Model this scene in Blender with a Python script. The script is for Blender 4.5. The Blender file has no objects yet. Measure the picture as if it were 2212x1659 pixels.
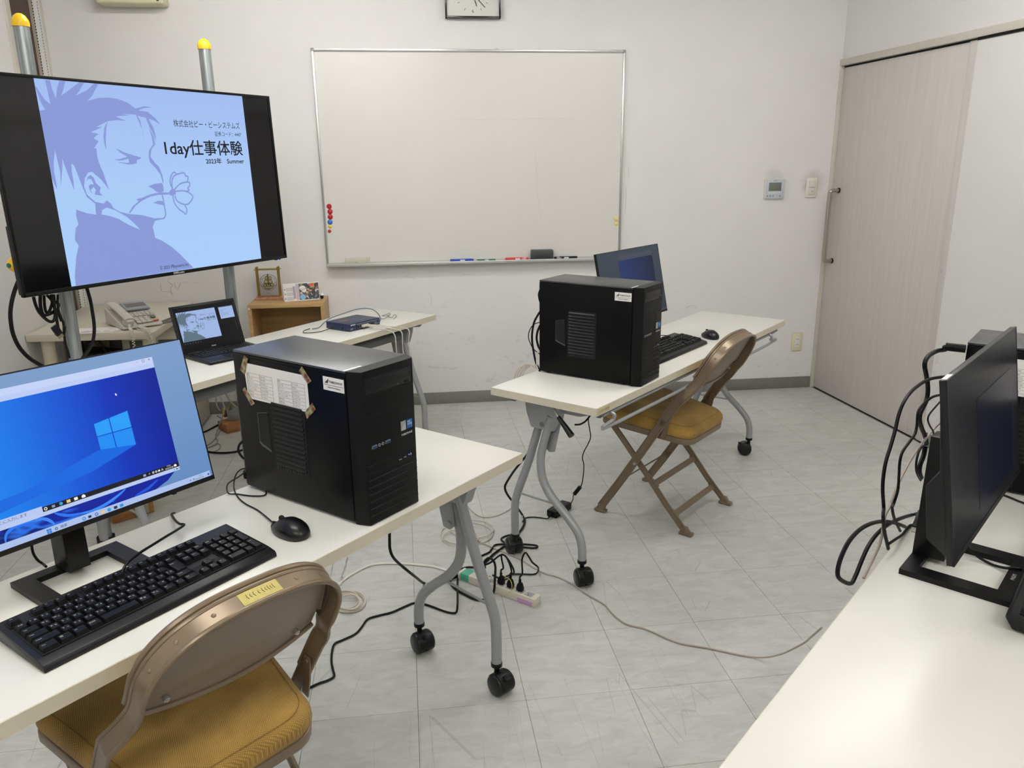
import bpy, bmesh, math, random
from mathutils import Vector, Matrix
random.seed(7)
R = math.radians
SC = bpy.context.scene
COL = SC.collection

# ---------------------------------------------------------------- camera
CAM_LOC = Vector((0.0219, -1.8516, 1.4489))
YAW, PITCH, ROLL = R(7.6369), R(15.7954), R(-0.6146)
FPX = 1695.8
fwd = Vector((math.sin(YAW) * math.cos(PITCH), math.cos(YAW) * math.cos(PITCH), -math.sin(PITCH)))
rgt0 = Vector((math.cos(YAW), -math.sin(YAW), 0))
up0 = rgt0.cross(fwd)
rgt = math.cos(ROLL) * rgt0 + math.sin(ROLL) * up0
upv = -math.sin(ROLL) * rgt0 + math.cos(ROLL) * up0
cd = bpy.data.cameras.new('camera')
cam = bpy.data.objects.new('camera', cd)
COL.objects.link(cam)
M = Matrix((rgt, upv, -fwd)).transposed().to_4x4()
M.translation = CAM_LOC
cam.matrix_world = M
cd.sensor_width = 36.0
cd.lens = FPX / 2212 * 36.0
cd.clip_start = 0.02
SC.camera = cam

# ---------------------------------------------------------------- world, lights, exposure
SC.view_settings.view_transform = 'Standard'
SC.view_settings.look = 'None'
SC.view_settings.gamma = 1.0
SC.view_settings.use_curve_mapping = False
SC.view_settings.exposure = 0.0
wo = bpy.data.worlds.new('world'); SC.world = wo; wo.use_nodes = True
wo.node_tree.nodes['Background'].inputs[0].default_value = (0.9, 0.93, 1, 1)
wo.node_tree.nodes['Background'].inputs[1].default_value = 0.25
CEIL = 2.66
TUBE_E = 44.0
FIX = [(-0.45, 1.45, 4.0), (-0.45, -0.55, 4.0), (-0.45, -2.6, 4.0), (1.6, 0.9, 4.0), (1.6, -2.3, 4.0)]
for fx, fy, pw in FIX:
    ld = bpy.data.lights.new('fixture_light', 'AREA'); ld.shape = 'RECTANGLE'
    ld.size = 1.18; ld.size_y = 0.22; ld.energy = pw; ld.color = (1.0, 0.995, 0.98)
    lo = bpy.data.objects.new('fixture_light', ld); COL.objects.link(lo)
    lo.location = (fx, fy, CEIL - 0.095)

# ---------------------------------------------------------------- geometry of the room (metres)
WY = 2.8586; WA = R(-0.83845); WB = R(1.43816)
WD = Vector((math.cos(WA), math.sin(WA), 0))          # along the back wall, to the right
WN = Vector((-math.sin(WA), math.cos(WA), 0))         # out of the room through the back wall
WO = Vector((0, WY, 0))
SD = Vector((math.sin(WB), -math.cos(WB), 0))         # along the side walls, towards the camera
SN = Vector((math.cos(WB), math.sin(WB), 0))          # to the right through the right wall
CR = WO + 2.639 * WD
CL = WO - 1.785 * WD
ROOML = 7.2

def ray(px, py):
    return rgt * ((px - 1106) / FPX) - upv * ((py - 829.5) / FPX) + fwd
def on_z(px, py, h=0.0):
    d = ray(px, py); return CAM_LOC + d * ((h - CAM_LOC.z) / d.z)
def on_plane(px, py, o, n):
    d = ray(px, py); return CAM_LOC + d * ((Vector(o) - CAM_LOC).dot(n) / d.dot(n))

# ---------------------------------------------------------------- materials
def lin(h):
    h = h.lstrip('#'); c = [int(h[i:i + 2], 16) / 255 for i in (0, 2, 4)]
    return tuple((x / 12.92 if x <= 0.04045 else ((x + 0.055) / 1.055) ** 2.4) for x in c) + (1,)
MATS = {}
def mat(name, col, rough=0.5, metal=0.0, spec=0.5, noise=0.0, nscale=20.0, bump=0.0, bscale=60.0, coat=0.0):
    if name in MATS: return MATS[name]
    m = bpy.data.materials.new(name); m.use_nodes = True; nt = m.node_tree; N = nt.nodes; L = nt.links
    b = N['Principled BSDF']; c = lin(col) if isinstance(col, str) else col
    b.inputs['Base Color'].default_value = c; b.inputs['Roughness'].default_value = rough
    b.inputs['Metallic'].default_value = metal; b.inputs['Specular IOR Level'].default_value = spec
    b.inputs['Coat Weight'].default_value = coat
    tc = N.new('ShaderNodeTexCoord')
    if noise:
        n = N.new('ShaderNodeTexNoise'); n.inputs['Scale'].default_value = nscale; n.inputs['Detail'].default_value = 4
        L.new(tc.outputs['Object'], n.inputs['Vector'])
        mx = N.new('ShaderNodeMix'); mx.data_type = 'RGBA'; mx.blend_type = 'MULTIPLY'; mx.inputs[0].default_value = 1
        rp = N.new('ShaderNodeMapRange'); rp.inputs['From Min'].default_value = .3; rp.inputs['From Max'].default_value = .7
        rp.inputs['To Min'].default_value = 1 - noise; rp.inputs['To Max'].default_value = 1 + noise
        L.new(n.outputs['Fac'], rp.inputs['Value'])
        cb = N.new('ShaderNodeCombineColor')
        for i in range(3): L.new(rp.outputs[0], cb.inputs[i])
        mx.inputs[6].default_value = c; L.new(cb.outputs[0], mx.inputs[7]); L.new(mx.outputs[2], b.inputs['Base Color'])
    if bump:
        n = N.new('ShaderNodeTexNoise'); n.inputs['Scale'].default_value = bscale; n.inputs['Detail'].default_value = 3
        L.new(tc.outputs['Object'], n.inputs['Vector'])
        bp = N.new('ShaderNodeBump'); bp.inputs['Strength'].default_value = bump; bp.inputs['Distance'].default_value = .002
        L.new(n.outputs['Fac'], bp.inputs['Height']); L.new(bp.outputs[0], b.inputs['Normal'])
    MATS[name] = m
    return m
def glow(name, col, s=1.0, rough=0.25):
    """a lit patch of a display: emits, and is glossy like the panel"""
    if name in MATS: return MATS[name]
    m = bpy.data.materials.new(name); m.use_nodes = True; b = m.node_tree.nodes['Principled BSDF']
    b.inputs['Base Color'].default_value = (0.01, 0.01, 0.01, 1); b.inputs['Roughness'].default_value = rough
    b.inputs['Specular IOR Level'].default_value = 0.08
    b.inputs['Emission Color'].default_value = lin(col) if isinstance(col, str) else col
    b.inputs['Emission Strength'].default_value = s
    MATS[name] = m
    return m

def wall_mat(name, base):
    m = bpy.data.materials.new(name); m.use_nodes = True; nt = m.node_tree; N = nt.nodes; L = nt.links
    b = N['Principled BSDF']; b.inputs['Roughness'].default_value = .75; b.inputs['Specular IOR Level'].default_value = .25
    g = N.new('ShaderNodeNewGeometry')
    n1 = N.new('ShaderNodeTexNoise'); n1.inputs['Scale'].default_value = 1.6; n1.inputs['Detail'].default_value = 6; n1.inputs['Roughness'].default_value = .65
    L.new(g.outputs['Position'], n1.inputs['Vector'])
    r1 = N.new('ShaderNodeValToRGB'); r1.color_ramp.elements[0].position = .3; r1.color_ramp.elements[1].position = .75
    c = lin(base); r1.color_ramp.elements[0].color = tuple(x * .93 for x in c[:3]) + (1,); r1.color_ramp.elements[1].color = c
    L.new(n1.outputs['Fac'], r1.inputs['Fac'])
    # scuffs: short faint streaks, stronger low on the wall where chairs rub
    mp = N.new('ShaderNodeMapping'); mp.inputs['Scale'].default_value = (5, 5, 13); L.new(g.outputs['Position'], mp.inputs['Vector'])
    n2 = N.new('ShaderNodeTexNoise'); n2.inputs['Scale'].default_value = 2.2; n2.inputs['Detail'].default_value = 8; n2.inputs['Roughness'].default_value = .7
    L.new(mp.outputs[0], n2.inputs['Vector'])
    r2 = N.new('ShaderNodeValToRGB'); e = r2.color_ramp.elements
    e[0].position = .36; e[0].color = (1, 1, 1, 1); e[1].position = .40; e[1].color = (0, 0, 0, 1)
    L.new(n2.outputs['Fac'], r2.inputs['Fac'])
    sp = N.new('ShaderNodeSeparateXYZ'); L.new(g.outputs['Position'], sp.inputs[0])
    hz = N.new('ShaderNodeMapRange'); hz.inputs['From Min'].default_value = .9; hz.inputs['From Max'].default_value = .25
    hz.inputs['To Min'].default_value = 0.0; hz.inputs['To Max'].default_value = .22
    L.new(sp.outputs['Z'], hz.inputs['Value'])
    mu = N.new('ShaderNodeMath'); mu.operation = 'MULTIPLY'; L.new(r2.outputs[0], mu.inputs[0]); L.new(hz.outputs[0], mu.inputs[1])
    mx = N.new('ShaderNodeMix'); mx.data_type = 'RGBA'; L.new(mu.outputs[0], mx.inputs[0])
    L.new(r1.outputs[0], mx.inputs[6]); mx.inputs[7].default_value = lin('#8d8a80')
    last = mx.outputs[2]
    # hand grime around the light switch and above the room controller
    for (u, z_, r_, k_) in ((2.525, 1.315, .085, .42), (2.500, 1.285, .060, .30), (2.27, 1.345, .075, .26)):
        pt = WO + WD * u; pt = Vector((pt.x, pt.y, z_))
        ds = N.new('ShaderNodeVectorMath'); ds.operation = 'DISTANCE'; L.new(g.outputs['Position'], ds.inputs[0]); ds.inputs[1].default_value = pt
        gn = N.new('ShaderNodeTexNoise'); gn.inputs['Scale'].default_value = 22; gn.inputs['Detail'].default_value = 4; L.new(g.outputs['Position'], gn.inputs['Vector'])
        ad = N.new('ShaderNodeMath'); ad.operation = 'MULTIPLY_ADD'; ad.inputs[1].default_value = .07; L.new(gn.outputs['Fac'], ad.inputs[0]); L.new(ds.outputs['Value'], ad.inputs[2])
        ml = N.new('ShaderNodeMapRange'); ml.interpolation_type = 'SMOOTHSTEP'; ml.inputs['From Min'].default_value = r_ + .045; ml.inputs['From Max'].default_value = r_ * .55; ml.inputs['To Min'].default_value = 0; ml.inputs['To Max'].default_value = k_
        L.new(ad.outputs[0], ml.inputs['Value'])
        q = N.new('ShaderNodeMix'); q.data_type = 'RGBA'; L.new(ml.outputs[0], q.inputs[0]); L.new(last, q.inputs[6]); q.inputs[7].default_value = lin('#8f8e84'); last = q.outputs[2]
    L.new(last, b.inputs['Base Color'])
    bn = N.new('ShaderNodeTexNoise'); bn.inputs['Scale'].default_value = 160; bn.inputs['Detail'].default_value = 2
    L.new(g.outputs['Position'], bn.inputs['Vector'])
    bp = N.new('ShaderNodeBump'); bp.inputs['Strength'].default_value = .12; bp.inputs['Distance'].default_value = .001
    L.new(bn.outputs['Fac'], bp.inputs['Height']); L.new(bp.outputs[0], b.inputs['Normal'])
    MATS[name] = m; return m

def floor_mat():
    m = bpy.data.materials.new('vinyl_tile'); m.use_nodes = True; nt = m.node_tree; N = nt.nodes; L = nt.links
    b = N['Principled BSDF']; b.inputs['Roughness'].default_value = .33; b.inputs['Specular IOR Level'].default_value = .42
    g = N.new('ShaderNodeNewGeometry'); oi = N.new('ShaderNodeObjectInfo')
    mp = N.new('ShaderNodeMapping'); mp.inputs['Scale'].default_value = (1, 2.6, 1); L.new(g.outputs['Position'], mp.inputs['Vector'])
    n1 = N.new('ShaderNodeTexNoise'); n1.inputs['Scale'].default_value = 9; n1.inputs['Detail'].default_value = 9; n1.inputs['Roughness'].default_value = .68; n1.inputs['Distortion'].default_value = .8
    L.new(mp.outputs[0], n1.inputs['Vector'])
    r1 = N.new('ShaderNodeValToRGB'); e = r1.color_ramp.elements
    e[0].position = .3; e[0].color = lin('#b3b3ae'); e[1].position = .68; e[1].color = lin('#c9c9c4')
    L.new(n1.outputs['Fac'], r1.inputs['Fac'])
    mp2 = N.new('ShaderNodeMapping'); mp2.inputs['Scale'].default_value = (1, 4.5, 1); mp2.inputs['Rotation'].default_value = (0, 0, .12); L.new(g.outputs['Position'], mp2.inputs['Vector'])
    n2 = N.new('ShaderNodeTexNoise'); n2.inputs['Scale'].default_value = 17; n2.inputs['Detail'].default_value = 8; n2.inputs['Roughness'].default_value = .75; n2.inputs['Distortion'].default_value = 1.6
    L.new(mp2.outputs[0], n2.inputs['Vector'])
    r2 = N.new('ShaderNodeValToRGB'); e = r2.color_ramp.elements
    e[0].position = .34; e[0].color = (.62, .62, .62, 1); e[1].position = .41; e[1].color = (1, 1, 1, 1)
    L.new(n2.outputs['Fac'], r2.inputs['Fac'])
    mx = N.new('ShaderNodeMix'); mx.data_type = 'RGBA'; mx.blend_type = 'MULTIPLY'; mx.inputs[0].default_value = .34
    L.new(r1.outputs[0], mx.inputs[6]); L.new(r2.outputs[0], mx.inputs[7])
    # scratches: thin dark hairlines in several directions
    last = mx.outputs[2]
    for k, (ang, sc) in enumerate(((.5, 6), (1.9, 5), (2.6, 7))):
        mq = N.new('ShaderNodeMapping'); mq.inputs['Rotation'].default_value = (0, 0, ang); mq.inputs['Scale'].default_value = (sc, sc * .09, 1); mq.inputs['Location'].default_value = (k * 3.1, k * 1.7, 0)
        L.new(g.outputs['Position'], mq.inputs['Vector'])
        nv = N.new('ShaderNodeTexVoronoi'); nv.feature = 'DISTANCE_TO_EDGE'; nv.inputs['Scale'].default_value = 1.0; L.new(mq.outputs[0], nv.inputs['Vector'])
        lt = N.new('ShaderNodeMath'); lt.operation = 'LESS_THAN'; lt.inputs[1].default_value = .0028; L.new(nv.outputs[0], lt.inputs[0])
        nm = N.new('ShaderNodeTexNoise'); nm.inputs['Scale'].default_value = 2.3 + k; L.new(g.outputs['Position'], nm.inputs['Vector'])
        gt = N.new('ShaderNodeMath'); gt.operation = 'GREATER_THAN'; gt.inputs[1].default_value = .56; L.new(nm.outputs['Fac'], gt.inputs[0])
        mm = N.new('ShaderNodeMath'); mm.operation = 'MULTIPLY'; L.new(lt.outputs[0], mm.inputs[0]); L.new(gt.outputs[0], mm.inputs[1])
        m2 = N.new('ShaderNodeMath'); m2.operation = 'MULTIPLY'; m2.inputs[1].default_value = .24; L.new(mm.outputs[0], m2.inputs[0])
        q = N.new('ShaderNodeMix'); q.data_type = 'RGBA'; L.new(m2.outputs[0], q.inputs[0]); L.new(last, q.inputs[6]); q.inputs[7].default_value = lin('#6f6f6b')
        last = q.outputs[2]
    rr = N.new('ShaderNodeMapRange'); rr.inputs['To Min'].default_value = .975; rr.inputs['To Max'].default_value = 1.02
    L.new(oi.outputs['Random'], rr.inputs['Value'])
    cb = N.new('ShaderNodeCombineColor')
    for i in range(3): L.new(rr.outputs[0], cb.inputs[i])
    mz = N.new('ShaderNodeMix'); mz.data_type = 'RGBA'; mz.blend_type = 'MULTIPLY'; mz.inputs[0].default_value = 1
    L.new(last, mz.inputs[6]); L.new(cb.outputs[0], mz.inputs[7]); L.new(mz.outputs[2], b.inputs['Base Color'])
    n3 = N.new('ShaderNodeTexNoise'); n3.inputs['Scale'].default_value = 9; n3.inputs['Detail'].default_value = 5; L.new(g.outputs['Position'], n3.inputs['Vector'])
    rg = N.new('ShaderNodeMapRange'); rg.inputs['To Min'].default_value = .24; rg.inputs['To Max'].default_value = .46; L.new(n3.outputs['Fac'], rg.inputs['Value']); L.new(rg.outputs[0], b.inputs['Roughness'])
    MATS['vinyl_tile'] = m; return m

def wood_mat(name, c0, c1, sc=(1, 14, 14), rough=.45, rot=(0, 0, 0)):
    m = bpy.data.materials.new(name); m.use_nodes = True; nt = m.node_tree; N = nt.nodes; L = nt.links
    b = N['Principled BSDF']; b.inputs['Roughness'].default_value = rough
    tc = N.new('ShaderNodeTexCoord'); mp = N.new('ShaderNodeMapping'); mp.inputs['Scale'].default_value = sc; mp.inputs['Rotation'].default_value = rot
    L.new(tc.outputs['Object'], mp.inputs['Vector'])
    n = N.new('ShaderNodeTexNoise'); n.inputs['Scale'].default_value = 4; n.inputs['Detail'].default_value = 6; n.inputs['Distortion'].default_value = .4
    L.new(mp.outputs[0], n.inputs['Vector'])
    r = N.new('ShaderNodeValToRGB'); r.color_ramp.elements[0].position = .35; r.color_ramp.elements[1].position = .65
    r.color_ramp.elements[0].color = lin(c0); r.color_ramp.elements[1].color = lin(c1)
    L.new(n.outputs['Fac'], r.inputs['Fac']); L.new(r.outputs[0], b.inputs['Base Color'])
    MATS[name] = m; return m

def weave_mat(name, c0, c1):
    m = bpy.data.materials.new(name); m.use_nodes = True; nt = m.node_tree; N = nt.nodes; L = nt.links
    b = N['Principled BSDF']; b.inputs['Roughness'].default_value = .85; b.inputs['Specular IOR Level'].default_value = .2
    b.inputs['Sheen Weight'].default_value = .12
    tc = N.new('ShaderNodeTexCoord')
    ws = []
    for rot in (0, R(90)):
        mp = N.new('ShaderNodeMapping'); mp.inputs['Rotation'].default_value = (0, 0, rot + R(20)); L.new(tc.outputs['Object'], mp.inputs['Vector'])
        w = N.new('ShaderNodeTexWave'); w.inputs['Scale'].default_value = 95; w.inputs['Distortion'].default_value = .6; w.inputs['Detail'].default_value = 1
        L.new(mp.outputs[0], w.inputs['Vector']); ws.append(w)
    mu = N.new('ShaderNodeMath'); mu.operation = 'MULTIPLY'; L.new(ws[0].outputs['Fac'], mu.inputs[0]); L.new(ws[1].outputs['Fac'], mu.inputs[1])
    n = N.new('ShaderNodeTexNoise'); n.inputs['Scale'].default_value = 9; n.inputs['Detail'].default_value = 5; L.new(tc.outputs['Object'], n.inputs['Vector'])
    ad = N.new('ShaderNodeMath'); ad.operation = 'MULTIPLY_ADD'; ad.inputs[1].default_value = .55; L.new(mu.outputs[0], ad.inputs[0]); L.new(n.outputs['Fac'], ad.inputs[2])
    r = N.new('ShaderNodeValToRGB'); r.color_ramp.elements[0].position = .35; r.color_ramp.elements[1].position = .95
    r.color_ramp.elements[0].color = lin(c0); r.color_ramp.elements[1].color = lin(c1)
    L.new(ad.outputs[0], r.inputs['Fac']); L.new(r.outputs[0], b.inputs['Base Color'])
    bp = N.new('ShaderNodeBump'); bp.inputs['Strength'].default_value = .5; bp.inputs['Distance'].default_value = .0008
    L.new(mu.outputs[0], bp.inputs['Height']); L.new(bp.outputs[0], b.inputs['Normal'])
    MATS[name] = m; return m

def galv_mat():
    m = bpy.data.materials.new('galvanised_steel'); m.use_nodes = True; nt = m.node_tree; N = nt.nodes; L = nt.links
    b = N['Principled BSDF']; b.inputs['Metallic'].default_value = .75; b.inputs['Roughness'].default_value = .38
    tc = N.new('ShaderNodeTexCoord'); mp = N.new('ShaderNodeMapping'); mp.inputs['Scale'].default_value = (70, 70, 3.5); L.new(tc.outputs['Object'], mp.inputs['Vector'])
    n = N.new('ShaderNodeTexNoise'); n.inputs['Scale'].default_value = 1; n.inputs['Detail'].default_value = 5; L.new(mp.outputs[0], n.inputs['Vector'])
    r = N.new('ShaderNodeValToRGB'); r.color_ramp.elements[0].position = .3; r.color_ramp.elements[1].position = .7
    r.color_ramp.elements[0].color = lin('#6f7576'); r.color_ramp.elements[1].color = lin('#b4b9b8')
    L.new(n.outputs['Fac'], r.inputs['Fac']); L.new(r.outputs[0], b.inputs['Base Color'])
    MATS['galvanised_steel'] = m; return m

WALL = wall_mat('wall_paint', '#e3e1de')
FLOOR = floor_mat()
GROUT = mat('tile_joint', '#7d7d77', .8)
CEILM = mat('ceiling_board', '#e6e5e0', .8, noise=.03, nscale=50)
VINYL = mat('baseboard_vinyl', '#76766f', .5, noise=.05)
CREAM = mat('cream_painted_trim', '#c6c1b5', .5, noise=.03)
BROWN = mat('dark_brown_panel', '#4e3a35', .6, noise=.06)
BEIGE = mat('beige_stitched_edge', '#9c9384', .7, noise=.05)
DOORM = wood_mat('pale_pinkish_door_laminate', '#c8c1bc', '#cdc7c2', sc=(14, 14, .6), rough=.5)
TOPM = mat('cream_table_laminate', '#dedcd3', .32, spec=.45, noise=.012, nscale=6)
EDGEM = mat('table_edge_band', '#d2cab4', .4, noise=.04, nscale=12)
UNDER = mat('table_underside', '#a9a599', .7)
STEEL = mat('grey_powder_coat', '#9a9c9d', .36, metal=.25, noise=.03, nscale=40)
DSTEEL = mat('dark_grey_steel', '#6c6e6f', .42, metal=.25)
CHROME = mat('chrome', '#c9c9c7', .15, metal=1)
BLK = mat('black_plastic', '#09090a', .42, spec=.28, noise=.1)
BLK2 = mat('black_satin_plastic', '#0d0d0f', .32, spec=.4)
BLKG = mat('black_gloss', '#0b0c0e', .12)
RUB = mat('black_rubber', '#060607', .5, spec=.25)
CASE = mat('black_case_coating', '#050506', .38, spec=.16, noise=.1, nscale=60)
CASETOP_LIT = mat('black_case_lit_top', '#26272a', .36, spec=.95)  # same coating as the sides, painted lighter for the light falling on top
SLAT = mat('black_slat_paint', '#0b0c0d', .38, spec=.25)
CASEF = mat('black_case_front', '#0a0b0c', .42, spec=.2)
DARK = mat('deep_black_recess', '#030304', .8)
GREYKEY = mat('keycap_black', '#0b0b0c', .48, spec=.25)
LEG = mat('white_print', '#e6e6e2', .6)
PRINT = mat('black_print', '#17171a', .6)
WHITEP = mat('white_paper', '#e9e6e2', .7)
CHB = mat('bronze_painted_steel', '#7e6d58', .34, metal=.35, noise=.06, nscale=18)
CHD = mat('bronze_panel', '#7f7161', .45, metal=.2, noise=.05, nscale=9)
FAB = weave_mat('mustard_woven_fabric', '#7f6330', '#bd9850')
GALV = galv_mat()
YEL = mat('yellow_plastic', '#f0c11c', .35)
CABW = mat('beige_cable_sheath', '#c9c0b2', .5)
CABWH = mat('white_cable_sheath', '#dedbd0', .5)
OAK = wood_mat('light_oak_veneer', '#a98658', '#bd9a68', sc=(1, 12, 12))
OAK_SHADE = wood_mat('light_oak_shaded', '#99753f', '#a5824e', sc=(1, 12, 12))  # same oak, darkened to paint in the shade inside the shelf box
BLOCK = wood_mat('raw_pine', '#8a5a30', '#a8753f', sc=(2, 10, 10))
ALU = mat('brushed_aluminium', '#c3c3c1', .3, metal=.85)
CRM = mat('cream_plastic', '#dcd8ca', .4)
YELC = mat('aged_cream_plastic', '#d6d0ae', .45)
BRASS = mat('brass', '#a88b4a', .28, metal=.9)

# ---------------------------------------------------------------- mesh helpers
class MB:
    def __init__(s): s.bm = bmesh.new()
    def _xf(s, vs, mx):
        if mx is not None: bmesh.ops.transform(s.bm, matrix=mx, verts=vs)
    def box(s, x0, x1, y0, y1, z0, z1, r=0.0, seg=2, mx=None):
        bm2 = bmesh.new()
        g = bmesh.ops.create_cube(bm2, size=1)
        for v in g['verts']:
            v.co = Vector((x0 + (v.co.x + .5) * (x1 - x0), y0 + (v.co.y + .5) * (y1 - y0), z0 + (v.co.z + .5) * (z1 - z0)))
        if r: bmesh.ops.bevel(bm2, geom=list(bm2.edges), offset=r, segments=seg, profile=.5, affect='EDGES')
        s._merge(bm2, mx); return s
    def _merge(s, bm2, mx=None):
        if mx is not None: bmesh.ops.transform(bm2, matrix=mx, verts=list(bm2.verts))
        me = bpy.data.meshes.new('tmp'); bm2.to_mesh(me); bm2.free(); s.bm.from_mesh(me); bpy.data.meshes.remove(me)
    def poly(s, pts):
        vs = [s.bm.verts.new(Vector(p)) for p in pts]
        try: s.bm.faces.new(vs)
        except ValueError: pass
        return s
    def prism(s, pts, a, b, axis='z', r=0.0, seg=2, mx=None, flat_r=False):
        """pts 2-D, extruded from a to b along axis"""
        bm2 = bmesh.new()
        def P3(p, t):
            return {'z': (p[0], p[1], t), 'y': (p[0], t, p[1]), 'x': (t, p[0], p[1])}[axis]
        lo = [bm2.verts.new(P3(p, a)) for p in pts]; hi = [bm2.verts.new(P3(p, b)) for p in pts]
        f0 = bm2.faces.new(lo[::-1]); f1 = bm2.faces.new(hi); n = len(pts)
        for i in range(n): bm2.faces.new((lo[i], lo[(i + 1) % n], hi[(i + 1) % n], hi[i]))
        bmesh.ops.recalc_face_normals(bm2, faces=bm2.faces)
        if r:
            es = list(f0.edges) + list(f1.edges) if flat_r else list(bm2.edges)
            bmesh.ops.bevel(bm2, geom=es, offset=r, segments=seg, profile=.5, affect='EDGES')
        s._merge(bm2, mx); return s
    def tube(s, pts, r, n=8, smooth=0, cap=True, closed=False, radii=None):
        P = [Vector(p) for p in pts]
        if smooth: P = catmull(P, smooth, closed)
        m = len(P)
        if m < 2: return s
        T = []
        for i in range(m):
            a = P[(i - 1) % m] if (closed or i > 0) else P[i]; b = P[(i + 1) % m] if (closed or i < m - 1) else P[i]
            t = (b - a); T.append(t.normalized() if t.length > 1e-9 else Vector((0, 0, 1)))
        nrm = T[0].orthogonal().normalized(); rings = []
        for i in range(m):
            nrm = (nrm - T[i] * nrm.dot(T[i]))
            nrm = nrm.normalized() if nrm.length > 1e-6 else T[i].orthogonal().normalized()
            bn = T[i].cross(nrm); rr = radii[i * (len(radii) - 1) // max(1, m - 1)] if radii else r
            rings.append([s.bm.verts.new(P[i] + (nrm * math.cos(2 * math.pi * k / n) + bn * math.sin(2 * math.pi * k / n)) * rr) for k in range(n)])
        for i in range(m if closed else m - 1):
            A, B = rings[i], rings[(i + 1) % m]
            for k in range(n): s.bm.faces.new((A[k], A[(k + 1) % n], B[(k + 1) % n], B[k]))
        if cap and not closed:
            s.bm.faces.new(rings[0][::-1]); s.bm.faces.new(rings[-1])
        return s
    def sweep(s, pts, sect, side=None, smooth=0, cap=True, upf=None):
        """section sect [(a,b)] swept; a along 'side' hint vector, b along T x side"""
        P = [Vector(p) for p in pts]
        if smooth: P = catmull(P, smooth)
        m = len(P); rings = []
        for i in range(m):
            a = P[max(i - 1, 0)]; b = P[min(i + 1, m - 1)]; t = (b - a).normalized()
            sd = Vector(upf(i / (m - 1)) if upf else side); sd = (sd - t * sd.dot(t)).normalized(); bn = t.cross(sd)
            rings.append([s.bm.verts.new(P[i] + sd * q[0] + bn * q[1]) for q in sect])
        n = len(sect)
        for i in range(m - 1):
            A, B = rings[i], rings[i + 1]
            for k in range(n): s.bm.faces.new((A[k], A[(k + 1) % n], B[(k + 1) % n], B[k]))
        if cap: s.bm.faces.new(rings[0][::-1]); s.bm.faces.new(rings[-1])
        return s
    def cyl(s, p0, p1, r, n=16, r2=None):
        p0, p1 = Vector(p0), Vector(p1); d = p1 - p0
        bm2 = bmesh.new()
        bmesh.ops.create_cone(bm2, cap_ends=True, segments=n, radius1=r, radius2=r if r2 is None else r2, depth=d.length)
        q = Vector((0, 0, 1)).rotation_difference(d.normalized()).to_matrix().to_4x4(); q.translation = (p0 + p1) / 2
        s._merge(bm2, q); return s
    def ring(s, c, r0, r1, n=24, mx=None, thick=0.0):
        bm2 = bmesh.new(); A = []; B = []
        for k in range(n):
            a = 2 * math.pi * k / n
            A.append(bm2.verts.new((c[0] + r0 * math.cos(a), c[1] + r0 * math.sin(a), c[2]))); B.append(bm2.verts.new((c[0] + r1 * math.cos(a), c[1] + r1 * math.sin(a), c[2])))
        for k in range(n): bm2.faces.new((A[k], B[k], B[(k + 1) % n], A[(k + 1) % n]))
        s._merge(bm2, mx); return s
    def lathe(s, prof, n=20, mx=None):
        bm2 = bmesh.new(); rings = []
        for (r, z) in prof:
            if r < 1e-6: rings.append([bm2.verts.new((0, 0, z))])
            else: rings.append([bm2.verts.new((r * math.cos(2 * math.pi * k / n), r * math.sin(2 * math.pi * k / n), z)) for k in range(n)])
        for A, B in zip(rings, rings[1:]):
            for k in range(n):
                a = A[k % len(A)]; b = A[(k + 1) % len(A)]; c = B[(k + 1) % len(B)]; d = B[k % len(B)]
                vs = []
                for v in (a, b, c, d):
                    if v not in vs: vs.append(v)
                if len(vs) > 2: bm2.faces.new(vs)
        bmesh.ops.recalc_face_normals(bm2, faces=bm2.faces)
        s._merge(bm2, mx); return s
    def text(s, txt, size, mx, align='LEFT', valign='TOP_BASELINE', xs=1.0, bold=0.0, fit=None):
        cu = bpy.data.curves.new('t', 'FONT'); cu.body = txt; cu.size = size; cu.align_x = align; cu.align_y = valign
        cu.resolution_u = 3; cu.offset = bold
        ob = bpy.data.objects.new('t', cu); COL.objects.link(ob)
        bpy.context.view_layer.update()
        me = bpy.data.meshes.new_from_object(ob.evaluated_get(bpy.context.evaluated_depsgraph_get()))
        bm2 = bmesh.new(); bm2.from_mesh(me)
        if fit:
            w_ = max(v.co.x for v in bm2.verts) - min(v.co.x for v in bm2.verts); xs = fit / w_
        for v in bm2.verts: v.co.x *= xs
        s._merge(bm2, mx)
        bpy.data.objects.remove(ob); bpy.data.curves.remove(cu); bpy.data.meshes.remove(me)
        return s
    def grid(s, f, nu, nv, closed_u=False):
        V = [[s.bm.verts.new(Vector(f(i / nu, j / nv))) for j in range(nv + 1)] for i in range(nu if closed_u else nu + 1)]
        for i in range(nu):
            for j in range(nv):
                a = V[i][j]; b = V[(i + 1) % len(V)][j]; c = V[(i + 1) % len(V)][j + 1]; d = V[i][j + 1]
                s.bm.faces.new((a, b, c, d))
        return s
    def build(s, name, m, parent=None, smooth=35, mesh_only=False, origin=None):
        me = bpy.data.meshes.new(name)
        bmesh.ops.remove_doubles(s.bm, verts=s.bm.verts, dist=1e-6)
        bmesh.ops.recalc_face_normals(s.bm, faces=s.bm.faces)
        if origin is not None: bmesh.ops.translate(s.bm, verts=s.bm.verts, vec=-Vector(origin))
        s.bm.to_mesh(me); s.bm.free()
        me.materials.append(m)
        if smooth:
            me.polygons.foreach_set('use_smooth', [True] * len(me.polygons)); me.set_sharp_from_angle(angle=R(smooth))
        ob = bpy.data.objects.new(name, me); COL.objects.link(ob)
        if parent is not None: ob.parent = parent
        if origin is not None: ob.location = origin
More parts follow.
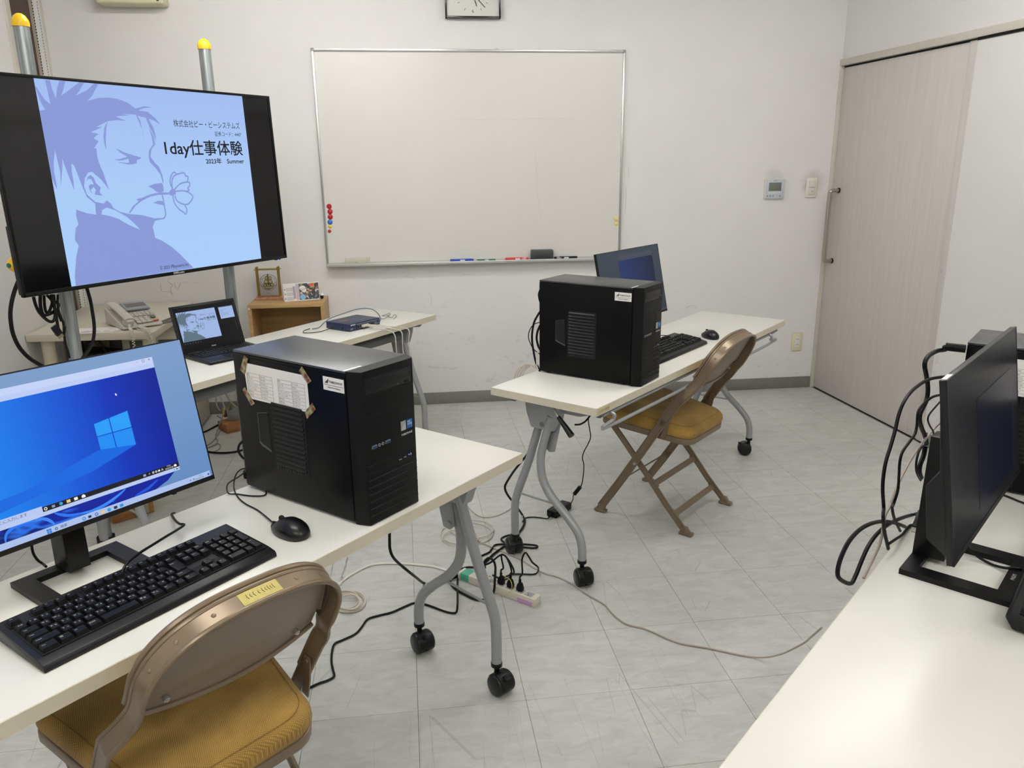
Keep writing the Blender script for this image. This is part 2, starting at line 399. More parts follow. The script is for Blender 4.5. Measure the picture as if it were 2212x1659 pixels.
        if parent is not None and any(w in name for w in ('text', 'legend', 'print', 'lettering', 'stitching', 'numerals', 'pencil_mark', 'vent_hole', 'front_print')): ob['kind'] = 'stuff'
        return ob

def catmull(P, k, closed=False):
    out = []; n = len(P)
    rng = range(n if closed else n - 1)
    for i in rng:
        p0 = P[(i - 1) % n] if (closed or i > 0) else P[0]; p1 = P[i]; p2 = P[(i + 1) % n]; p3 = P[(i + 2) % n] if (closed or i < n - 2) else P[-1]
        for j in range(k):
            t = j / k
            out.append(0.5 * ((2 * p1) + (p2 - p0) * t + (2 * p0 - 5 * p1 + 4 * p2 - p3) * t * t + (3 * p1 - p0 - 3 * p2 + p3) * t ** 3))
    if not closed: out.append(P[-1])
    return out

def tag(o, label=None, cat=None, group=None, kind=None):
    if label: o['label'] = label
    if cat: o['category'] = cat
    if group: o['group'] = group
    if kind: o['kind'] = kind
    return o
def thing(name, label, cat, loc=(0, 0, 0), rz=0.0, group=None):
    o = bpy.data.objects.new(name, None); COL.objects.link(o); o.location = loc; o.rotation_euler = (0, 0, rz)
    o.empty_display_size = .05
    return tag(o, label, cat, group)
def copy_tree(o, parent=None):
    c = o.copy(); COL.objects.link(c); c.parent = parent
    for ch in list(o.children): copy_tree(ch, c)
    return c
def frame(o, xdir, zdir):
    """4x4 with local x along xdir, local z along zdir"""
    x = Vector(xdir).normalized(); z = Vector(zdir).normalized(); y = z.cross(x)
    m = Matrix((x, y, z)).transposed().to_4x4(); m.translation = Vector(o); return m
def cable(name, label, pts, r, m, smooth=5, cat='cable', n=7, group=None, extra=None):
    b = MB(); b.tube(pts, r, n=n, smooth=smooth)
    o = b.build(name, m, origin=Vector(pts[0]))
    if extra:
        b = MB(); extra(b); bmesh.ops.translate(b.bm, verts=b.bm.verts, vec=-Vector(pts[0])); b.build('plug' if extra.__name__ != 'ferr' else 'ferrite_bead', m, o)
    return tag(o, label, cat, group)
# ================================================================ the setting
T = .12
CEILZ = CEIL
def wframe(o, x, y):
    m = Matrix((x, y, Vector((0, 0, 1)))).transposed().to_4x4(); m.translation = o; return m
MBK = wframe(WO, WD, WN)                 # back wall: x to the right, y into the wall
MRT = wframe(CR, SD, SN)                 # right wall: x towards the camera
MLT = wframe(CL, -SD, -SN)               # left wall: x = -distance from the corner
MFR = wframe(WO + SD * ROOML, -WD, -WN)
def struct(name, mb, m, parent=None, smooth=35):
    o = mb.build(name, m, parent, smooth)
    if parent is None: o['kind'] = 'structure'
    return o
b = MB(); b.box(-1.785 - T, 2.639 + T, 0, T, 0, CEILZ, mx=MBK); wall_back = struct('wall_back', b, WALL)
# scuffs and pencil scribbles on the back wall
b = MB()
def scr(pts, r=.0009):
    b.tube([MBK @ Vector((u, -.0004, z)) for u, z in pts], r, n=4, smooth=3)
scr([(-1.375, .80), (-1.374, .755), (-1.35, .75), (-1.322, .745), (-1.318, .72)]); scr([(-1.315, .83), (-1.335, .81), (-1.31, .785), (-1.322, .77), (-1.322, .735)])
scr([(-1.30, .80), (-1.287, .76), (-1.262, .80)]); scr([(-1.25, .80), (-1.235, .805), (-1.225, .795)], .0006); scr([(-1.20, .795), (-1.18, .80), (-1.165, .79)], .0006)
scr([(.155, .70), (.17, .66), (.16, .62)], .0006); scr([(.02, .80), (.06, .79), (.085, .78)], .0007); scr([(-.1, .84), (-.07, .845)], .0006)
scr([(.36, .80), (.41, .803)], .0007); scr([(1.35, 1.3), (1.352, 1.22), (1.349, 1.15)], .0006); scr([(1.36, 1.42), (1.365, 1.35)], .0005)
scr([(1.75, .55), (1.80, .57), (1.83, .55)], .0006); scr([(1.55, .42), (1.58, .45)], .0006); scr([(-.26, .72), (-.25, .69)], .0005)
struct('pencil_mark', b, mat('pencil', '#8b857c', .8), wall_back)
b = MB(); b.box(1.116, ROOML, 0, T, 0, CEILZ, mx=MRT); b.box(-.04, 1.116, 0, T, 2.005, CEILZ, mx=MRT); b.box(-.04, 1.116, .055, T, 0, 2.005, mx=MRT)
struct('wall_right', b, WALL)
b = MB(); b.box(-.11, .02, 0, T, 0, CEILZ, mx=MLT); b.box(-.47, -.11, .045, T, 0, CEILZ, mx=MLT); b.box(-ROOML, -.46, 0, T, 0, CEILZ, mx=MLT)
struct('wall_left', b, WALL)
b = MB(); b.box(-2.8, 2.0, 0, T, 0, CEILZ, mx=MFR); struct('wall_front', b, WALL)
room = [WO - 1.785 * WD, WO + 2.639 * WD, WO + 2.639 * WD + SD * ROOML, WO - 1.785 * WD + SD * ROOML]
b = MB(); lo = [(p.x, p.y) for p in room][::-1]
big = [(-2.1, 3.1), (2.95, 3.1), (3.15, -4.6), (-1.9, -4.6)][::-1]
b.prism(big, -.14, -.003); floor = struct('floor', b, GROUT)
b = MB(); b.prism(big, CEILZ, CEILZ + .1); struct('ceiling', b, CEILM)

def clip(poly, o, n):
    out = []
    for i in range(len(poly)):
        a, c = poly[i], poly[(i + 1) % len(poly)]
        da = (Vector((a[0], a[1], 0)) - o).dot(n); dc = (Vector((c[0], c[1], 0)) - o).dot(n)
        if da <= 0: out.append(a)
        if (da < 0) != (dc < 0) and abs(da - dc) > 1e-9:
            t = da / (da - dc); out.append((a[0] + (c[0] - a[0]) * t, a[1] + (c[1] - a[1]) * t))
    return out
def inside_room(poly):
    p = clip(poly, WO, WN); p = clip(p, CR, SN) if p else p; p = clip(p, CL, -SN) if p else p
    return clip(p, WO + SD * (ROOML), -WN) if p else p
TS = .3; g = .0005
full = None; farb = MB(); nt_ = 0
for j in range(-15, 10):
    for i in range(-7, 10):
        q = [(i * TS + g, j * TS + g), ((i + 1) * TS - g, j * TS + g), ((i + 1) * TS - g, (j + 1) * TS - g), (i * TS + g, (j + 1) * TS - g)]
        c = inside_room(q)
        if len(c) < 3: continue
        area = abs(sum(c[k][0] * c[(k + 1) % len(c)][1] - c[(k + 1) % len(c)][0] * c[k][1] for k in range(len(c)))) / 2
        if area < 1e-5: continue
        if j < -3:
            farb.prism(c, -.003, 0); continue
        if area > TS * TS * .985:
            if full is None:
                m_ = MB(); m_.prism([(g, g), (TS - g, g), (TS - g, TS - g), (g, TS - g)], -.003, 0, r=.0004, seg=1); full = m_.build('tile', FLOOR, floor); full.location = (i * TS, j * TS, 0)
            else:
                o = full.copy(); COL.objects.link(o); o.location = (i * TS, j * TS, 0)
        else:
            m_ = MB(); m_.prism(c, -.003, 0); m_.build('tile', FLOOR, floor)
        nt_ += 1
o = farb.build('tile_field', FLOOR, floor); o['kind'] = 'stuff'

b = MB(); b.box(-1.785, 2.625, -.007, 0, 0, .075, r=.002, mx=MBK); struct('baseboard_back', b, VINYL)
b = MB(); b.box(1.14, ROOML, -.007, 0, 0, .075, r=.002, mx=MRT); struct('baseboard_right', b, VINYL)
b = MB(); b.box(-ROOML, -.47, -.007, 0, 0, .075, r=.002, mx=MLT); struct('baseboard_left', b, VINYL)
# sliding door on the right wall
b = MB(); b.box(-.03, .012, -.012, .05, 0, 2.008, r=.002, mx=MRT); b.box(-.03, 2.3, -.014, .05, 1.974, 2.010, r=.002, mx=MRT)
trim_door = struct('trim_1', b, CREAM)
b = MB(); b.box(.012, 1.116, .012, .05, 1.955, 1.9735, mx=MRT); b.box(1.116, 2.3, -.004, -.001, 1.962, 1.974, mx=MRT)
b.build('rail_slot', DARK, trim_door)
b = MB(); b.box(.016, 1.056, .010, .046, .008, 1.963, r=.001, mx=MRT); door = struct('door_1', b, DOORM)
b = MB(); b.box(1.0585, 1.1125, .004, .048, .008, 1.966, r=.001, mx=MRT); b.build('edge_stile', DOORM, door)
b = MB(); b.box(.016, 1.10, .014, .046, 0, .0075, mx=MRT); b.build('threshold_gap', DARK, door)
b = MB(); hp = [(.085, .010, 1.262), (.085, -.03, 1.262), (.085, -.048, 1.25), (.085, -.05, 1.22), (.085, -.05, .88), (.085, -.048, .85), (.085, -.03, .838), (.085, .010, .838)]
b.tube([MRT @ Vector(p) for p in hp], .0115, n=14, smooth=4); b.build('handle', mat('handle_steel', '#b5b0a6', .28, metal=.95), door)
b = MB()
for z_ in (1.262, .838): b.cyl(MRT @ Vector((.085, .010, z_)), MRT @ Vector((.085, .004, z_)), .016, 16)
b.build('handle_collar', BLK, door)
b = MB(); b.cyl(MRT @ Vector((1.078, .004, .90)), MRT @ Vector((1.078, .0025, .90)), .006, 12); b.build('finger_pull', ALU, door)
# narrow dark folding door and its frame on the left wall, next to the corner
b = MB(); b.box(-.465, -.415, -.012, .05, 0, CEILZ, r=.002, mx=MLT); struct('trim_2', b, CREAM)
b = MB(); b.box(-.415, -.128, .012, .04, 0, CEILZ, mx=MLT); d2 = struct('door_2', b, BROWN)
b = MB(); b.box(-.128, -.018, .002, .03, 0, CEILZ, r=.002, mx=MLT); b.build('edge_strip', BEIGE, d2)
b = MB()
for x_ in (-.112, -.045):
    z_ = .2
    while z_ < CEILZ - .02:
        b.box(x_ - .003, x_ + .003, -.0005, .003, z_, z_ + .008, mx=MLT); z_ += .014
b.build('stitching', BLK, d2)
b = MB(); b.box(-.018, -.001, -.006, .03, 0, CEILZ, r=.002, mx=MLT); struct('trim_3', b, CREAM)

# ceiling lights (their light comes from the area lamps set up at the top)
DIFF = glow('light_diffuser', (1, .992, .975, 1), TUBE_E)
for k, (fx, fy, pw) in enumerate(FIX):
    t = thing('ceiling_light', ['twin tube ceiling light over the whiteboard side', 'twin tube ceiling light above the front table', 'twin tube ceiling light behind the photographer on the left', 'twin tube ceiling light above the right table', 'twin tube ceiling light behind the photographer on the right'][k], 'light', (fx, fy, CEILZ), 0, 'ceiling lights outside the frame')
    b = MB(); b.box(-.63, .63, -.15, .15, -.045, 0, r=.004); b.build('housing', mat('white_enamel', '#efeeea', .4), t)
    for y_ in (-.07, .07):
        b = MB(); b.cyl((-.58, y_, -.068), (.58, y_, -.068), .016, 12); b.build('tube', DIFF, t)
        b = MB()
        for x_ in (-.595, .595): b.box(x_ - .015, x_ + .015, y_ - .018, y_ + .018, -.088, -.045, r=.002)
        b.build('socket', mat('white_enamel', '#efeeea', .4), t)

# ================================================================ things on the back wall
def onwall(name, label, cat, u, z, group=None):
    p = MBK @ Vector((u, 0, z)); return thing(name, label, cat, p, WA, group)
# whiteboard: local x along the wall, -y towards the room
wb = onwall('whiteboard', 'large blank white whiteboard in an aluminium frame on the back wall', 'whiteboard', .4455, .888)
hw = .875; H_ = 1.166
b = MB(); b.box(-hw + .008, hw - .008, -.014, -.001, .005, H_ - .006); b.build('board', mat('whiteboard_enamel', '#d8d5cf', .28, spec=.5, noise=.012, nscale=3), wb)
for nm, x0, x1, z0, z1 in (('top_rail', -hw + .012, hw - .012, H_ - .016, H_), ('left_rail', -hw, -hw + .013, .0, H_ - .012), ('right_rail', hw - .013, hw, .0, H_ - .012)):
    b = MB(); b.box(x0, x1, -.021, -.001, z0, z1, r=.002)
    if nm == 'top_rail': b.box(x0, x1, -.023, -.018, z0 + .005, z1 - .005, r=.001)
    else: b.box(x0 + .004, x1 - .004, -.023, -.018, z0, z1, r=.001)
    b.build(nm, ALU, wb)
for x_ in (-hw, hw - .016):
    b = MB(); b.box(x_ - .001, x_ + .017, -.024, -.001, H_ - .017, H_ + .001, r=.004); b.build('corner_cap', mat('grey_corner', '#8f8e88', .5), wb)
b = MB(); b.box(-hw, hw, -.062, -.001, -.010, -.004, r=.001); b.box(-hw, hw, -.065, -.059, -.014, .002, r=.0015); b.box(-hw, hw, -.018, -.001, -.004, .006); b.build('pen_tray', mat('tray_alu', '#c9c9c5', .35, metal=.6), wb)
for x_ in (-.74, .14, .69):
    b = MB(); b.box(x_ - .012, x_ + .012, -.012, -.001, H_, H_ + .004, r=.001); b.cyl((x_, -.008, H_ + .003), (x_, -.008, H_ + .008), .003, 8); b.build('hook', ALU, wb)
b = MB(); dm = mat('faint_marker_ghost', '#b9b6ae', .4)
b.tube([(-.1, -.0143, .80), (.15, -.0143, .79), (.35, -.0143, .80), (.6, -.0143, .795)], .0006, n=4, smooth=5); b.tube([(.36, -.0143, .62), (.365, -.0143, .42), (.39, -.0143, .22)], .0005, n=4, smooth=5)
b.build('marker_ghost', dm, wb)
# magnets
def dome(r, h): return [(0, h), (r * .5, h * .9), (r * .85, h * .6), (r, h * .25), (r, 0), (0, 0)]
def magnet(u, z, r, m, label, h=.008):
    t = MBK @ Vector((u, -.0142, z)); mb = MB(); mb.lathe(dome(r, h), 20, mx=Matrix.Rotation(WA, 4, 'Z') @ Matrix.Rotation(R(90), 4, 'X'))
    o = mb.build('magnet', m); o.location = t; tag(o, label, 'magnet', 'magnets on the whiteboard')
MR = mat('red_plastic', '#b01820', .3); MBL = mat('blue_plastic', '#1c63b4', .35); MY = mat('yellow_magnet', '#e3c52e', .3); MPY = mat('pale_yellow_magnet', '#ddd28c', .45)
magnet(-.3925, 1.215, .0145, MR, 'large red round magnet, topmost of the stack at the left edge of the whiteboard', .011)
magnet(-.3895, 1.1855, .0145, MR, 'large red round magnet second from the top on the whiteboard left edge', .011)
magnet(-.3905, 1.156, .0145, MR, 'large red round magnet directly above the blue one', .011)
magnet(-.394, 1.1265, .0145, MBL, 'blue flat round magnet below the red ones', .006)
magnet(-.3955, 1.102, .0095, MY, 'small yellow round magnet below the blue one')
magnet(-.4005, 1.0755, .0095, MR, 'small dark red round magnet, lowest on the left edge of the whiteboard')
magnet(1.289, 1.1155, .0140, MPY, 'pale yellow round magnet, upper of two at the right edge of the whiteboard', .006)
magnet(1.291, 1.0860, .0140, MPY, 'pale yellow round magnet, lower of two at the right edge of the whiteboard', .006)
# pens and erasers on the tray (tray top is z = .884)
def pen(u0, u1, m, capm, cap_left, label, r=.0085):
    t = onwall('whiteboard_marker', label, 'marker', (u0 + u1) / 2, .884 + r, 'markers on the whiteboard tray'); h = (u1 - u0) / 2; y = -.036
    s = -1 if cap_left else 1
    b = MB(); b.cyl((-s * h, y, 0), (s * h * .35, y, 0), r * .93, 14); b.build('barrel', m, t)
    b = MB(); b.cyl((s * h * .3, y, 0), (s * h * .9, y, 0), r, 14, r2=r * .9); b.cyl((s * h * .9, y, 0), (s * h, y, 0), r * .75, 12)
    b.box(min(s * h * .3, s * h * .8), max(s * h * .3, s * h * .8), y - r - .002, y - r + .002, -.002, .002); b.build('cap', capm, t)
    return t, h, y, r
BLU = mat('blue_marker', '#1d3fa6', .35); GRN = mat('green_marker', '#14664a', .4); RED = mat('red_marker', '#d0242b', .35)
for (u0, u1, m, cm, cl, lb) in ((.288, .427, BLU, BLU, False, 'blue whiteboard marker on the tray, leftmost of the four'), (.446, .557, GRN, GRN, True, 'green slim whiteboard marker on the tray between the blue and red ones'),
                        (.616, .755, RED, RED, False, 'red whiteboard marker on the tray beside the dark eraser'), (.910, 1.051, BLK, BLK, True, 'black whiteboard marker on the tray right of the dark eraser')):
    t, h, y, r = pen(u0, u1, m, cm, cl, lb, .0085 if m is not GRN else .006)
    s = -1 if cl else 1
    b = MB(); b.box(-h * .15, h * .25, y - r - .0012, y - r * .5, -r * .45, r * .45); b.build('sticker', mat('pale_label', '#d9dbe6', .6), t)
    if m in (RED, BLK):
        b = MB(); b.prism([(s * h * .3, 0), (s * h * .62, r * .8), (s * h * .78, r * .8), (s * h * .78, -r * .8), (s * h * .62, -r * .8)], y - r - .002, y - r + .001, axis='y'); b.build('white_wedge', mat('pale_label', '#d9dbe6', .6), t)
t = onwall('eraser', 'cream white eraser at the left end of the whiteboard tray', 'eraser', -.2515, .884, 'erasers on the whiteboard tray')
b = MB(); b.prism([(-.071, 0), (.071, 0), (.070, .028), (.064, .036), (-.064, .036), (-.070, .028)], -.055, -.022, axis='y', r=.003); b.build('body', mat('eraser_cream', '#bdb9a9', .5), t)
b = MB(); b.box(-.069, .069, -.022, -.0145, .001, .034, r=.002); b.build('felt_pad', mat('grey_felt', '#8f8f8a', .9), t)
b = MB(); b.text('Plus', .008, frame((-.010, -.0554, .010), (1, 0, 0), (0, -1, 0)), align='LEFT'); b.build('lettering', PRINT, t)
t = onwall('eraser', 'dark charcoal block eraser on the whiteboard tray beside the red marker', 'eraser', .8365, .884, 'erasers on the whiteboard tray')
EG = mat('charcoal_plastic', '#3b3f3e', .45)
b = MB(); b.prism([(-.066, 0), (.066, 0), (.068, .03), (.067, .056), (.06, .060), (-.06, .060), (-.067, .056), (-.068, .03)], -.052, -.02, axis='y', r=.003); b.build('body', EG, t)
b = MB(); b.box(-.045, .045, -.0535, -.050, .012, .045, r=.001); b.build('grip_panel', mat('charcoal_plastic2', '#323635', .5), t)
b = MB(); b.box(-.066, .066, -.02, -.0145, .001, .058, r=.002); b.build('felt_pad', mat('grey_felt', '#8f8f8a', .9), t)
# rectangular wall clock, 5:22
ck = onwall('wall_clock', 'rectangular white wall clock with a thin black frame above the whiteboard', 'clock', .4555, 2.331)
W2, Hh = .152, .121
for nm, q in (('frame', [(-W2, W2, -Hh, -Hh + .009), (-W2, W2, Hh - .009, Hh), (-W2, -W2 + .009, -Hh, Hh), (W2 - .009, W2, -Hh, Hh)]),):
    b = MB()
    for x0, x1, z0, z1 in q: b.box(x0, x1, -.042, -.001, z0, z1, r=.0015)
    b.build(nm, BLKG, ck)
b = MB(); b.box(-W2 + .005, W2 - .005, -.030, -.002, -Hh + .005, Hh - .005); b.build('dial', mat('dial_white', '#dcdad4', .5), ck)
b = MB()
for k in range(12):
    if k % 3 == 0: continue
    a = R(30 * k); d = Vector((math.sin(a), 0, math.cos(a))); n_ = Vector((math.cos(a), 0, -math.sin(a)))
    p0 = d * .083; p1 = d * .095
    b.poly([p + Vector((0, -.0305, 0)) for p in (p0 - n_ * .0012, p0 + n_ * .0012, p1 + n_ * .0012, p1 - n_ * .0012)])
b.build('hour_tick', PRINT, ck)
b = MB()
for s_, a in (('12', 0), ('3', 90), ('6', 180), ('9', 270)):
    b.text(s_, .024, frame((math.sin(R(a)) * .087, -.0305, math.cos(R(a)) * .087), (1, 0, 0), (0, -1, 0)), align='CENTER', valign='CENTER')
b.build('numerals', PRINT, ck)
def hand(a, L, w, y, nm):
    d = Vector((math.sin(a), 0, math.cos(a))); n_ = Vector((math.cos(a), 0, -math.sin(a))); b = MB()
    p = [-d * .02 - n_ * w, -d * .02 + n_ * w, d * L + n_ * w * .8, d * L - n_ * w * .8]
    b.prism([(q.x, q.z) for q in p], y - .001, y, axis='y'); b.build(nm, PRINT, ck)
hand(R(161), .066, .0022, -.033, 'hour_hand'); hand(R(135), .095, .0018, -.035, 'minute_hand')
b = MB(); b.box(-W2 + .009, W2 - .009, -.0395, -.0385, -Hh + .009, Hh - .009)
gl = bpy.data.materials.new('clear_glass'); gl.use_nodes = True; nt = gl.node_tree; nt.nodes.remove(nt.nodes['Principled BSDF'])
g1 = nt.nodes.new('ShaderNodeBsdfTransparent'); g2 = nt.nodes.new('ShaderNodeBsdfGlossy'); g2.inputs['Roughness'].default_value = .03; g3 = nt.nodes.new('ShaderNodeFresnel'); g3.inputs['IOR'].default_value = 1.35; g4 = nt.nodes.new('ShaderNodeMixShader')
nt.links.new(g3.outputs[0], g4.inputs[0]); nt.links.new(g1.outputs[0], g4.inputs[1]); nt.links.new(g2.outputs[0], g4.inputs[2]); nt.links.new(g4.outputs[0], nt.nodes['Material Output'].inputs[0])
b.build('glass', gl, ck)
# beige unit high on the back wall
p0 = MBK.inverted() @ on_plane(206, 3, WO - WN * .12, WN); p1 = MBK.inverted() @ on_plane(352, 10, WO - WN * .12, WN)
t = onwall('wall_speaker', 'beige boxy wall unit near the ceiling above the large screen', 'speaker', (p0.x + p1.x) / 2, p1.z + .005); w_ = (p1.x - p0.x) / 2
b = MB(); b.box(-w_, w_, -.12, -.001, 0, .22, r=.012, seg=3); b.build('case', YELC, t)
b = MB(); b.box(-w_ + .02, w_ - .02, -.1215, -.118, .02, .20, r=.001); b.build('grille', mat('grille_cloth', '#bdb79c', .8, bump=.4, bscale=300), t)
b = MB(); b.box(w_ - .03, w_ - .018, -.1213, -.117, .012, .018); b.build('indicator', PRINT, t)
# thermostat controller, light switch, outlet
t = onwall('thermostat', 'pale grey digital room controller on the wall left of the light switch', 'thermostat', 2.274, 1.274)
b = MB(); b.box(-.062, .062, -.012, -.001, -.06, .06, r=.004); b.build('base', mat('controller_rim', '#d8d4cb', .5), t)
b = MB(); b.box(-.055, .062, -.020, -.011, -.058, .057, r=.004); b.build('cover', mat('controller_face', '#bfc2c8', .45), t)
b = MB(); b.box(-.040, .040, -.0207, -.019, -.012, .038, r=.001); b.build('display', mat('lcd_green_grey', '#6a7064', .25), t)
b = MB()
for k in range(4): b.box(-.040 + k * .0205, -.040 + k * .0205 + .016, -.0218, -.019, -.026, -.020, r=.001)
b.build('button_row', mat('controller_key', '#d9d8d4', .5), t)
b = MB()
for x_ in (-.045, -.027, -.009, .035): b.ring((x_, 0, 0), .0028, .0048, 14, mx=Matrix.Translation((0, -.0204, -.042)) @ Matrix.Rotation(R(90), 4, 'X'))
b.text('DAIKIN', .008, frame((-.014, -.0204, .045), (1, 0, 0), (0, -1, 0)))
b.build('printing', PRINT, t)
t = onwall('light_switch', 'cream wall light switch with two rockers beside the door frame', 'switch', 2.515, 1.279)
b = MB(); b.box(-.036, .036, -.010, -.001, -.061, .061, r=.005, seg=3); b.build('plate', CRM, t)
for z_ in (.021, -.021):
    b = MB(); b.box(-.020, .020, -.016, -.009, z_ - .0200, z_ + .0200, r=.002); rk = b.build('rocker', mat('switch_rocker', '#d6d1c3', .4), t)
b = MB(); b.box(-.004, .004, -.0165, -.0155, -.023, -.020); b.build('indicator', mat('amber_mark', '#80765e', .5), t)
t = onwall('wall_outlet', 'cream double power outlet low on the back wall near the door', 'outlet', 2.5115, .310)
b = MB(); b.box(-.035, .035, -.008, -.001, -.060, .060, r=.004); b.build('plate', YELC, t)
b = MB(); b.box(-.014, .014, -.010, -.007, -.032, .032, r=.001); b.build('insert', mat('outlet_insert', '#e4dfdd', .4), t)
b = MB()
for z_ in (.018, -.018):
    for x_ in (-.0055, .0055): b.box(x_ - .0012, x_ + .0012, -.0106, -.0095, z_ - .0042, z_ + .0042)
b.build('slot', DARK, t)
# ================================================================ folding tables
TH = .69; LEN = 1.766; DEP = .433
LX = .095
def leg_unit(t, x, sg_=1):
    """one end frame: a straight slanted tube and an S-shaped tube, both on casters"""
    ys = [(.285, .60), (.345, .407), (.402, .255), (.413, .20), (.413, .085)]
    yS = [(.232, .60), (.262, .50), (.277, .43), (.268, .355), (.228, .295), (.165, .24), (.118, .19), (.100, .14), (.098, .085)]
    for pts, xo in ((ys, .012), (yS, -.012)):
        b = MB(); b.tube([(x + xo, a, z) for a, z in pts], .0152, n=12, smooth=5); lg = b.build('leg', STEEL, t)
        y = pts[-1][0]
        b = MB(); b.cyl((x + xo, y, .09), (x + xo, y, .078), .0165, 14); b.cyl((x + xo, y, .085), (x + xo, y, .05), .008, 10); b.build('leg_collar', BLK, lg)
    b = MB(); b.tube([(x + .012, .40, .262), (x - .012, .20, .272)], .004, n=8); b.build('brace', STEEL, t)
    b = MB(); b.prism([(.19, TH - .029), (.345, TH - .029), (.335, .60), (.315, .545), (.22, .545), (.20, .59)], x - .022, x + .022, axis='x', r=.006); b.build('bracket', STEEL, t)
    b = MB(); b.prism([(.205, .58), (.262, .58), (.272, .47), (.255, .455), (.232, .46)], x + sg_ * .010 - .003, x + sg_ * .010 + .003, axis='x', r=.002); b.cyl((x + sg_ * .006, .256, .475), (x + sg_ * .018, .256, .475), .008, 14); b.build('hinge_plate', STEEL, t)
    b = MB(); b.prism([(.03, TH - .029), (.20, TH - .029), (.19, TH - .075), (.12, TH - .075), (.06, TH - .055)], x - .008, x + .008, axis='x', r=.004); b.prism([(.32, TH - .029), (.41, TH - .029), (.40, TH - .05), (.33, TH - .06)], x - .008, x + .008, axis='x', r=.004); b.build('gusset', STEEL, t)
    b = MB(); b.cyl((x - .024, .265, .565), (x - .019, .265, .565), .009, 14); b.cyl((x + .019, .265, .565), (x + .024, .265, .565), .009, 14); b.build('bolt', DSTEEL, t)
def caster(t, x, y, a, r=.0315):
    m = Matrix.Translation((x, y, 0)) @ Matrix.Rotation(a, 4, 'Z')
    g = bpy.data.objects.new('caster', None)
    b = MB()
    for s in (-1, 1):
        b.lathe([(0, s * .031), (r * .80, s * .030), (r * .95, s * .027), (r, s * .024), (r, s * .003), (0, s * .003)], 22, mx=m @ Matrix.Translation((.018, 0, r)) @ Matrix.Rotation(R(90), 4, 'X'))
    c = b.build('caster', BLK2, t)
    b = MB(); prof = [(r * 1.06 * math.cos(q), r + r * 1.06 * math.sin(q)) for q in [R(k) for k in range(-15, 200, 15)]]
    prof += [(-.004, r * .9), (r * .6, r * .8)]
    b.prism([(p[0] + .018, p[1]) for p in prof], -.0055, .0055, axis='y', mx=m); b.cyl(m @ Vector((0, 0, r * 1.6)), m @ Vector((0, 0, .075)), .008, 10)
    b.prism([(p[0] + .018, p[1]) for p in [(r * 1.08 * math.cos(R(k)), r + r * 1.08 * math.sin(R(k))) for k in range(-20, 175, 15)] + [(-.5 * r, r), (.5 * r, r)]], -.022, .022, axis='y', r=.002, mx=m)
    b.build('fork', BLK, c)
    b = MB(); b.box(.030, .052, -.010, .010, r * 2 - .006, r * 2 - .001, r=.002, mx=m); b.build('brake_lever', BLK, c)
def table(label, loc, rot, cast, rack=False, length=LEN):
    t = thing('folding_table', label, 'table', (loc[0], loc[1], 0), rot, 'cream folding tables on casters')
    b = MB(); b.box(.0012, length - .0012, .0012, DEP - .0012, TH - .028, TH, r=.0015); b.build('tabletop', TOPM, t)
    b = MB(); e = [(0, length, 0, .0014), (0, length, DEP - .0014, DEP), (0, .0014, .0014, DEP - .0014), (length - .0014, length, .0014, DEP - .0014)]
    for x0, x1, y0, y1 in e: b.box(x0, x1, y0, y1, TH - .0275, TH - .0012)
    b.build('edge_band', EDGEM, t)
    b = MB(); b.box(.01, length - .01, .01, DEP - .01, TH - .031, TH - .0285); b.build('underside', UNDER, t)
    for x, sg_ in ((LX, 1), (length - LX, -1)): leg_unit(t, x, sg_)
    b = MB(); b.cyl((LX, .275, .59), (length - LX, .275, .59), .026, 16); b.build('beam', DSTEEL, t)
    b = MB(); b.box(.05, length - .05, .018, .034, TH - .050, TH - .0312, r=.002); b.build('channel', DSTEEL, t)
    k = 0
    for x in (LX, length - LX):
        for (xo, y) in ((.012, .413), (-.012, .098)):
            caster(t, x + xo, y, R(cast[k])); k += 1
    for x in (.035, length - .035):
        b = MB(); b.prism([(x - .02, TH - .0315), (x + .02, TH - .0315), (x + .012, TH - .043), (x - .012, TH - .043)], .345, .385, axis='y', r=.002); b.build('stacking_stop', DSTEEL, t)
    b = MB(); b.tube([(LX - .022, .23, TH - .04), (LX - .05, .20, TH - .042), (LX - .062, .165, TH - .075)], .005, n=8, smooth=3); lv = b.build('lever', ALU, t)
    b = MB(); b.cyl((LX - .060, .170, TH - .070), (LX - .078, .105, TH - .118), .007, 12, r2=.0115); b.build('lever_grip', BLK2, lv)
    if rack:
        b = MB(); zt = TH - .033
        for (xa, xb, dz, y) in ((.100, length - .20, -.046, -.004),):
            b.tube([(xa, .02, zt), (xa, -.008, zt - .012), (xa + .004, y, zt + dz * .6), (xa + .035, y, zt + dz), (xb - .035, y, zt + dz), (xb - .004, y, zt + dz * .6), (xb, -.008, zt - .012), (xb, .02, zt)], .006, n=10, smooth=4)
        b.tube([(.06, .012, zt - .008), (length - .12, .012, zt - .008)], .006, n=8)
        b.build('bag_rack', STEEL, t)
    return t
uA = R(46.6); uB_ = R(44.88)
tabA = table('cream folding table in the foreground carrying the lit blue monitor and the taped computer tower', (-.0007, .4215), uA - math.pi, (78, 70, 20, 80))
tabB = table('cream folding table before the back wall with the yellow-padded chair pulled up to it', (.6050, .4740), uB_, (55, -127, 125, 118), rack=True)
tabC = table('cream folding table under the large screen carrying the laptop and the blue network box', (-.172, 2.4537), R(-128), (200, 160, 20, 60), length=1.83)
nD = Vector((.199, -1.227)); tabD = table('cream folding table at the lower right corner carrying the dark monitor', (nD.x + DEP * .672, nD.y - DEP * .741), R(42.2), (0, 40, 90, 30))
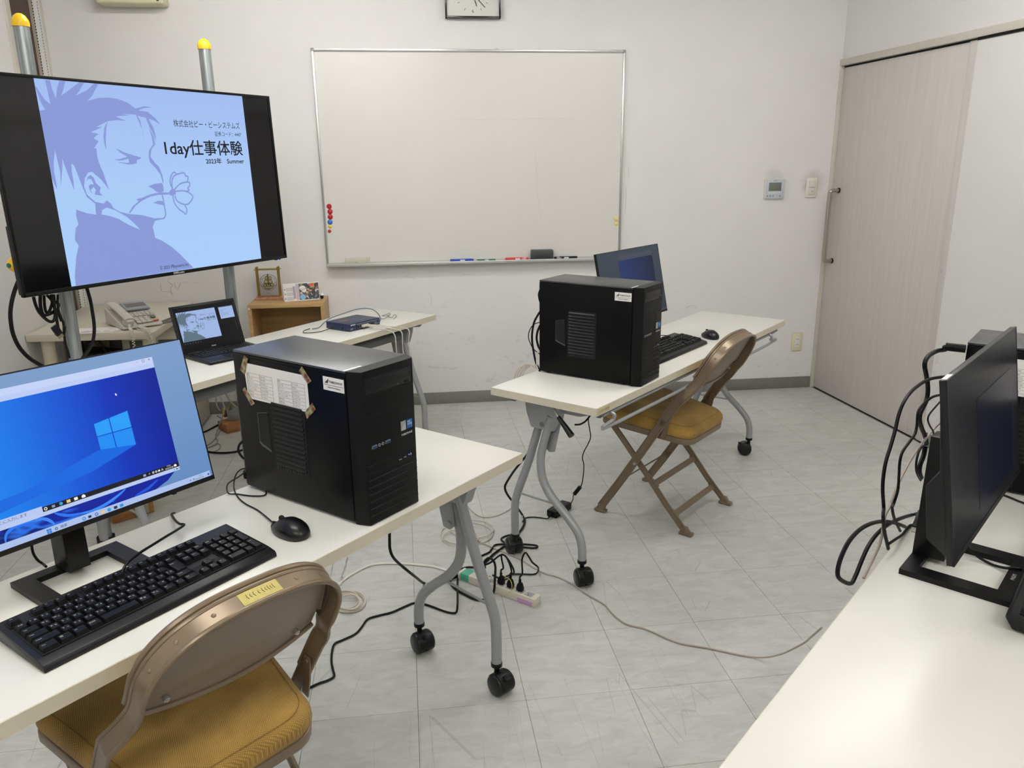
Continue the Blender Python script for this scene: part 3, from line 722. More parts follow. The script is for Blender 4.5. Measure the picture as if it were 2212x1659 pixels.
# paper label on the near corner of the right-hand table
def tloc(t, x, y, z): return Matrix.Translation(t.location) @ Matrix.Rotation(t.rotation_euler.z, 4, 'Z') @ Vector((x, y, z))
b = MB(); b.box(.010, .082, -.0012, -.0002, TH - .024, TH - .004); lb = b.build('asset_label', mat('yellowed_tape', '#cfc39c', .5), tabB)
b = MB(); b.text('いきいき会館', .0105, frame((.014, -.0014, TH - .018), (1, 0, 0), (0, -1, 0))); b.build('lettering', PRINT, lb)

# ================================================================ folding chairs
def chair(label, loc, rot, tape, group='bronze folding chairs with mustard seats'):
    """local frame: +y forwards (to the table), x to the sitter's right"""
    t = thing('folding_chair', label, 'chair', (loc[0], loc[1], 0), rot, group)
    X = .206; XH = .178
    low = [(.205, .022), (.12, .15), (.045, .27), (-.05, .423), (-.120, .535), (-.141, .563)]
    ups = [(-.166, .592, XH + .016), (-.189, .622, XH + .003), (-.210, .648, XH)]
    side = [(X, y, z) for y, z in low] + [(x, y, z) for y, z, x in ups]
    hoop = []
    n = 20
    for k in range(n + 1):
        a = math.pi * k / n; c, s = math.cos(a), math.sin(a)
        x = XH * math.copysign(abs(c) ** (2 / 2.6), c); q = abs(s) ** (2 / 2.6)
        hoop.append((x, -.216 - .072 * q, .656 + .143 * q))
    path = side + hoop[1:-1] + [(-x, y, z) for x, y, z in reversed(side)]
    P = catmull([Vector(p) for p in path], 6)
    # channel frame: flat band with rolled rims along its two edges
    def updir(p):   # depth direction of the band (in the y-z plane), square to the slanted side frame
        z = p.z
        return Vector((0, .80, .60)) if z < .56 else (Vector((0, .80, .60)).lerp(Vector((0, .92, .38)), min(1, (z - .56) / .08)))
    P2 = P; m = len(P2)
    for nm, z0, z1 in (('backrest_frame', .50, 9), ('leg', -1, .50)):
        segs = []
        hw = .017 if nm == 'backrest_frame' else .0135
        sect = [(-hw, -.002), (hw, -.002), (hw, .002), (-hw, .002)]
        if nm == 'backrest_frame': segs = [[p for p in P2 if p.z >= .44]]
        else:
            idx = [i for i, p in enumerate(P2) if p.z < .485]; half = [i for i in idx if i < m / 2]; oth = [i for i in idx if i >= m / 2]
            segs = [[P2[i] for i in half] , [P2[i] for i in oth]]
        for sg in segs:
            b = MB(); L_ = len(sg)
            def upf(f, sg=sg, L_=L_): return updir(sg[min(L_ - 1, int(round(f * (L_ - 1))))])
            b.sweep(sg, sect, upf=upf)
            for s_ in (-1, 1):
                b.tube([p + updir(p).normalized() * (hw * s_) for p in sg], .0046, n=8)
            o = b.build(nm, CHB, t)
            if nm == 'leg':
                f = min(sg, key=lambda p: p.z); sx = 1 if f.x > 0 else -1
                b = MB(); b.box(-.014, .014, -.030, .024, .0, .014, r=.004, mx=Matrix.Translation((f.x, f.y + .002, 0))); b.prism([(-.020, .010), (.020, .010), (.006, .035), (-.022, .035)], -.011, .011, axis='x', r=.003, mx=Matrix.Translation((f.x, f.y, 0))); b.build('foot', CHB, o)
    # rear legs cross from under the seat front to the back feet
    for sx in (-1, 1):
        x = .187 * sx; pr = [(x, .175, .405), (x, .123, .35), (x, -.012, .202), (x, -.093, .106), (x, -.178, .018)]
        b = MB(); b.sweep([Vector(p) for p in pr], [(-.0125, -.0035), (.0125, -.0035), (.0125, .0035), (-.0125, .0035)], side=(0, .75, .66))
        for s_ in (-1, 1): b.tube([Vector(p) + Vector((0, .75, .66)).normalized() * (.0125 * s_) for p in pr], .0042, n=7)
        o = b.build('rear_leg', CHB, t)
        b = MB(); b.box(-.014, .014, -.030, .026, 0, .014, r=.004, mx=Matrix.Translation((x, -.186, 0))); b.prism([(-.018, .010), (.016, .010), (.024, .034), (-.004, .034)], -.011, .011, axis='x', r=.003, mx=Matrix.Translation((x, -.186, 0))); b.build('foot', CHB, o)
        b = MB(); b.cyl((x + .004 * sx, .040, .262), (.222 * sx, .040, .262), .006, 12); b.build('pivot', ALU, o)
    def bar(y, z, hwid, nrm, x0=.183, nm='crossbar'):
        b = MB(); n_ = Vector(nrm).normalized(); tt = Vector((1, 0, 0)).cross(n_)
        for off, w, d in ((0, .0125, .003), (.0055, .004, .006), (-.0055, .004, .006)):
            c = Vector((0, y, z)) + tt * off
            b.sweep([(-x0, c.y, c.z), (x0, c.y, c.z)], [(-w, -d / 2), (w, -d / 2), (w, d / 2), (-w, d / 2)], side=tt)
        for sx in (-1, 1):
            b.sweep([(sx * x0, y, z), (sx * (x0 - .02), y, z)], [(-.019, -.0025), (.019, -.0025), (.012, .0025), (-.012, .0025)], side=tt)
        b.build(nm, CHB, t)
    bar(-.032, .178, .0125, (0, -.66, .75)); bar(-.128, .070, .0125, (0, -.66, .75)); bar(.112, .165, .0125, (0, .6, .75), x0=.205, nm='front_crossbar')
    # seat
    tilt = Matrix.Translation((0, .015, .405)) @ Matrix.Rotation(R(6.5), 4, 'X')
    def outline(g, n=6):
        f, r_ = .216 - g, .172 - g; y0, y1 = -.190 + g, .198 - g; out = []
        for (cx, cy, a0, rad) in ((f - .035, y1 - .035, 0, .035), (-f + .035, y1 - .035, 90, .035), (-r_ + .06, y0 + .06, 180, .06), (r_ - .06, y0 + .06, 270, .06)):
            for k in range(n + 1): a = R(a0 + 90 * k / n); out.append((cx + rad * math.cos(a), cy + rad * math.sin(a)))
        return out
    b = MB(); b.prism(outline(.0), -.022, .004, r=.004, flat_r=True, mx=tilt); b.build('seat_pan', CHB, t)
    b = MB(); rings = []
    for g, z in ((.004, .004), (-.001, .018), (.001, .034), (.008, .045), (.024, .052), (.055, .056), (.10, .058)):
        rings.append([b.bm.verts.new(tilt @ Vector((x, y, z))) for x, y in outline(g)])
    for A, B in zip(rings, rings[1:]):
        for k in range(len(A)): b.bm.faces.new((A[k], A[(k + 1) % len(A)], B[(k + 1) % len(B)], B[k]))
    b.bm.faces.new(rings[-1]); b.bm.faces.new(rings[0][::-1])
    sc_ = b.build('seat_cushion', FAB, t, smooth=60)
    b = MB(); ol = outline(.017); b.tube([tilt @ Vector((x, y, .0505)) for x, y in ol], .0009, n=5, closed=True); b.build('seam', mat('mustard_thread', '#8a6a34', .9), sc_)
    # backrest: bowed metal panel with a fabric pad on the sitter's side
    def bz(u):   # top of the panel for x = u*.2
        return .656 + .138 * max(0.0, 1 - abs(u) ** 2.6) ** (1 / 2.6)
    def surf(u, v, off, sc=.169):
        x = (2 * u - 1); zt_ = bz(x); zb = .612 - .018 * (1 - x * x); z = zb + (zt_ - zb) * v
        y = -.168 - (z - .612) * .62 + .0 if z < .655 else -.205 - (z - .655) * .54
        bow = .022 * (1 - x * x)
        return (x * sc, y - bow + off * .88, z + off * .45)
    b = MB(); b.grid(lambda u, v: surf(u, v, .004), 24, 8); pn = b.build('back_panel', CHD, t)
    b = MB(); b.tube([surf(k / 24, 0, .002) for k in range(25)], .0055, n=8); b.build('lower_rim', CHB, t)
    b = MB(); N1, N2 = 24, 10
    b.grid(lambda u, v: surf(u, v, .008 + .016 * (min(1, 9 * u * (1 - u)) * min(1, 8 * v * (1 - v))) ** .5), N1, N2); b.build('back_cushion', FAB, t, smooth=70)
    for u in (.14, .86):
        rv = MB(); p = Vector(surf(u, .16, .003)); rv.cyl(p, p + Vector((0, -.006, -.003)), .0052, 12); rv.cyl(p + Vector((0, -.006, -.003)), p + Vector((0, -.008, -.004)), .003, 10); rv.build('screw', ALU, t)
    for k in (3, 5.5, 8, 12, 14.5, 17):
        a = math.pi * k / n; c, s = math.cos(a), math.sin(a); q = abs(s) ** (2 / 2.6); x = XH * math.copysign(abs(c) ** (2 / 2.6), c)
        p = Vector((x, -.216 - .072 * q, .656 + .143 * q)); nn = Vector((c, -.35 * s, .8 * s)).normalized()
        rv = MB(); rv.lathe(dome(.004, .0022), 10, mx=frame(p + nn * .0018, nn.orthogonal(), nn)); rv.build('rivet', CHB, t)
    # the padded panel has its own rolled rim in front of the hoop, with the shade between painted as a dark strip
    rim = [p + updir(p).normalized() * .028 + Vector((0, 0, -.001)) for p in P2 if p.z > .640]
    b = MB(); b.tube(rim, .0062, n=8); b.build('panel_rim', CHB, t)
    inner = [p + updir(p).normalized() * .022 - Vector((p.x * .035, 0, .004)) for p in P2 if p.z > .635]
    b = MB(); b.sweep(inner, [(-.008, -.001), (.008, -.001), (.008, .001), (-.008, .001)], upf=lambda f: (0, .85, .5)); b.build('rim_gap_shade', mat('bronze_shadow', '#3a3128', .6), t)
    # hinge links beside the seat
    for sx in (-1, 1):
        b = MB(); b.sweep([(.200 * sx, -.092, .490), (.200 * sx, -.085, .44), (.200 * sx, -.072, .392)], [(-.010, -.0018), (.010, -.0018), (.010, .0018), (-.010, .0018)], side=(0, 1, 0)); lk = b.build('hinge_link', CHB, t)
        b = MB(); b.cyl((.195 * sx, -.092, .482), (.203 * sx, -.092, .482), .004, 12); b.build('rivet', CHB, lk)
    # strip of yellow tape on the band of the hoop
    k0, k1 = tape; pts = []
    b = MB()
    for k in range(9):
        a = math.pi * (k0 + (k1 - k0) * k / 8); c, s = math.cos(a), math.sin(a); q = abs(s) ** (2 / 2.6); x = XH * math.copysign(abs(c) ** (2 / 2.6), c)
        pts.append(Vector((x, -.216 - .072 * q, .656 + .143 * q)))
    cen = Vector((0, -.19, .6))
    L1 = []; L2 = []
    for i, p in enumerate(pts):
        d = updir(p).normalized(); tt = (pts[min(i + 1, 8)] - pts[max(i - 1, 0)]).normalized(); o = tt.cross(d).normalized()
        if o.dot(p - cen) < 0: o = -o
        p = p + o * .0026; L1.append(b.bm.verts.new(p + d * .0125)); L2.append(b.bm.verts.new(p - d * .0125))
    for i in range(8): b.bm.faces.new((L1[i], L1[i + 1], L2[i + 1], L2[i]))
    tp = b.build('tape_strip', mat('yellow_tape', '#b9ab62', .6, noise=.1, nscale=90), t)
    b = MB(); i = 2
    for q in range(9):
        f = .18 + q * .075; i = int(f * 8); p = pts[i].lerp(pts[i + 1], f * 8 - i); d = updir(p).normalized(); tt = (pts[i + 1] - pts[i]).normalized(); o = tt.cross(d).normalized()
        if o.dot(p - cen) < 0: o = -o
        p = p + o * .003; w = .0045 if q % 2 else .006
        b.tube([p - d * w * .6, p + tt * .002 + d * w * .2, p + tt * .001 + d * w], .0004, n=4)
    b.build('handwriting', PRINT, tp)
    return t
chA = chair('bronze folding chair with a mustard woven seat in the foreground, its back to the viewer', (-.422, -.492), R(131.1 - 90), (.455, .53))
chB = chair('bronze folding chair with a mustard seat standing at the table before the back wall', (1.096, 1.164), R(133.5 - 90), (.30, .38))
# ================================================================ computer towers
def tower(label, o, ang, paper=False):
    """origin at the rear corner of the vented side; x towards the front, y across"""
    t = thing('computer_tower', label, 'computer', (o[0], o[1], TH), ang, 'black computer towers')
    W_, H2, Ls, F = .182, .346, .3735, .4085
    b = MB(); b.box(0, Ls - .001, 0, W_, .006, .3395, r=.0015); b.build('case', CASE, t)
    b = MB(); b.box(0, Ls - .0005, -.0005, W_ + .0005, .3405, H2, r=.0012); b.build('top_cover', CASETOP_LIT, t)
    b = MB(); fr = [(Ls, 0), (Ls + .004, -.0002), (F - .0015, .0105), (F, .0125), (F, W_ - .0165), (F - .0015, W_ - .0145), (Ls + .004, W_), (Ls, W_)]
    b.prism(fr, .002, H2 + .0003, r=.0008, seg=1); b.build('front_bezel', CASEF, t)
    b = MB()
    for x_ in (.03, .34):
        for y_ in (.025, .155): b.cyl((x_, y_, 0), (x_, y_, .007), .013, 14)
    b.build('rubber_foot', RUB, t)
    # side panel: raised seam, recessed louvre, handle recess
    b = MB(); b.box(.001, Ls - .002, -.0016, .0005, .010, .333, r=.0006); sp = b.build('side_panel', CASE, t)
    b = MB(); b.box(.121, .236, -.0021, -.0017, .078, .246, r=.0001, seg=1); b.build('vent_recess', DARK, sp)
    for k in range(14):
        z0 = .0905 + k * .01125
        b = MB(); b.prism([(-.0022, z0 - .0022), (-.0052, z0 - .0012), (-.0056, z0 + .0004), (-.0022, z0 + .0040)], .127, .2305, axis='x'); b.build('slat', SLAT, sp)
    b = MB()
    for k in range(12): b.box(.129 + k * .0085, .1335 + k * .0085, -.0032, -.0020, .080, .0850)
    b.build('vent_hole_bar', mat('vent_bar', '#0a0a0c', .5), sp)
    q = [(.071, .204), (.108, .210), (.111, .118), (.108, .119), (.072, .131)]
    b = MB(); b.prism(q, -.0021, -.0016, axis='y'); b.build('handle_recess', DARK, sp)
    b = MB(); b.sweep([(.071, -.0025, .133), (.080, -.0035, .1275), (.111, -.0025, .1165)], [(-.0022, -.001), (.0022, -.001), (.0022, .001), (-.0022, .001)], side=(0, 0, 1))
    b.tube([(.0712, -.002, .203), (.0712, -.002, .134)], .0007, n=5); b.tube([(.0712, -.002, .2035), (.108, -.002, .2105)], .0007, n=5); b.build('handle_edge', mat('grey_handle_edge', '#4a4a4c', .35), sp)  # recess edge drawn in a lighter grey than the panel
    # front details, local y across
    X1 = F + .0004
    def fbox(nm, y0, y1, z0, z1, m, th=.0006, x0=F - .001, par=t, r=0):
        b = MB(); b.box(x0, F + th, y0, y1, z0, z1, r=r); return b.build(nm, m, par)
    GAP = DARK
    b = MB()
    for (y0, y1, z0, z1) in ((.0135, .164, .2905, .2918), (.0135, .0145, .2918, .331), (.161, .162, .2918, .331), (.0135, .162, .3305, .3315), (.013, .164, .2495, .2503), (.013, .115, .2455, .2463), (.1145, .1153, .183, .2463), (.013, .115, .2128, .2133), (.013, .115, .1845, .1850),
                             (.012, .1655, .1365, .1378), (.012, .1655, .1186, .1200)):
        b.box(F - .001, X1, y0, y1, z0, z1)
    for y_ in (.1065, .1205, .1365, .1525): b.box(F - .001, X1, y_ - .0004, y_ + .0004, .120, .1365)
    b.build('panel_gap', GAP, t)
    for k in range(6):
        z_ = .1035 - k * .0165
        b = MB(); b.box(F - .001, F + .0006, .0125, .1655, z_ - .0011, z_ + .0011); b.build('front_slot', GAP, t)
        b = MB(); b.box(F - .001, F + .0012, .0125, .1655, z_ + .0011, z_ + .0028, r=.0004, seg=1); b.build('front_ridge', SLAT, t)
    od = fbox('optical_drive', .0175, .158, .2945, .3285, BLK2, .0012, r=.0005)
    b = MB()
    for (y0, y1, z0, z1) in ((.021, .153, .3085, .3093), (.021, .0217, .3093, .3265), (.1525, .1532, .3093, .3265), (.021, .153, .3262, .3269)): b.box(F, F + .0016, y0, y1, z0, z1)
    b.build('tray_outline', GAP, od)
    b = MB(); b.box(F, F + .0028, .1365, .1505, .2965, .3000, r=.0005); b.build('eject_button', BLK, od)
    b = MB(); b.cyl((F, .116, .2985), (F + .0020, .116, .2985), .0011, 10); b.build('drive_led', mat('dim_lens', '#8e8e8a', .3), od)
    for y_, u in ((.0355, 1), (.0505, 0), (.0610, 0), (.0765, 1)):
        b = MB()
        if u: b.box(F, F + .0012, y_ - .0075, y_ + .0075, .1735, .1805, r=.0005)
        else: b.cyl((F, y_, .177), (F + .0014, y_, .177), .0034, 16)
        pt = b.build('usb_port' if u else 'audio_jack', ALU, t)
        b = MB()
        if u: b.box(F + .0011, F + .0016, y_ - .0062, y_ + .0062, .1745, .1795)
        else: b.cyl((F + .001, y_, .177), (F + .0018, y_, .177), .0018, 12)
        b.build('socket', DARK, pt)
        if u:
            b = MB(); b.box(F + .0015, F + .0020, y_ - .0055, y_ + .0055, .1770, .1790); b.build('tongue', mat('usb_blue', '#2f6fb5', .4), pt)
    # two case stickers
    b = MB(); b.box(F, F + .0007, .1195, .1355, .188, .2095); s1 = b.build('silver_badge', mat('silver_foil', '#a9abac', .35, metal=.4), t)
    b = MB(); b.prism([(.121, .1885), (.134, .1885), (.134, .203), (.127, .199), (.123, .192)], F + .0007, F + .0009, axis='x'); b.build('highlight', mat('silver_foil2', '#c3c5c6', .35, metal=.4), s1)
    b = MB(); b.box(F, F + .0007, .139, .156, .1885, .2085); s2 = b.build('blue_badge', mat('badge_blue', '#0d63b0', .35), t)
    LF = lambda y, z, e=.0010: frame((F + e, y, z), (0, 1, 0), (1, 0, 0))
    b = MB(); b.text('intel', .0052, LF(.1402, .2028), bold=.0001); b.text('CORE', .0060, LF(.1399, .1965), xs=.95, bold=.0001); b.text('i5', .0042, LF(.1520, .1905)); b.build('badge_text', LEG, s2)
    b = MB(); b.text('THIRDWAVE', .0066, LF(.1195, .1760, .0008), xs=.93, bold=.00012)
    b.text('Reset', .0042, LF(.1078, .1225, .0008)); b.text('HDD', .0036, LF(.1240, .1235, .0008)); b.tube([(F + .0007, .1465 + .0022 * math.cos(q), .126 + .0022 * math.sin(q)) for q in [R(k) for k in range(120, 421, 30)]], .0003, n=4); b.tube([(F + .0007, .1465, .126), (F + .0007, .1465, .1292)], .0003, n=4)
    b.build('printing', LEG, t)
    b = MB(); b.cyl((F, .1405, .1265), (F + .0012, .1405, .1265), .0011, 10); b.build('power_led', glow('blue_led', '#4a6bff', 2.5), t)
    # maker's sticker on the side, thin white strip on the top
    b = MB(); b.box(.306, .369, -.0022, -.0016, .298, .3275); st = b.build('white_sticker', WHITEP, t)
    SF = lambda x, z: frame((x, -.0024, z), (1, 0, 0), (0, -1, 0))
    b = MB(); b.text('THIRDWAVE', .0070, SF(.3245, .3150), xs=1.0, bold=.0002); b.text('THIRDWAVE Magnate', .0042, SF(.3185, .3035), bold=.0001); b.box(.3085, .3665, -.0024, -.0022, .3098, .3106)
    for k, (h0, dx) in enumerate(((.004, 0), (.0065, .0035), (.0095, .007))):
        b.prism([(.3115 + dx, .3135), (.3140 + dx, .3135), (.3165 + dx, .3135 + h0), (.3140 + dx, .3135 + h0)], -.0024, -.0022, axis='y')
    b.build('sticker_print', PRINT, st)
    b = MB(); b.box(.3645, .3700, .0020, .051, H2 - .0001, H2 + .0003); b.build('white_strip', WHITEP, t)
    # rear connector field
    b = MB(); b.box(-.0012, .001, .012, .170, .02, .335); rp = b.build('rear_plate', mat('rear_steel', '#5b5c5e', .5, metal=.5), t)
    b = MB(); b.box(-.0022, -.001, .018, .165, .25, .33); b.build('supply_plate', BLK, rp)
    if paper:
        b = MB(); pp = [(.050, .3205), (.240, .3200), (.2555, .3065), (.2562, .2490), (.2400, .2365), (.0565, .2355), (.0440, .2480), (.0405, .3000)]
        b.prism(pp, -.0030, -.0024, axis='y'); pa = b.build('taped_note', WHITEP, t)
        b = MB()
        rows = ['役割', 'ホスト名', 'IPアドレス', 'サブネットマスク', 'デフォルトGW', '優先DNS', '代替DNS']
        for x0, x1, xm, vals in ((.0475, .1370, .0940, ['Hyper-V#1', 'STPC2002', '192.168.27.12', '255.255.255.0', '192.168.27.250', '192.168.12.10', '192.168.12.9']),
                                 (.1560, .2455, .2030, ['ゲストPC#1', 'WIN10_1', '192.168.27.21', '255.255.255.0', '192.168.27.250', '192.168.12.10', '192.168.12.9'])):
            z1 = .2985; dz = .0081
            for k in range(8): b.box(x0, x1, -.0032, -.0030, z1 - k * dz - .0002, z1 - k * dz + .0002)
            for x_ in (x0, xm, x1): b.box(x_ - .0002, x_ + .0002, -.0032, -.0030, z1 - 7 * dz, z1)
            for k in range(7):
                b.text(rows[k], .0048, frame((x0 + .001, -.0032, z1 - k * dz - .0056), (1, 0, 0), (0, -1, 0)), xs=.92)
                b.text(vals[k], .0048, frame((xm + .001, -.0032, z1 - k * dz - .0056), (1, 0, 0), (0, -1, 0)), xs=.85)
        b.build('table_print', mat('grey_print', '#4e4d50', .7), pa)
        fm = bpy.data.materials.new('floral_tape'); fm.use_nodes = True; nt = fm.node_tree; N = nt.nodes
        v = N.new('ShaderNodeTexVoronoi'); v.inputs['Scale'].default_value = 70; tc = N.new('ShaderNodeTexCoord'); nt.links.new(tc.outputs['Object'], v.inputs['Vector'])
        rp_ = N.new('ShaderNodeValToRGB'); e = rp_.color_ramp.elements; e[0].position = .25; e[0].color = lin('#7f2434'); e[1].position = .8; e[1].color = lin('#a99f8a'); x = e.new(.33); x.color = lin('#7d3040'); x = e.new(.40); x.color = lin('#6f7444'); x = e.new(.6); x.color = lin('#8c8f68')
        nt.links.new(v.outputs['Distance'], rp_.inputs['Fac']); nt.links.new(rp_.outputs[0], N['Principled BSDF'].inputs['Base Color']); N['Principled BSDF'].inputs['Roughness'].default_value = .45
        for q in ([(.046, .338), (.059, .331), (.0405, .2905), (.025, .301)], [(.2435, .340), (.270, .311), (.258, .303), (.233, .328)], [(.036, .261), (.0665, .226), (.053, .2185), (.026, .253)], [(.2675, .262), (.2765, .248), (.246, .221), (.240, .2355)]):
            b = MB(); b.prism(q, -.0037, -.0030 if True else 0, axis='y'); b.build('floral_tape', fm, pa)
    return t
twA = tower('black computer tower with a taped paper note on its side, on the foreground table', (-.385, .001), R(-42.8), paper=True)
twB = tower('black computer tower without a note, on the table before the back wall', (.502, .952), R(-41.8))
twD = tower('black computer tower behind the dark monitor at the right edge', (1.307, -.232), R(-46.1), paper=True)

# ================================================================ monitors
MW, MH = .522, .309
def monitor(label, base, yaw, pc, tilt, lit, w=MW, h=MH, depth=.150):
    """origin on the desk at the middle of the base's back edge; -y faces the user"""
    t = thing('monitor', label, 'monitor', (base[0], base[1], TH), yaw, 'black desktop monitors')
    MT = mat('monitor_black', '#0d0d0f', .4, spec=.35); ST = mat('stand_black', '#0e0d0d', .4, spec=.25)
    b = MB(); x = .102; y1, y0 = .0, -depth; wd = .026; z0, z1 = .0, .011
    for q in ((-x, x, y1 - wd, y1), (-x, x, y0, y0 + wd), (-x, -x + wd + .008, y0 + wd - .0005, y1 - wd + .0005), (x - wd - .008, x, y0 + wd - .0005, y1 - wd + .0005)): b.box(*q, z0, z1)
    bmesh.ops.remove_doubles(b.bm, verts=b.bm.verts, dist=.0006)
    b.build('base', ST, t)
    b = MB(); b.text('PHILIPS', .0085, frame((-.014, y0 + .010, z1 + .0003), (1, 0, 0), (0, 0, 1)), bold=.0002); b.build('base_lettering', mat('pale_grey_print', '#b9b9b7', .5), t)
    b = MB(); b.prism([(.0, .0105), (-.058, .0105), (-.050, .255), (-.004, .255)], -.021, .021, axis='x', r=.002); b.build('stand_column', ST, t)
    m = Matrix.Translation(t.location) @ Matrix.Rotation(yaw, 4, 'Z'); c = m.inverted() @ Vector(pc)
    pm = Matrix.Translation(c) @ Matrix.Rotation(-tilt, 4, 'X')
    # panel frame: X right, Y up the screen, -Z... built with y pointing away from the user
    b = MB(); b.box(-w / 2, w / 2, .0008, .011, -h / 2, h / 2, r=.0014, mx=pm)
    b.box(-w / 2, -w / 2 + .0026, -.0006, .002, -h / 2, h / 2, mx=pm); b.box(w / 2 - .0026, w / 2, -.0006, .002, -h / 2, h / 2, mx=pm); b.box(-w / 2, w / 2, -.0006, .002, h / 2 - .0026, h / 2, mx=pm)
    b.box(-w / 2, w / 2, -.0010, .002, -h / 2, -h / 2 + .0095, mx=pm)
    pn = b.build('panel', MT, t)
    b = MB(); b.prism([(.010, h * .5 - .02), (.014, h * .5 - .03), (.018, h * .0), (.040, -.025), (.042, -h / 2 + .035), (.010, -h / 2 + .004)], -w / 2 + .012, w / 2 - .012, axis='x', r=.003, mx=pm); b.build('back_shell', mat('monitor_back', '#1a1b1d', .45, spec=.35), t)
    by = m.inverted() @ Vector((base[0], base[1], TH))
    b = MB(); b.cyl(Vector((0, -.028, .205)), Vector((0, c.y + .03, .205 + .01)), .018, 14); b.build('hinge', ST, t)
    b = MB(); b.box(-w / 2 + .0026, w / 2 - .0026, .0, .0009, -h / 2 + .0095, h / 2 - .0026, mx=pm)
    sc = b.build('screen', BLKG if not lit else lit['bg'], pn)
    b = MB(); b.box(w / 2 - .10, w / 2 - .092, -.004, .002, -h / 2 - .0015, -h / 2 + .002, mx=pm); b.build('button_nub', MT, pn)
    return t, pm, pn
def grad_screen(name, stops, d=(1, 0, 0), sc=1.0, off=0.0, s=1.0, radial=False, noise=0):
    """display content: colour ramp along a direction of the panel (object coordinates of the thing)"""
    m = bpy.data.materials.new(name); m.use_nodes = True; nt = m.node_tree; N = nt.nodes; L = nt.links; b = N['Principled BSDF']
    b.inputs['Base Color'].default_value = (.01, .01, .01, 1); b.inputs['Roughness'].default_value = .28; b.inputs['Specular IOR Level'].default_value = .08
    tc = N.new('ShaderNodeTexCoord'); v = N.new('ShaderNodeVectorMath'); v.operation = 'DOT_PRODUCT'; v.inputs[1].default_value = d
    L.new(tc.outputs['Object'], v.inputs[0])
    mr = N.new('ShaderNodeMath'); mr.operation = 'MULTIPLY_ADD'; mr.inputs[1].default_value = sc; mr.inputs[2].default_value = off; L.new(v.outputs['Value'], mr.inputs[0])
    if noise:
        mp = N.new('ShaderNodeMapping'); mp.inputs['Scale'].default_value = (4, 1, 9); mp.inputs['Rotation'].default_value = (0, .5, 0); L.new(tc.outputs['Object'], mp.inputs['Vector'])
        n = N.new('ShaderNodeTexNoise'); n.inputs['Scale'].default_value = 2.2; n.inputs['Detail'].default_value = 1; n.inputs['Distortion'].default_value = 2.5; L.new(mp.outputs[0], n.inputs['Vector'])
        a = N.new('ShaderNodeMath'); a.operation = 'MULTIPLY_ADD'; a.inputs[1].default_value = noise; L.new(n.outputs['Fac'], a.inputs[0]); L.new(mr.outputs[0], a.inputs[2]); mr = a
    r = N.new('ShaderNodeValToRGB'); e = r.color_ramp.elements
    e[0].position = stops[0][0]; e[0].color = lin(stops[0][1]); e[1].position = stops[-1][0]; e[1].color = lin(stops[-1][1])
    for p, c in stops[1:-1]: q = e.new(p); q.color = lin(c)
    L.new(mr.outputs[0], r.inputs['Fac']); L.new(r.outputs[0], b.inputs['Emission Color']); b.inputs['Emission Strength'].default_value = s
    MATS[name] = m; return m
def rect(x0, x1, z0, z1, y, m, name, parent, pm):
    b = MB(); b.poly([pm @ Vector(p) for p in ((x0, y, z0), (x1, y, z0), (x1, y, z1), (x0, y, z1))]); return b.build(name, m, parent, smooth=0)
def polyo(pts, y, m, name, parent, pm):
    b = MB(); b.poly([pm @ Vector((p[0], y, p[1])) for p in pts]); return b.build(name, m, parent, smooth=0)
bgA = grad_screen('desktop_blue_grey', [(0, '#7c9bc8'), (.5, '#6d93c4'), (1, '#5c86b8')], d=(0, .0, -1), sc=3, off=1.2)
moA, pmA, pnA = monitor('lit monitor with a bright blue desktop on the foreground table', (-.6685, -.3485), R(46.7), (-.6095, -.3685, .948), .207, {'bg': bgA})
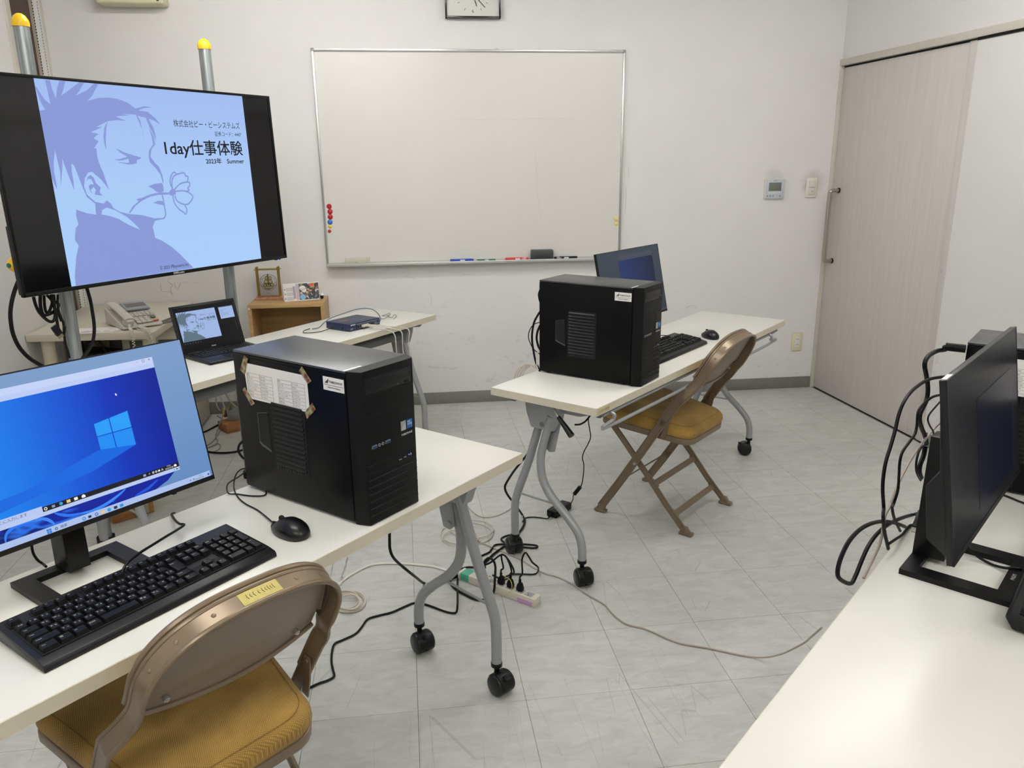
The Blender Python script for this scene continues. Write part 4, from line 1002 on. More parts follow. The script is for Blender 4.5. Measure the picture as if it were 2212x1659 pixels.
def screen_A(pm, pn, dim=1.0, tagn=''):
    S = lambda n, c, s=1.0: glow(n + tagn, tuple(x * dim for x in lin(c)[:3]) + (1,), s)
    k = MW / .54                             # measurements below were taken on a .54 m panel
    def rc(x0, x1, z0, z1, y, m, nm): return rect(x0 * k, x1 * k, z0 * k, z1 * k, y, m, nm, pn, pm)
    if not tagn:
        bloom = grad_screen('bloom_blue', [(.30, '#060a3c'), (.44, '#081a78'), (.52, '#1650d8'), (.58, '#0a28b0'), (.70, '#08145c'), (.82, '#2a70e6'), (.95, '#08209a')], d=(2.5, 0, 0), sc=1.0, off=0.45, noise=1.1)
        wall = grad_screen('window_wallpaper', [(0.0, '#1890f6'), (.35, '#1583f0'), (.62, '#0d55d6'), (.78, '#0833b8'), (1.0, '#04188c')], d=(1.75, 0, .12), sc=1.0, off=.55)
    else:
        bloom = S('bloom', '#1c3f86'); wall = grad_screen('window_wallpaper_dim', [(0, '#22406e'), (.4, '#1f3668'), (.7, '#1a2a52'), (1, '#171d34')], d=(1.75, 0, .3), sc=1.0, off=.5)
    ed = -.262
    # flowing ribbon wallpaper strip that shows under the window
    if not tagn:
        b = MB(); pts = [(ed, -.138), (.135, -.138), (.165, -.128), (.185, -.114), (ed, -.114)]
        b.poly([pm @ Vector((x * k, -.0003, z * k)) for x, z in pts]); b.build('wallpaper_ribbon', bloom, pn, smooth=0)
        for col, cur in (('#2f7df5', [(-.155, -.138), (-.150, -.125), (-.135, -.117), (-.115, -.116), (-.09, -.121)]), ('#3c86f0', [(-.10, -.116), (-.085, -.121), (-.075, -.130), (-.070, -.138)]),
                         ('#2a74ee', [(-.065, -.116), (-.055, -.124), (-.040, -.131), (-.015, -.134)]), ('#3a88f4', [(-.03, -.132), (.0, -.137), (.03, -.134), (.06, -.124), (.075, -.116)]), ('#1f55d8', [(.09, -.137), (.12, -.132), (.145, -.120)]), ('#2c6fe6', [(-.215, -.138), (-.195, -.130), (-.185, -.118)])):
            b = MB(); P = catmull([Vector((x, 0, z)) for x, z in cur], 5); A_ = []; B_ = []
            for i, p in enumerate(P):
                f = i / (len(P) - 1); wv = .0045 * math.sin(math.pi * (.12 + .8 * f)); tt = (P[min(i + 1, len(P) - 1)] - P[max(i - 1, 0)]).normalized(); n_ = Vector((-tt.z, 0, tt.x))
                A_.append(p + n_ * wv); B_.append(p - n_ * wv * .3)
            vA = [b.bm.verts.new(pm @ Vector((p.x * k, -.00045, max(-.138, min(-.114, p.z)) * k))) for p in A_]; vB = [b.bm.verts.new(pm @ Vector((p.x * k, -.00045, max(-.138, min(-.114, p.z)) * k))) for p in B_]
            for i in range(len(vA) - 1):
                try: b.bm.faces.new((vA[i], vA[i + 1], vB[i + 1], vB[i]))
                except ValueError: pass
            b.build('ribbon', S('ribbon' + col, col), pn, smooth=0)
    x1w = .197
    xl = ed if not tagn else -.10
    rc(xl, x1w, .111, .1335, -.0005, S('title_bar', '#b9cbf3'), 'window_title_bar'); rc(xl, x1w, .1205, .1335, -.0006, S('title_bar2', '#c3d2f5'), 'title_bar_top')
    rc(xl, x1w, -.0975, .111, -.0005, wall, 'window_desktop')
    rc(xl, x1w, -.107, -.0975, -.0006, S('inner_taskbar', '#1c1b22'), 'inner_taskbar')
    rc(xl, x1w, -.1145, -.107, -.0006, S('window_bottom', '#b7c9ee'), 'window_bottom_edge')
    rc(ed, .262, -.152, -.138, -.0006, S('taskbar', '#a9bfe9'), 'taskbar')
    if tagn: return
    rc(ed, -.083, -.107, -.0955, -.0008, S('search_box', '#b6c6f0'), 'search_box')
    # beams and window emblem on the inner desktop
    def pl_(pts, y, m, nm): return polyo([(x * k, z * k) for x, z in pts], y, m, nm, pn, pm)
    pl_([(.046, -.024), (.118, -.035), (.02, -.062), (-.16, -.085), (-.262, -.09), (-.262, -.072), (-.1, -.058)], -.0006, S('beam_low', '#0f66e0'), 'light_beam')
    em = S('emblem', '#279cf6'); em2 = S('emblem2', '#1f8cf2')
    L_, R_ = .047, .118
    def zt(x): return .028 + (x - L_) / (R_ - L_) * .009
    def zb(x): return -.0245 - (x - L_) / (R_ - L_) * .0105
    for (a, c, top) in ((L_, .0772, 1), (.0790, R_, 1), (L_, .0772, 0), (.0790, R_, 0)):
        q = [(a, .0028), (c, .0028), (c, zt(c)), (a, zt(a))] if top else [(a, zb(a)), (c, zb(c)), (c, .0012), (a, .0012)]
        pl_(q, -.0008, em if top else em2, 'emblem_pane')
    # arrow pointer
    pl_([(.1025, .078), (.1025, .0722), (.1038, .0734), (.1046, .0716), (.1053, .0720), (.1046, .0738), (.1063, .0738)], -.0008, S('pointer', '#ffffff'), 'pointer')
    T3 = lambda x, z: pm @ frame((x * k, -.0010, z * k), (1, 0, 0), (0, -1, 0))
    b = MB(); b.text('検索するには、ここに入力します', .0068, T3(-.2150, -.1035)); b.text('検索', .0062, T3(-.0615, -.1470)); b.text('17:21', .0042, T3(.2330, -.1432)); b.text('2023/07/08', .0042, T3(.2250, -.1482)); b.text('ㅡ', .005, T3(.160, .127)); b.text('□', .007, T3(.1725, .1265)); b.text('×', .009, T3(.1865, .1262)); b.build('dark_screen_text', S('ink', '#3c4250'), pn)
    b = MB(); b.text('17:21', .0042, T3(.1690, -.1005)); b.text('2023/07/08', .0040, T3(.1645, -.1052)); b.text('A', .0068, T3(.1560, -.1045)); b.text('^', .007, T3(.128, -.1055)); b.build('light_screen_text', S('light_ink', '#e6ebf6'), pn)
    # icons of both task bars
    def icon(x, z, r_, m, kind='sq', nm='icon'):
        b = MB(); y = -.0011
        if kind == 'sq': b.poly([pm @ Vector(((x + dx * r_) * k, y, (z + dz * r_) * k)) for dx, dz in ((-1, -.8), (1, -.8), (1, .8), (-1, .8))])
        elif kind == 'disc': b.poly([pm @ Vector(((x + r_ * math.cos(q)) * k, y, (z + r_ * math.sin(q)) * k)) for q in [2 * math.pi * j / 16 for j in range(16)]])
        elif kind == 'ring': b.ring((0, 0, 0), r_ * .55 * k, r_ * k, 18, mx=pm @ Matrix.Translation((x * k, y, z * k)) @ Matrix.Rotation(R(90), 4, 'X'))
        elif kind == 'mail': b.poly([pm @ Vector(((x + dx * r_) * k, y, (z + dz * r_) * k)) for dx, dz in ((-1, -.8), (1, -.8), (1, .3), (0, 1.0), (-1, .3))])
        elif kind == 'win':
            for dx in (-.55, .55):
                for dz in (-.55, .55): b.poly([pm @ Vector(((x + (dx + ex * .48) * r_) * k, y, (z + (dz + ez * .48) * r_) * k)) for ex, ez in ((-1, -1), (1, -1), (1, 1), (-1, 1))])
        b.build(nm, m, pn, smooth=0)
    W1 = S('white_icon', '#f4f6fb'); EDGE = S('teal_icon', '#2a8fd6'); EDG2 = S('green_icon', '#4cc3a0'); FOL = S('folder_icon', '#e6c583'); DK = S('navy_icon', '#1f2f4c'); PUR = S('purple_icon', '#5a5fb0'); WB_ = S('window_icon', '#2b7fd8'); GR = S('grey_icon', '#8fa0c0')
    zi = -.1022
    icon(-.0775, zi, .0030, W1, 'ring'); icon(-.0635, zi, .0028, GR); icon(-.0495, zi, .0034, EDGE, 'disc'); icon(-.0487, zi + .0006, .0020, EDG2, 'disc', 'icon_swirl'); icon(-.0355, zi, .0036, FOL); icon(-.0215, zi, .0034, W1); icon(-.0070, zi, .0036, W1, 'mail')
    icon(.119, zi, .0030, GR); icon(.138, zi, .0022, W1, 'ring'); icon(.1445, zi, .0022, W1, 'ring'); icon(.151, zi, .0022, W1); icon(.188, zi, .0030, W1, 'mail')
    zi = -.1450
    icon(-.0820, zi, .0042, WB_, 'win'); icon(-.0690, zi, .0026, DK, 'ring'); icon(-.0170, zi, .0034, WB_, 'ring'); icon(-.0058, zi, .0030, DK); icon(.0075, zi, .0034, PUR, 'ring'); icon(.0200, zi, .0036, FOL); icon(.0330, zi, .0036, EDGE, 'disc'); icon(.0338, zi + .0006, .0022, EDG2, 'disc', 'icon_swirl'); icon(.0460, zi, .0034, DK); icon(.0585, zi, .0036, EDGE); icon(.2130, zi, .0016, DK, 'ring'); icon(.2215, zi, .0018, DK, 'ring'); icon(.2572, zi, .0022, S('badge_icon', '#2050b0'), 'disc')
    for x_, c in ((.184, GR), (.190, DK), (.196 - .001, GR)): icon(x_, -.1108, .0016, c)
screen_A(pmA, pnA)
bgB = grad_screen('desktop_dim', [(0, '#3a434e'), (.5, '#343c47'), (1, '#2c333c')], d=(0, .0, -1), sc=3, off=1.2)
moB, pmB, pnB = monitor('dim monitor behind the tower on the table before the back wall', (.940, 1.416), R(43.8), (.982, 1.377, .943), .21, {'bg': bgB}, w=.511, h=.303)
screen_A(pmB, pnB, dim=.10, tagn='_dim')
bgD = grad_screen('desktop_edge_on', [(0, '#0d1016'), (1, '#0a0c12')], d=(1, 0, 0), sc=1, off=.5)
moD, pmD, pnD = monitor('dark monitor seen almost edge-on at the right side', (.999, -.561), R(40.6), (1.045, -.648, .972), .16, {'bg': bgD}, h=.303, depth=.182)
rect(-.08, .20, -.12, .08, -.0005, glow('faint_navy', '#05081a'), 'window_desktop', pnD, pmD)
b = MB(); b.box(-MW / 2 + .006, -MW / 2 + .045, .0015, .0095, .1516, .1522, mx=pmD); b.build('white_sticker', WHITEP, pnD)

# ================================================================ keyboards
KEYROWS = None
def keyboard(label, c, yaw, group='black wired keyboards'):
    """origin below the middle of the body; +y away from the user"""
    t = thing('keyboard', label, 'keyboard', (c[0], c[1], TH), yaw, group)
    W_, D_ = .452, .163
    sl = lambda y: .016 + (y + D_ / 2) / D_ * .016
    bd = MB()
    prof = [(-D_ / 2, .0), (D_ / 2 - .012, .004), (D_ / 2, .022), (D_ / 2, .0275), (D_ / 2 - .006, .0315), (-D_ / 2 + .024, .0175), (-D_ / 2 + .003, .0125), (-D_ / 2, .006)]
    bd.prism(prof, -W_ / 2, W_ / 2, axis='x', r=.0022); bd.build('body', mat('keyboard_body', '#101113', .4, spec=.35, noise=.08, nscale=50), t)
    ang = math.atan2(.0315 - .0175, D_ - .030)
    top = Matrix.Translation((0, -D_ / 2 + .024, .0178)) @ Matrix.Rotation(ang, 4, 'X')      # y along the sloping deck
    U = .01905; X0 = -.2135
    b = MB()
    for x0, x1, y0, y1 in ((X0 - .002, X0 + 15 * U + .002, -.002, 5 * U + .001), (X0 + 15.25 * U - .001, X0 + 18.25 * U + .001, -.002, 2 * U), (X0 + 15.25 * U - .001, X0 + 18.25 * U + .001, 3 * U, 5 * U + .001), (X0 + 18.5 * U - .001, X0 + 22.5 * U + .002, -.002, 5 * U + .001)):
        b.box(x0, x1, y0, y1, .0, .0012, mx=top)
    for a, n in ((0, 1), (2, 4), (6.5, 4), (11, 4), (15.25, 3)): b.box(X0 + a * U - .001, X0 + (a + n) * U + .001, 5.35 * U, 6.4 * U, .0, .0012, mx=top)
    b.build('key_well', DARK, t)
    if True:
        b = MB(); b.box(X0 + 18.6 * U, X0 + 22.5 * U, 5.25 * U, 5.28 * U, .0, .0008, mx=top); b.build('status_line', mat('grey_line', '#6a6b6e', .4), t)
    keys = []
    r1 = ['半/全', '1ぬ', '2ふ', '3あ', '4う', '5え', '6お', '7や', '8ゆ', '9よ', '0わ', '-ほ', '^へ', '¥ー']
    for i, s in enumerate(r1): keys.append((i, 4, 1, 1, s))
    keys.append((14, 4, 1, 1, 'Back'))
    keys.append((0, 3, 1.5, 1, 'Tab'))
    for i, s in enumerate(['Qた', 'Wて', 'Eい', 'Rす', 'Tか', 'Yん', 'Uな', 'Iに', 'Oら', 'Pせ', '@゛', '[゜']): keys.append((1.5 + i, 3, 1, 1, s))
    keys.append((13.75, 2, 1.25, 2, 'Enter'))
    keys.append((0, 2, 1.75, 1, 'Caps'))
    for i, s in enumerate(['Aち', 'Sと', 'Dし', 'Fは', 'Gき', 'Hく', 'Jま', 'Kの', 'Lり', ';れ', ':け', ']む']): keys.append((1.75 + i, 2, 1, 1, s))
    keys.append((0, 1, 2.25, 1, '⇧Shift'))
    for i, s in enumerate(['Zつ', 'Xさ', 'Cそ', 'Vひ', 'Bこ', 'Nみ', 'Mも', ',ね', '.る', '/め', '_ろ']): keys.append((2.25 + i, 1, 1, 1, s))
    keys.append((13.25, 1, 1.75, 1, '⇧Shift'))
    x = 0
    for w_, s in ((1.5, 'Ctrl'), (1.25, '田'), (1.25, 'Alt'), (1.25, '無変換'), (3.5, ''), (1.25, '変換'), (1.25, 'かな'), (1.25, 'Alt'), (1.0, '≡'), (1.5, 'Ctrl')): keys.append((x, 0, w_, 1, s)); x += w_
    for i, s in enumerate(['Insert', 'Home', 'PgUp']): keys.append((15.25 + i, 4, 1, 1, s))
    for i, s in enumerate(['Delete', 'End', 'PgDn']): keys.append((15.25 + i, 3, 1, 1, s))
    keys += [(16.25, 1, 1, 1, '↑'), (15.25, 0, 1, 1, '←'), (16.25, 0, 1, 1, '↓'), (17.25, 0, 1, 1, '→')]
    for i, s in enumerate(['Num', '/', '*', '-']): keys.append((18.5 + i, 4, 1, 1, s))
    for j, rr in ((3, '789'), (2, '456'), (1, '123')):
        for i, s in enumerate(rr): keys.append((18.5 + i, j, 1, 1, s))
    keys += [(21.5, 2, 1, 2, '+'), (21.5, 0, 1, 2, 'Enter'), (18.5, 0, 2, 1, '0'), (20.5, 0, 1, 1, '.')]
    keys.append((0, 5.4, 1, 1, 'Esc'))
    for g_, a in ((0, 2), (1, 6.5), (2, 11)):
        for i in range(4): keys.append((a + i, 5.4, 1, 1, 'F%d' % (g_ * 4 + i + 1)))
    for i, s in enumerate(['PrtSc', 'ScrLk', 'Pause']): keys.append((15.25 + i, 5.4, 1, 1, s))
    cache = {}; lg = MB()
    for (kx, ky, kw, kh, s) in keys:
        w_, h_ = kw * U - .0012, kh * U - .0012
        key = (round(kw, 2), round(kh, 2), s == '')
        cx, cy = X0 + (kx + kw / 2) * U, (ky + kh / 2) * U
        if key not in cache:
            b = MB(); hh = .0085; i1, i2 = .0024, .0032
            lo = [(-w_ / 2, -h_ / 2), (w_ / 2, -h_ / 2), (w_ / 2, h_ / 2), (-w_ / 2, h_ / 2)]; hi = [(-w_ / 2 + i1, -h_ / 2 + i2), (w_ / 2 - i1, -h_ / 2 + i2), (w_ / 2 - i1, h_ / 2 - .0014), (-w_ / 2 + i1, h_ / 2 - .0014)]
            A = [b.bm.verts.new((p[0], p[1], .0008)) for p in lo]; B = [b.bm.verts.new((p[0], p[1], hh)) for p in hi]
            hj = [(p[0] * .9, p[1] * .9, hh + (.0005 if key[2] else -.0004)) for p in hi]; C_ = [b.bm.verts.new(p) for p in hj]
            b.bm.faces.new(A[::-1]); b.bm.faces.new(C_)
            for q in range(4): b.bm.faces.new((A[q], A[(q + 1) % 4], B[(q + 1) % 4], B[q])); b.bm.faces.new((B[q], B[(q + 1) % 4], C_[(q + 1) % 4], C_[q]))
            o = b.build('key', GREYKEY, t, smooth=25); cache[key] = o
        else:
            o = cache[key].copy(); COL.objects.link(o)
        o.matrix_local = top @ Matrix.Translation((cx, cy, 0))
        if s:
            sz = .0052 if len(s) <= 2 else .0036
            if ky >= 5.4: sz = .0036
            mm = top @ Matrix.Translation((cx - w_ / 2 + .0038, cy + h_ / 2 - .0075, .00875))
            if len(s) == 2 and ord(s[1]) > 0x3000: lg.text(s[0], .0050, mm); lg.text(s[1], .0042, mm @ Matrix.Translation((.0058, -.0015, 0)))
            else: lg.text(s, sz, mm)
    lg.build('key_legends', mat('legend_white', '#cfd0d0', .6), t, smooth=0)
    b = MB()
    for x_ in (-.19, .19): b.box(x_ - .012, x_ + .012, .055, .078, 0, .008, r=.002)
    b.build('flip_foot', BLK, t)
    return t
kbA = keyboard('black full-size keyboard with white legends lying in front of the lit monitor', (-.472, -.488), R(48.0))
kbB = keyboard('black keyboard on the table before the back wall, partly behind the tower', (1.070, 1.186), R(44.3))
kbD = keyboard('black keyboard in front of the dark monitor at the right edge', (1.205, -.732), R(42))

# ================================================================ mice
def mouse(label, c, yaw):
    t = thing('mouse', label, 'mouse', (c[0], c[1], TH), yaw, 'black wired mice')
    Lh, Wh = .0535, .030
    def shape(k, sh=1.0):
        b = MB(); nu, nv = 24, 8
        def f(u, v):
            a = 2 * math.pi * u; e = v
            c_, s_ = math.cos(a), math.sin(a)
            x = Wh * math.copysign(abs(s_) ** .85, s_) * (1.0 - .12 * (c_ > 0) * abs(c_)); y = Lh * math.copysign(abs(c_) ** .85, c_)
            return x, y
        return f
    f = shape(0)
    def top(x, y): return .0375 * max(0, 1 - ((y + .010) / .070) ** 2) * (1 - .32 * (x / Wh) ** 2)
    b = MB(); rings = []
    for s_, zf, z0 in ((.93, None, .0), (.99, None, .005), (1.0, None, .011), (.97, .62, 0), (.90, .80, 0), (.72, .92, 0), (.45, .985, 0), (.15, 1.0, 0)):
        rg = []
        for i in range(28):
            x, y = f(i / 28, 0); x *= s_; y *= s_
            z = z0 if zf is None else max(.012, top(x, y) * zf if s_ > .5 else top(x, y))
            rg.append(b.bm.verts.new((x, y, z)))
        rings.append(rg)
    for A, B in zip(rings, rings[1:]):
        for i in range(28): b.bm.faces.new((A[i], A[(i + 1) % 28], B[(i + 1) % 28], B[i]))
    b.bm.faces.new(rings[0][::-1]); b.bm.faces.new(rings[-1])
    b.build('shell', BLK2, t, smooth=60)
    b = MB(); b.lathe([(.0, -.0028), (.0085, -.0028), (.0095, -.0012), (.0095, .0012), (.0085, .0028), (0, .0028)], 18, mx=Matrix.Translation((0, .026, .0255)) @ Matrix.Rotation(R(90), 4, 'Y')); b.build('scroll_wheel', RUB, t)
    b = MB(); b.tube([(0, y, top(0, y) + .0004) for y in (.008, .016)], .0006, n=5); b.tube([(0, y, max(.013, top(0, y)) + .0002) for y in (.036, .042, .048)], .0006, n=5); b.build('button_split', DARK, t)
    b = MB(); b.cyl((0, .050, .010), (0, .060, .010), .0032, 10, r2=.0022); b.build('cord_relief', RUB, t)
    return t
msA = mouse('black mouse with a cord beside the note-taped tower on the foreground table', (-.2475, -.2735), R(43.5))
msB = mouse('black mouse behind the keyboard on the table before the back wall', (1.345, 1.402), R(10))

# ================================================================ laptop
lp = thing('laptop', 'open black laptop mirroring the slide, on the table under the large screen', 'laptop', (-.792, 1.532, TH), R(42.6))
LWd, LDp = .2945, .215
b = MB(); b.prism([(-LDp, .003), (-LDp + .004, .0), (.004, .0), (.008, .006), (.006, .016), (-LDp + .003, .0125), (-LDp, .009)], -LWd / 2, LWd / 2, axis='x', r=.0015); b.build('base', mat('laptop_black', '#0d0e11', .38, spec=.35), lp)
dk = Matrix.Translation((0, -.008, .0165)) @ Matrix.Rotation(math.atan2(.0035, LDp), 4, 'X')
b = MB(); b.box(-.128, .128, -.118, -.018, -.0004, .0003, mx=dk); b.build('key_well', DARK, lp)
kk = None
for j in range(6):
    for i in range(14):
        if j == 0 and 4 <= i <= 8: continue
        x_ = -.1275 + (i + .5) * .0182; y_ = -.1175 + (j + .5) * .0166
        if kk is None: b = MB(); b.box(-.0078, .0078, -.0070, .0070, 0, .0014, r=.0004, seg=1); kk = b.build('key', GREYKEY, lp); o = kk
        else: o = kk.copy(); COL.objects.link(o)
        o.matrix_local = dk @ Matrix.Translation((x_, y_, .0003))
b = MB(); b.box(-.0445, .0445, -.0070, .0070, 0, .0014, r=.0004, seg=1, mx=dk @ Matrix.Translation((-.0092, -.1092, .0003))); b.build('space_bar', GREYKEY, lp)
b = MB(); b.box(-.05, .05, -.195, -.135, -.0002, .0003, mx=dk); b.build('touchpad', mat('touchpad', '#1c1d22', .3), lp)
b = MB(); b.box(-.13, -.08, -.0145, -.0115, 0, .0008, mx=dk); b.build('status_strip', ALU, lp)
b = MB()
for j in range(5):
    for i in range(14):
        if (i * 7 + j * 3) % 4: b.box(-.1275 + (i + .35) * .0182, -.1275 + (i + .52) * .0182, -.1175 + (j + 1.45) * .0166, -.1175 + (j + 1.55) * .0166, .0018, .0019, mx=dk)
b.build('key_legends', mat('legend_white', '#cfd0d0', .6), lp)
pmL = Matrix.Translation((0, .004, .0145)) @ Matrix.Rotation(-R(17.5), 4, 'X')      # lid frame: x right, z up the lid
b = MB(); b.box(-LWd / 2, LWd / 2, .0, .006, .0, .196, r=.0018, mx=pmL); lid = b.build('lid', mat('laptop_black', '#0d0e11', .38, spec=.35), lp)
b = MB(); b.box(-.135, .135, -.0005, .0005, .024, .186, mx=pmL); b.build('screen', glow('laptop_black_screen', '#07080d'), lid)
b = MB(); b.text('mouse', .0075, pmL @ frame((-.010, -.0004, .0085), (1, 0, 0), (0, -1, 0)), bold=.0003); b.build('lid_lettering', mat('pale_grey_print', '#b9b9b7', .5), lid)

# ================================================================ artwork of the slide (flat content of the lit screens)
ART_FILL = [[[-0.0033,0.9578],[0.0087,0.8965],[0.0218,0.8538],[-0.0011,0.8498],[-0.0041,0.8161],[-0.0001,0.8062],[-0.0062,0.7653],[-0.0036,0.7552],[-0.0004,0.6974],[-0.0013,0.6113],[-0.0025,0.5417],[0.0074,0.4975],[0.013,0.4814],[0.0143,0.5193],[0.0136,0.5676],[0.0187,0.6111],[0.0322,0.6677],[0.0344,0.6198],[0.0374,0.5671],[0.0299,0.4966],[0.0393,0.5406],[0.0509,0.5933],[0.0546,0.6285],[0.0605,0.5888],[0.0696,0.5353],[0.0806,0.473],[0.0841,0.517],[0.0839,0.5662],[0.0879,0.6036],[0.0983,0.5928],[0.1078,0.5388],[0.1165,0.4886],[0.1277,0.5337],[0.1462,0.565],[0.1667,0.5719],[0.184,0.5551],[0.2016,0.5223],[0.2294,0.4681],[0.222,0.5124],[0.2159,0.5544],[0.2085,0.5869],[0.2039,0.6099],[0.2015,0.6374],[0.2035,0.6784],[0.1923,0.6774],[0.218,0.7123],[0.1982,0.7282],[0.2242,0.7497],[0.1914,0.7568],[0.2427,0.7839],[0.2172,0.7829],[0.2737,0.8144],[0.32,0.8222],[0.3565,0.8194],[0.311,0.8401],[0.3743,0.8492],[0.3413,0.8547],[0.4052,0.8547],[0.4255,0.7819],[0.4274,0.7197],[0.4273,0.7628],[0.4228,0.8245],[0.4132,0.8495],[0.4515,0.8402],[0.4627,0.7929],[0.4773,0.7548],[0.4837,0.7161],[0.4864,0.7551],[0.4809,0.7937],[0.4643,0.8361],[0.4902,0.8278],[0.5177,0.8088],[0.5007,0.838],[0.4649,0.8724],[0.4196,0.8763],[0.445,0.8892],[0.4953,0.8973],[0.451,0.9],[0.4095,0.885],[0.375,0.9134],[0.3351,0.9278],[0.2947,0.9319],[0.2459,0.9262],[0.1979,0.9074],[0.2237,0.9351],[0.2567,0.9947],[0.2403,0.9958],[0.2041,0.9598],[0.1541,0.9294],[0.1747,0.9572],[0.1984,0.9943],[0.1789,0.9958],[0.1235,0.9483],[0.0944,0.9244],[0.1106,0.96],[0.1216,0.9952],[0.0973,0.9927],[0.0834,0.9575],[0.072,0.9099],[0.0632,0.9556],[0.0615,0.9916],[0.0427,0.993],[0.0448,0.9372],[0.047,0.8809],[0.027,0.9021],[0.0043,0.9585]],[[0.2733,0.8171],[0.254,0.7844],[0.2426,0.7384],[0.2414,0.6973],[0.2446,0.6688],[0.2504,0.7204],[0.26,0.7755]],[[0.4582,0.7927],[0.4748,0.7499],[0.4789,0.7014],[0.4576,0.6786],[0.4464,0.6377],[0.4635,0.6033],[0.4809,0.5834],[0.4914,0.5385],[0.4932,0.5034],[0.4874,0.4886],[0.4861,0.5137],[0.481,0.5437],[0.4639,0.5738],[0.4387,0.6084],[0.4372,0.6425],[0.444,0.6717],[0.468,0.7012],[0.4668,0.7448]],[[0.4127,0.4805],[0.4462,0.4921],[0.4817,0.4948],[0.4879,0.4584],[0.4764,0.4429],[0.4509,0.4471],[0.4375,0.4627]],[[0.2886,0.6786],[0.3299,0.6564],[0.3708,0.6424],[0.4027,0.6318],[0.387,0.6203],[0.3737,0.6318],[0.3357,0.6375],[0.3085,0.6544]],[[0.2677,0.6198],[0.3,0.6244],[0.3445,0.6395],[0.3868,0.6318],[0.3755,0.6136],[0.3758,0.6031],[0.3557,0.5965],[0.3299,0.5968],[0.3056,0.6046],[0.2856,0.6056],[0.302,0.6093],[0.3309,0.6034],[0.3402,0.609],[0.3401,0.6262],[0.3073,0.6168]],[[0.4236,0.3897],[0.45,0.4001],[0.4737,0.3967],[0.4768,0.3712],[0.4564,0.3796]],[[0.1165,0.4886],[0.1277,0.5337],[0.1462,0.565],[0.1667,0.5719],[0.184,0.5551],[0.2016,0.5223],[0.1892,0.5366],[0.1692,0.5618],[0.1516,0.5595],[0.1339,0.5335],[0.124,0.4929],[0.1296,0.4515],[0.1593,0.4129],[0.1936,0.4005],[0.2054,0.4148],[0.1928,0.3949],[0.1612,0.3988],[0.1276,0.4378]],[[0.1374,0.5152],[0.1461,0.5377],[0.1591,0.5465],[0.1712,0.5325],[0.1767,0.5047],[0.1934,0.4827],[0.1858,0.4579],[0.1971,0.4415],[0.1759,0.4445],[0.1623,0.4498],[0.172,0.4725],[0.1622,0.4868],[0.1478,0.469],[0.1568,0.4501],[0.1455,0.4645],[0.1433,0.4921],[0.154,0.5009],[0.1661,0.4977],[0.1597,0.5236],[0.1487,0.5285]],[[0.1586,0.4083],[0.1928,0.3949],[0.2105,0.4163],[0.2261,0.3993],[0.235,0.375],[0.2613,0.3539],[0.3019,0.3392],[0.3618,0.3285],[0.4263,0.3032],[0.4678,0.2996],[0.4201,0.2916],[0.405,0.2627],[0.4091,0.1995],[0.4418,0.1794],[0.4842,0.1411],[0.522,0.0962],[0.5594,0.0408],[0.5851,0.0045],[0.0172,0.0023],[0.0205,0.0506],[0.0392,0.1412],[0.0588,0.2009],[0.047,0.2301],[0.0585,0.2869],[0.0734,0.3057],[0.0698,0.3483],[0.0743,0.379],[0.1158,0.3575],[0.1537,0.3471]],[[0.3067,0.3427],[0.338,0.3795],[0.3725,0.4047],[0.4157,0.424],[0.4581,0.4317],[0.5095,0.4301],[0.5112,0.4422],[0.4598,0.4447],[0.4146,0.436],[0.3728,0.4195],[0.3456,0.4142],[0.3564,0.4038],[0.3248,0.3784],[0.3001,0.3451]],[[0.5114,0.4442],[0.5334,0.4646],[0.5478,0.4507],[0.547,0.4302],[0.5275,0.422],[0.5122,0.4289]]]
ART_LIGHT = [[[0.1776,0.3461],[0.1834,0.3692],[0.2053,0.3799],[0.2416,0.363],[0.2909,0.3225],[0.3204,0.2857],[0.342,0.2509],[0.2937,0.2813],[0.2478,0.3184],[0.2089,0.337]],[[0.2492,0.7842],[0.2298,0.7608],[0.2463,0.7641]]]
ART_STROKE = [[[0.4811,0.4436],[0.476,0.4268],[0.4784,0.4035],[0.4785,0.3629],[0.4792,0.3273],[0.4717,0.3075],[0.4585,0.3004],[0.4263,0.3032]],[[0.5329,0.4615],[0.5254,0.4973],[0.5359,0.5324],[0.5519,0.5512],[0.5662,0.5428]],[[0.5329,0.4615],[0.5356,0.502],[0.5522,0.532],[0.583,0.5444],[0.6078,0.546],[0.6116,0.5304],[0.6248,0.5249],[0.6184,0.4993],[0.6226,0.494]],[[0.5418,0.456],[0.575,0.4854],[0.6058,0.4946],[0.6266,0.4938],[0.6258,0.4731],[0.6142,0.4611],[0.6208,0.4504],[0.6038,0.4429]],[[0.5452,0.4457],[0.5846,0.4479],[0.6131,0.4383],[0.6352,0.4152],[0.6274,0.3947],[0.6042,0.3721],[0.5746,0.374],[0.5479,0.3942],[0.5403,0.4234]],[[0.5309,0.4259],[0.5321,0.3849],[0.5513,0.3476],[0.5733,0.3283],[0.5846,0.3159],[0.5937,0.3393],[0.5899,0.3552],[0.5844,0.3733]],[[0.4846,0.4887],[0.4837,0.4486]],[[0.3422,0.6233],[0.3438,0.6043]],[[0.3642,0.6261],[0.3743,0.605]]]
def to_art(b, polys, x0, x1, z0, z1, y, pm):
    import mathutils.geometry as mg
    for pl in polys:
        P = [Vector((x0 + (x1 - x0) * min(1, max(0, u)), y, z0 + (z1 - z0) * min(1, max(0, v)))) for u, v in pl]
        vs = [b.bm.verts.new(pm @ p) for p in P]
        for tri in mg.tessellate_polygon([[Vector((p.x, p.z, 0)) for p in P]]):
            try: b.bm.faces.new([vs[i] for i in tri])
            except ValueError: pass
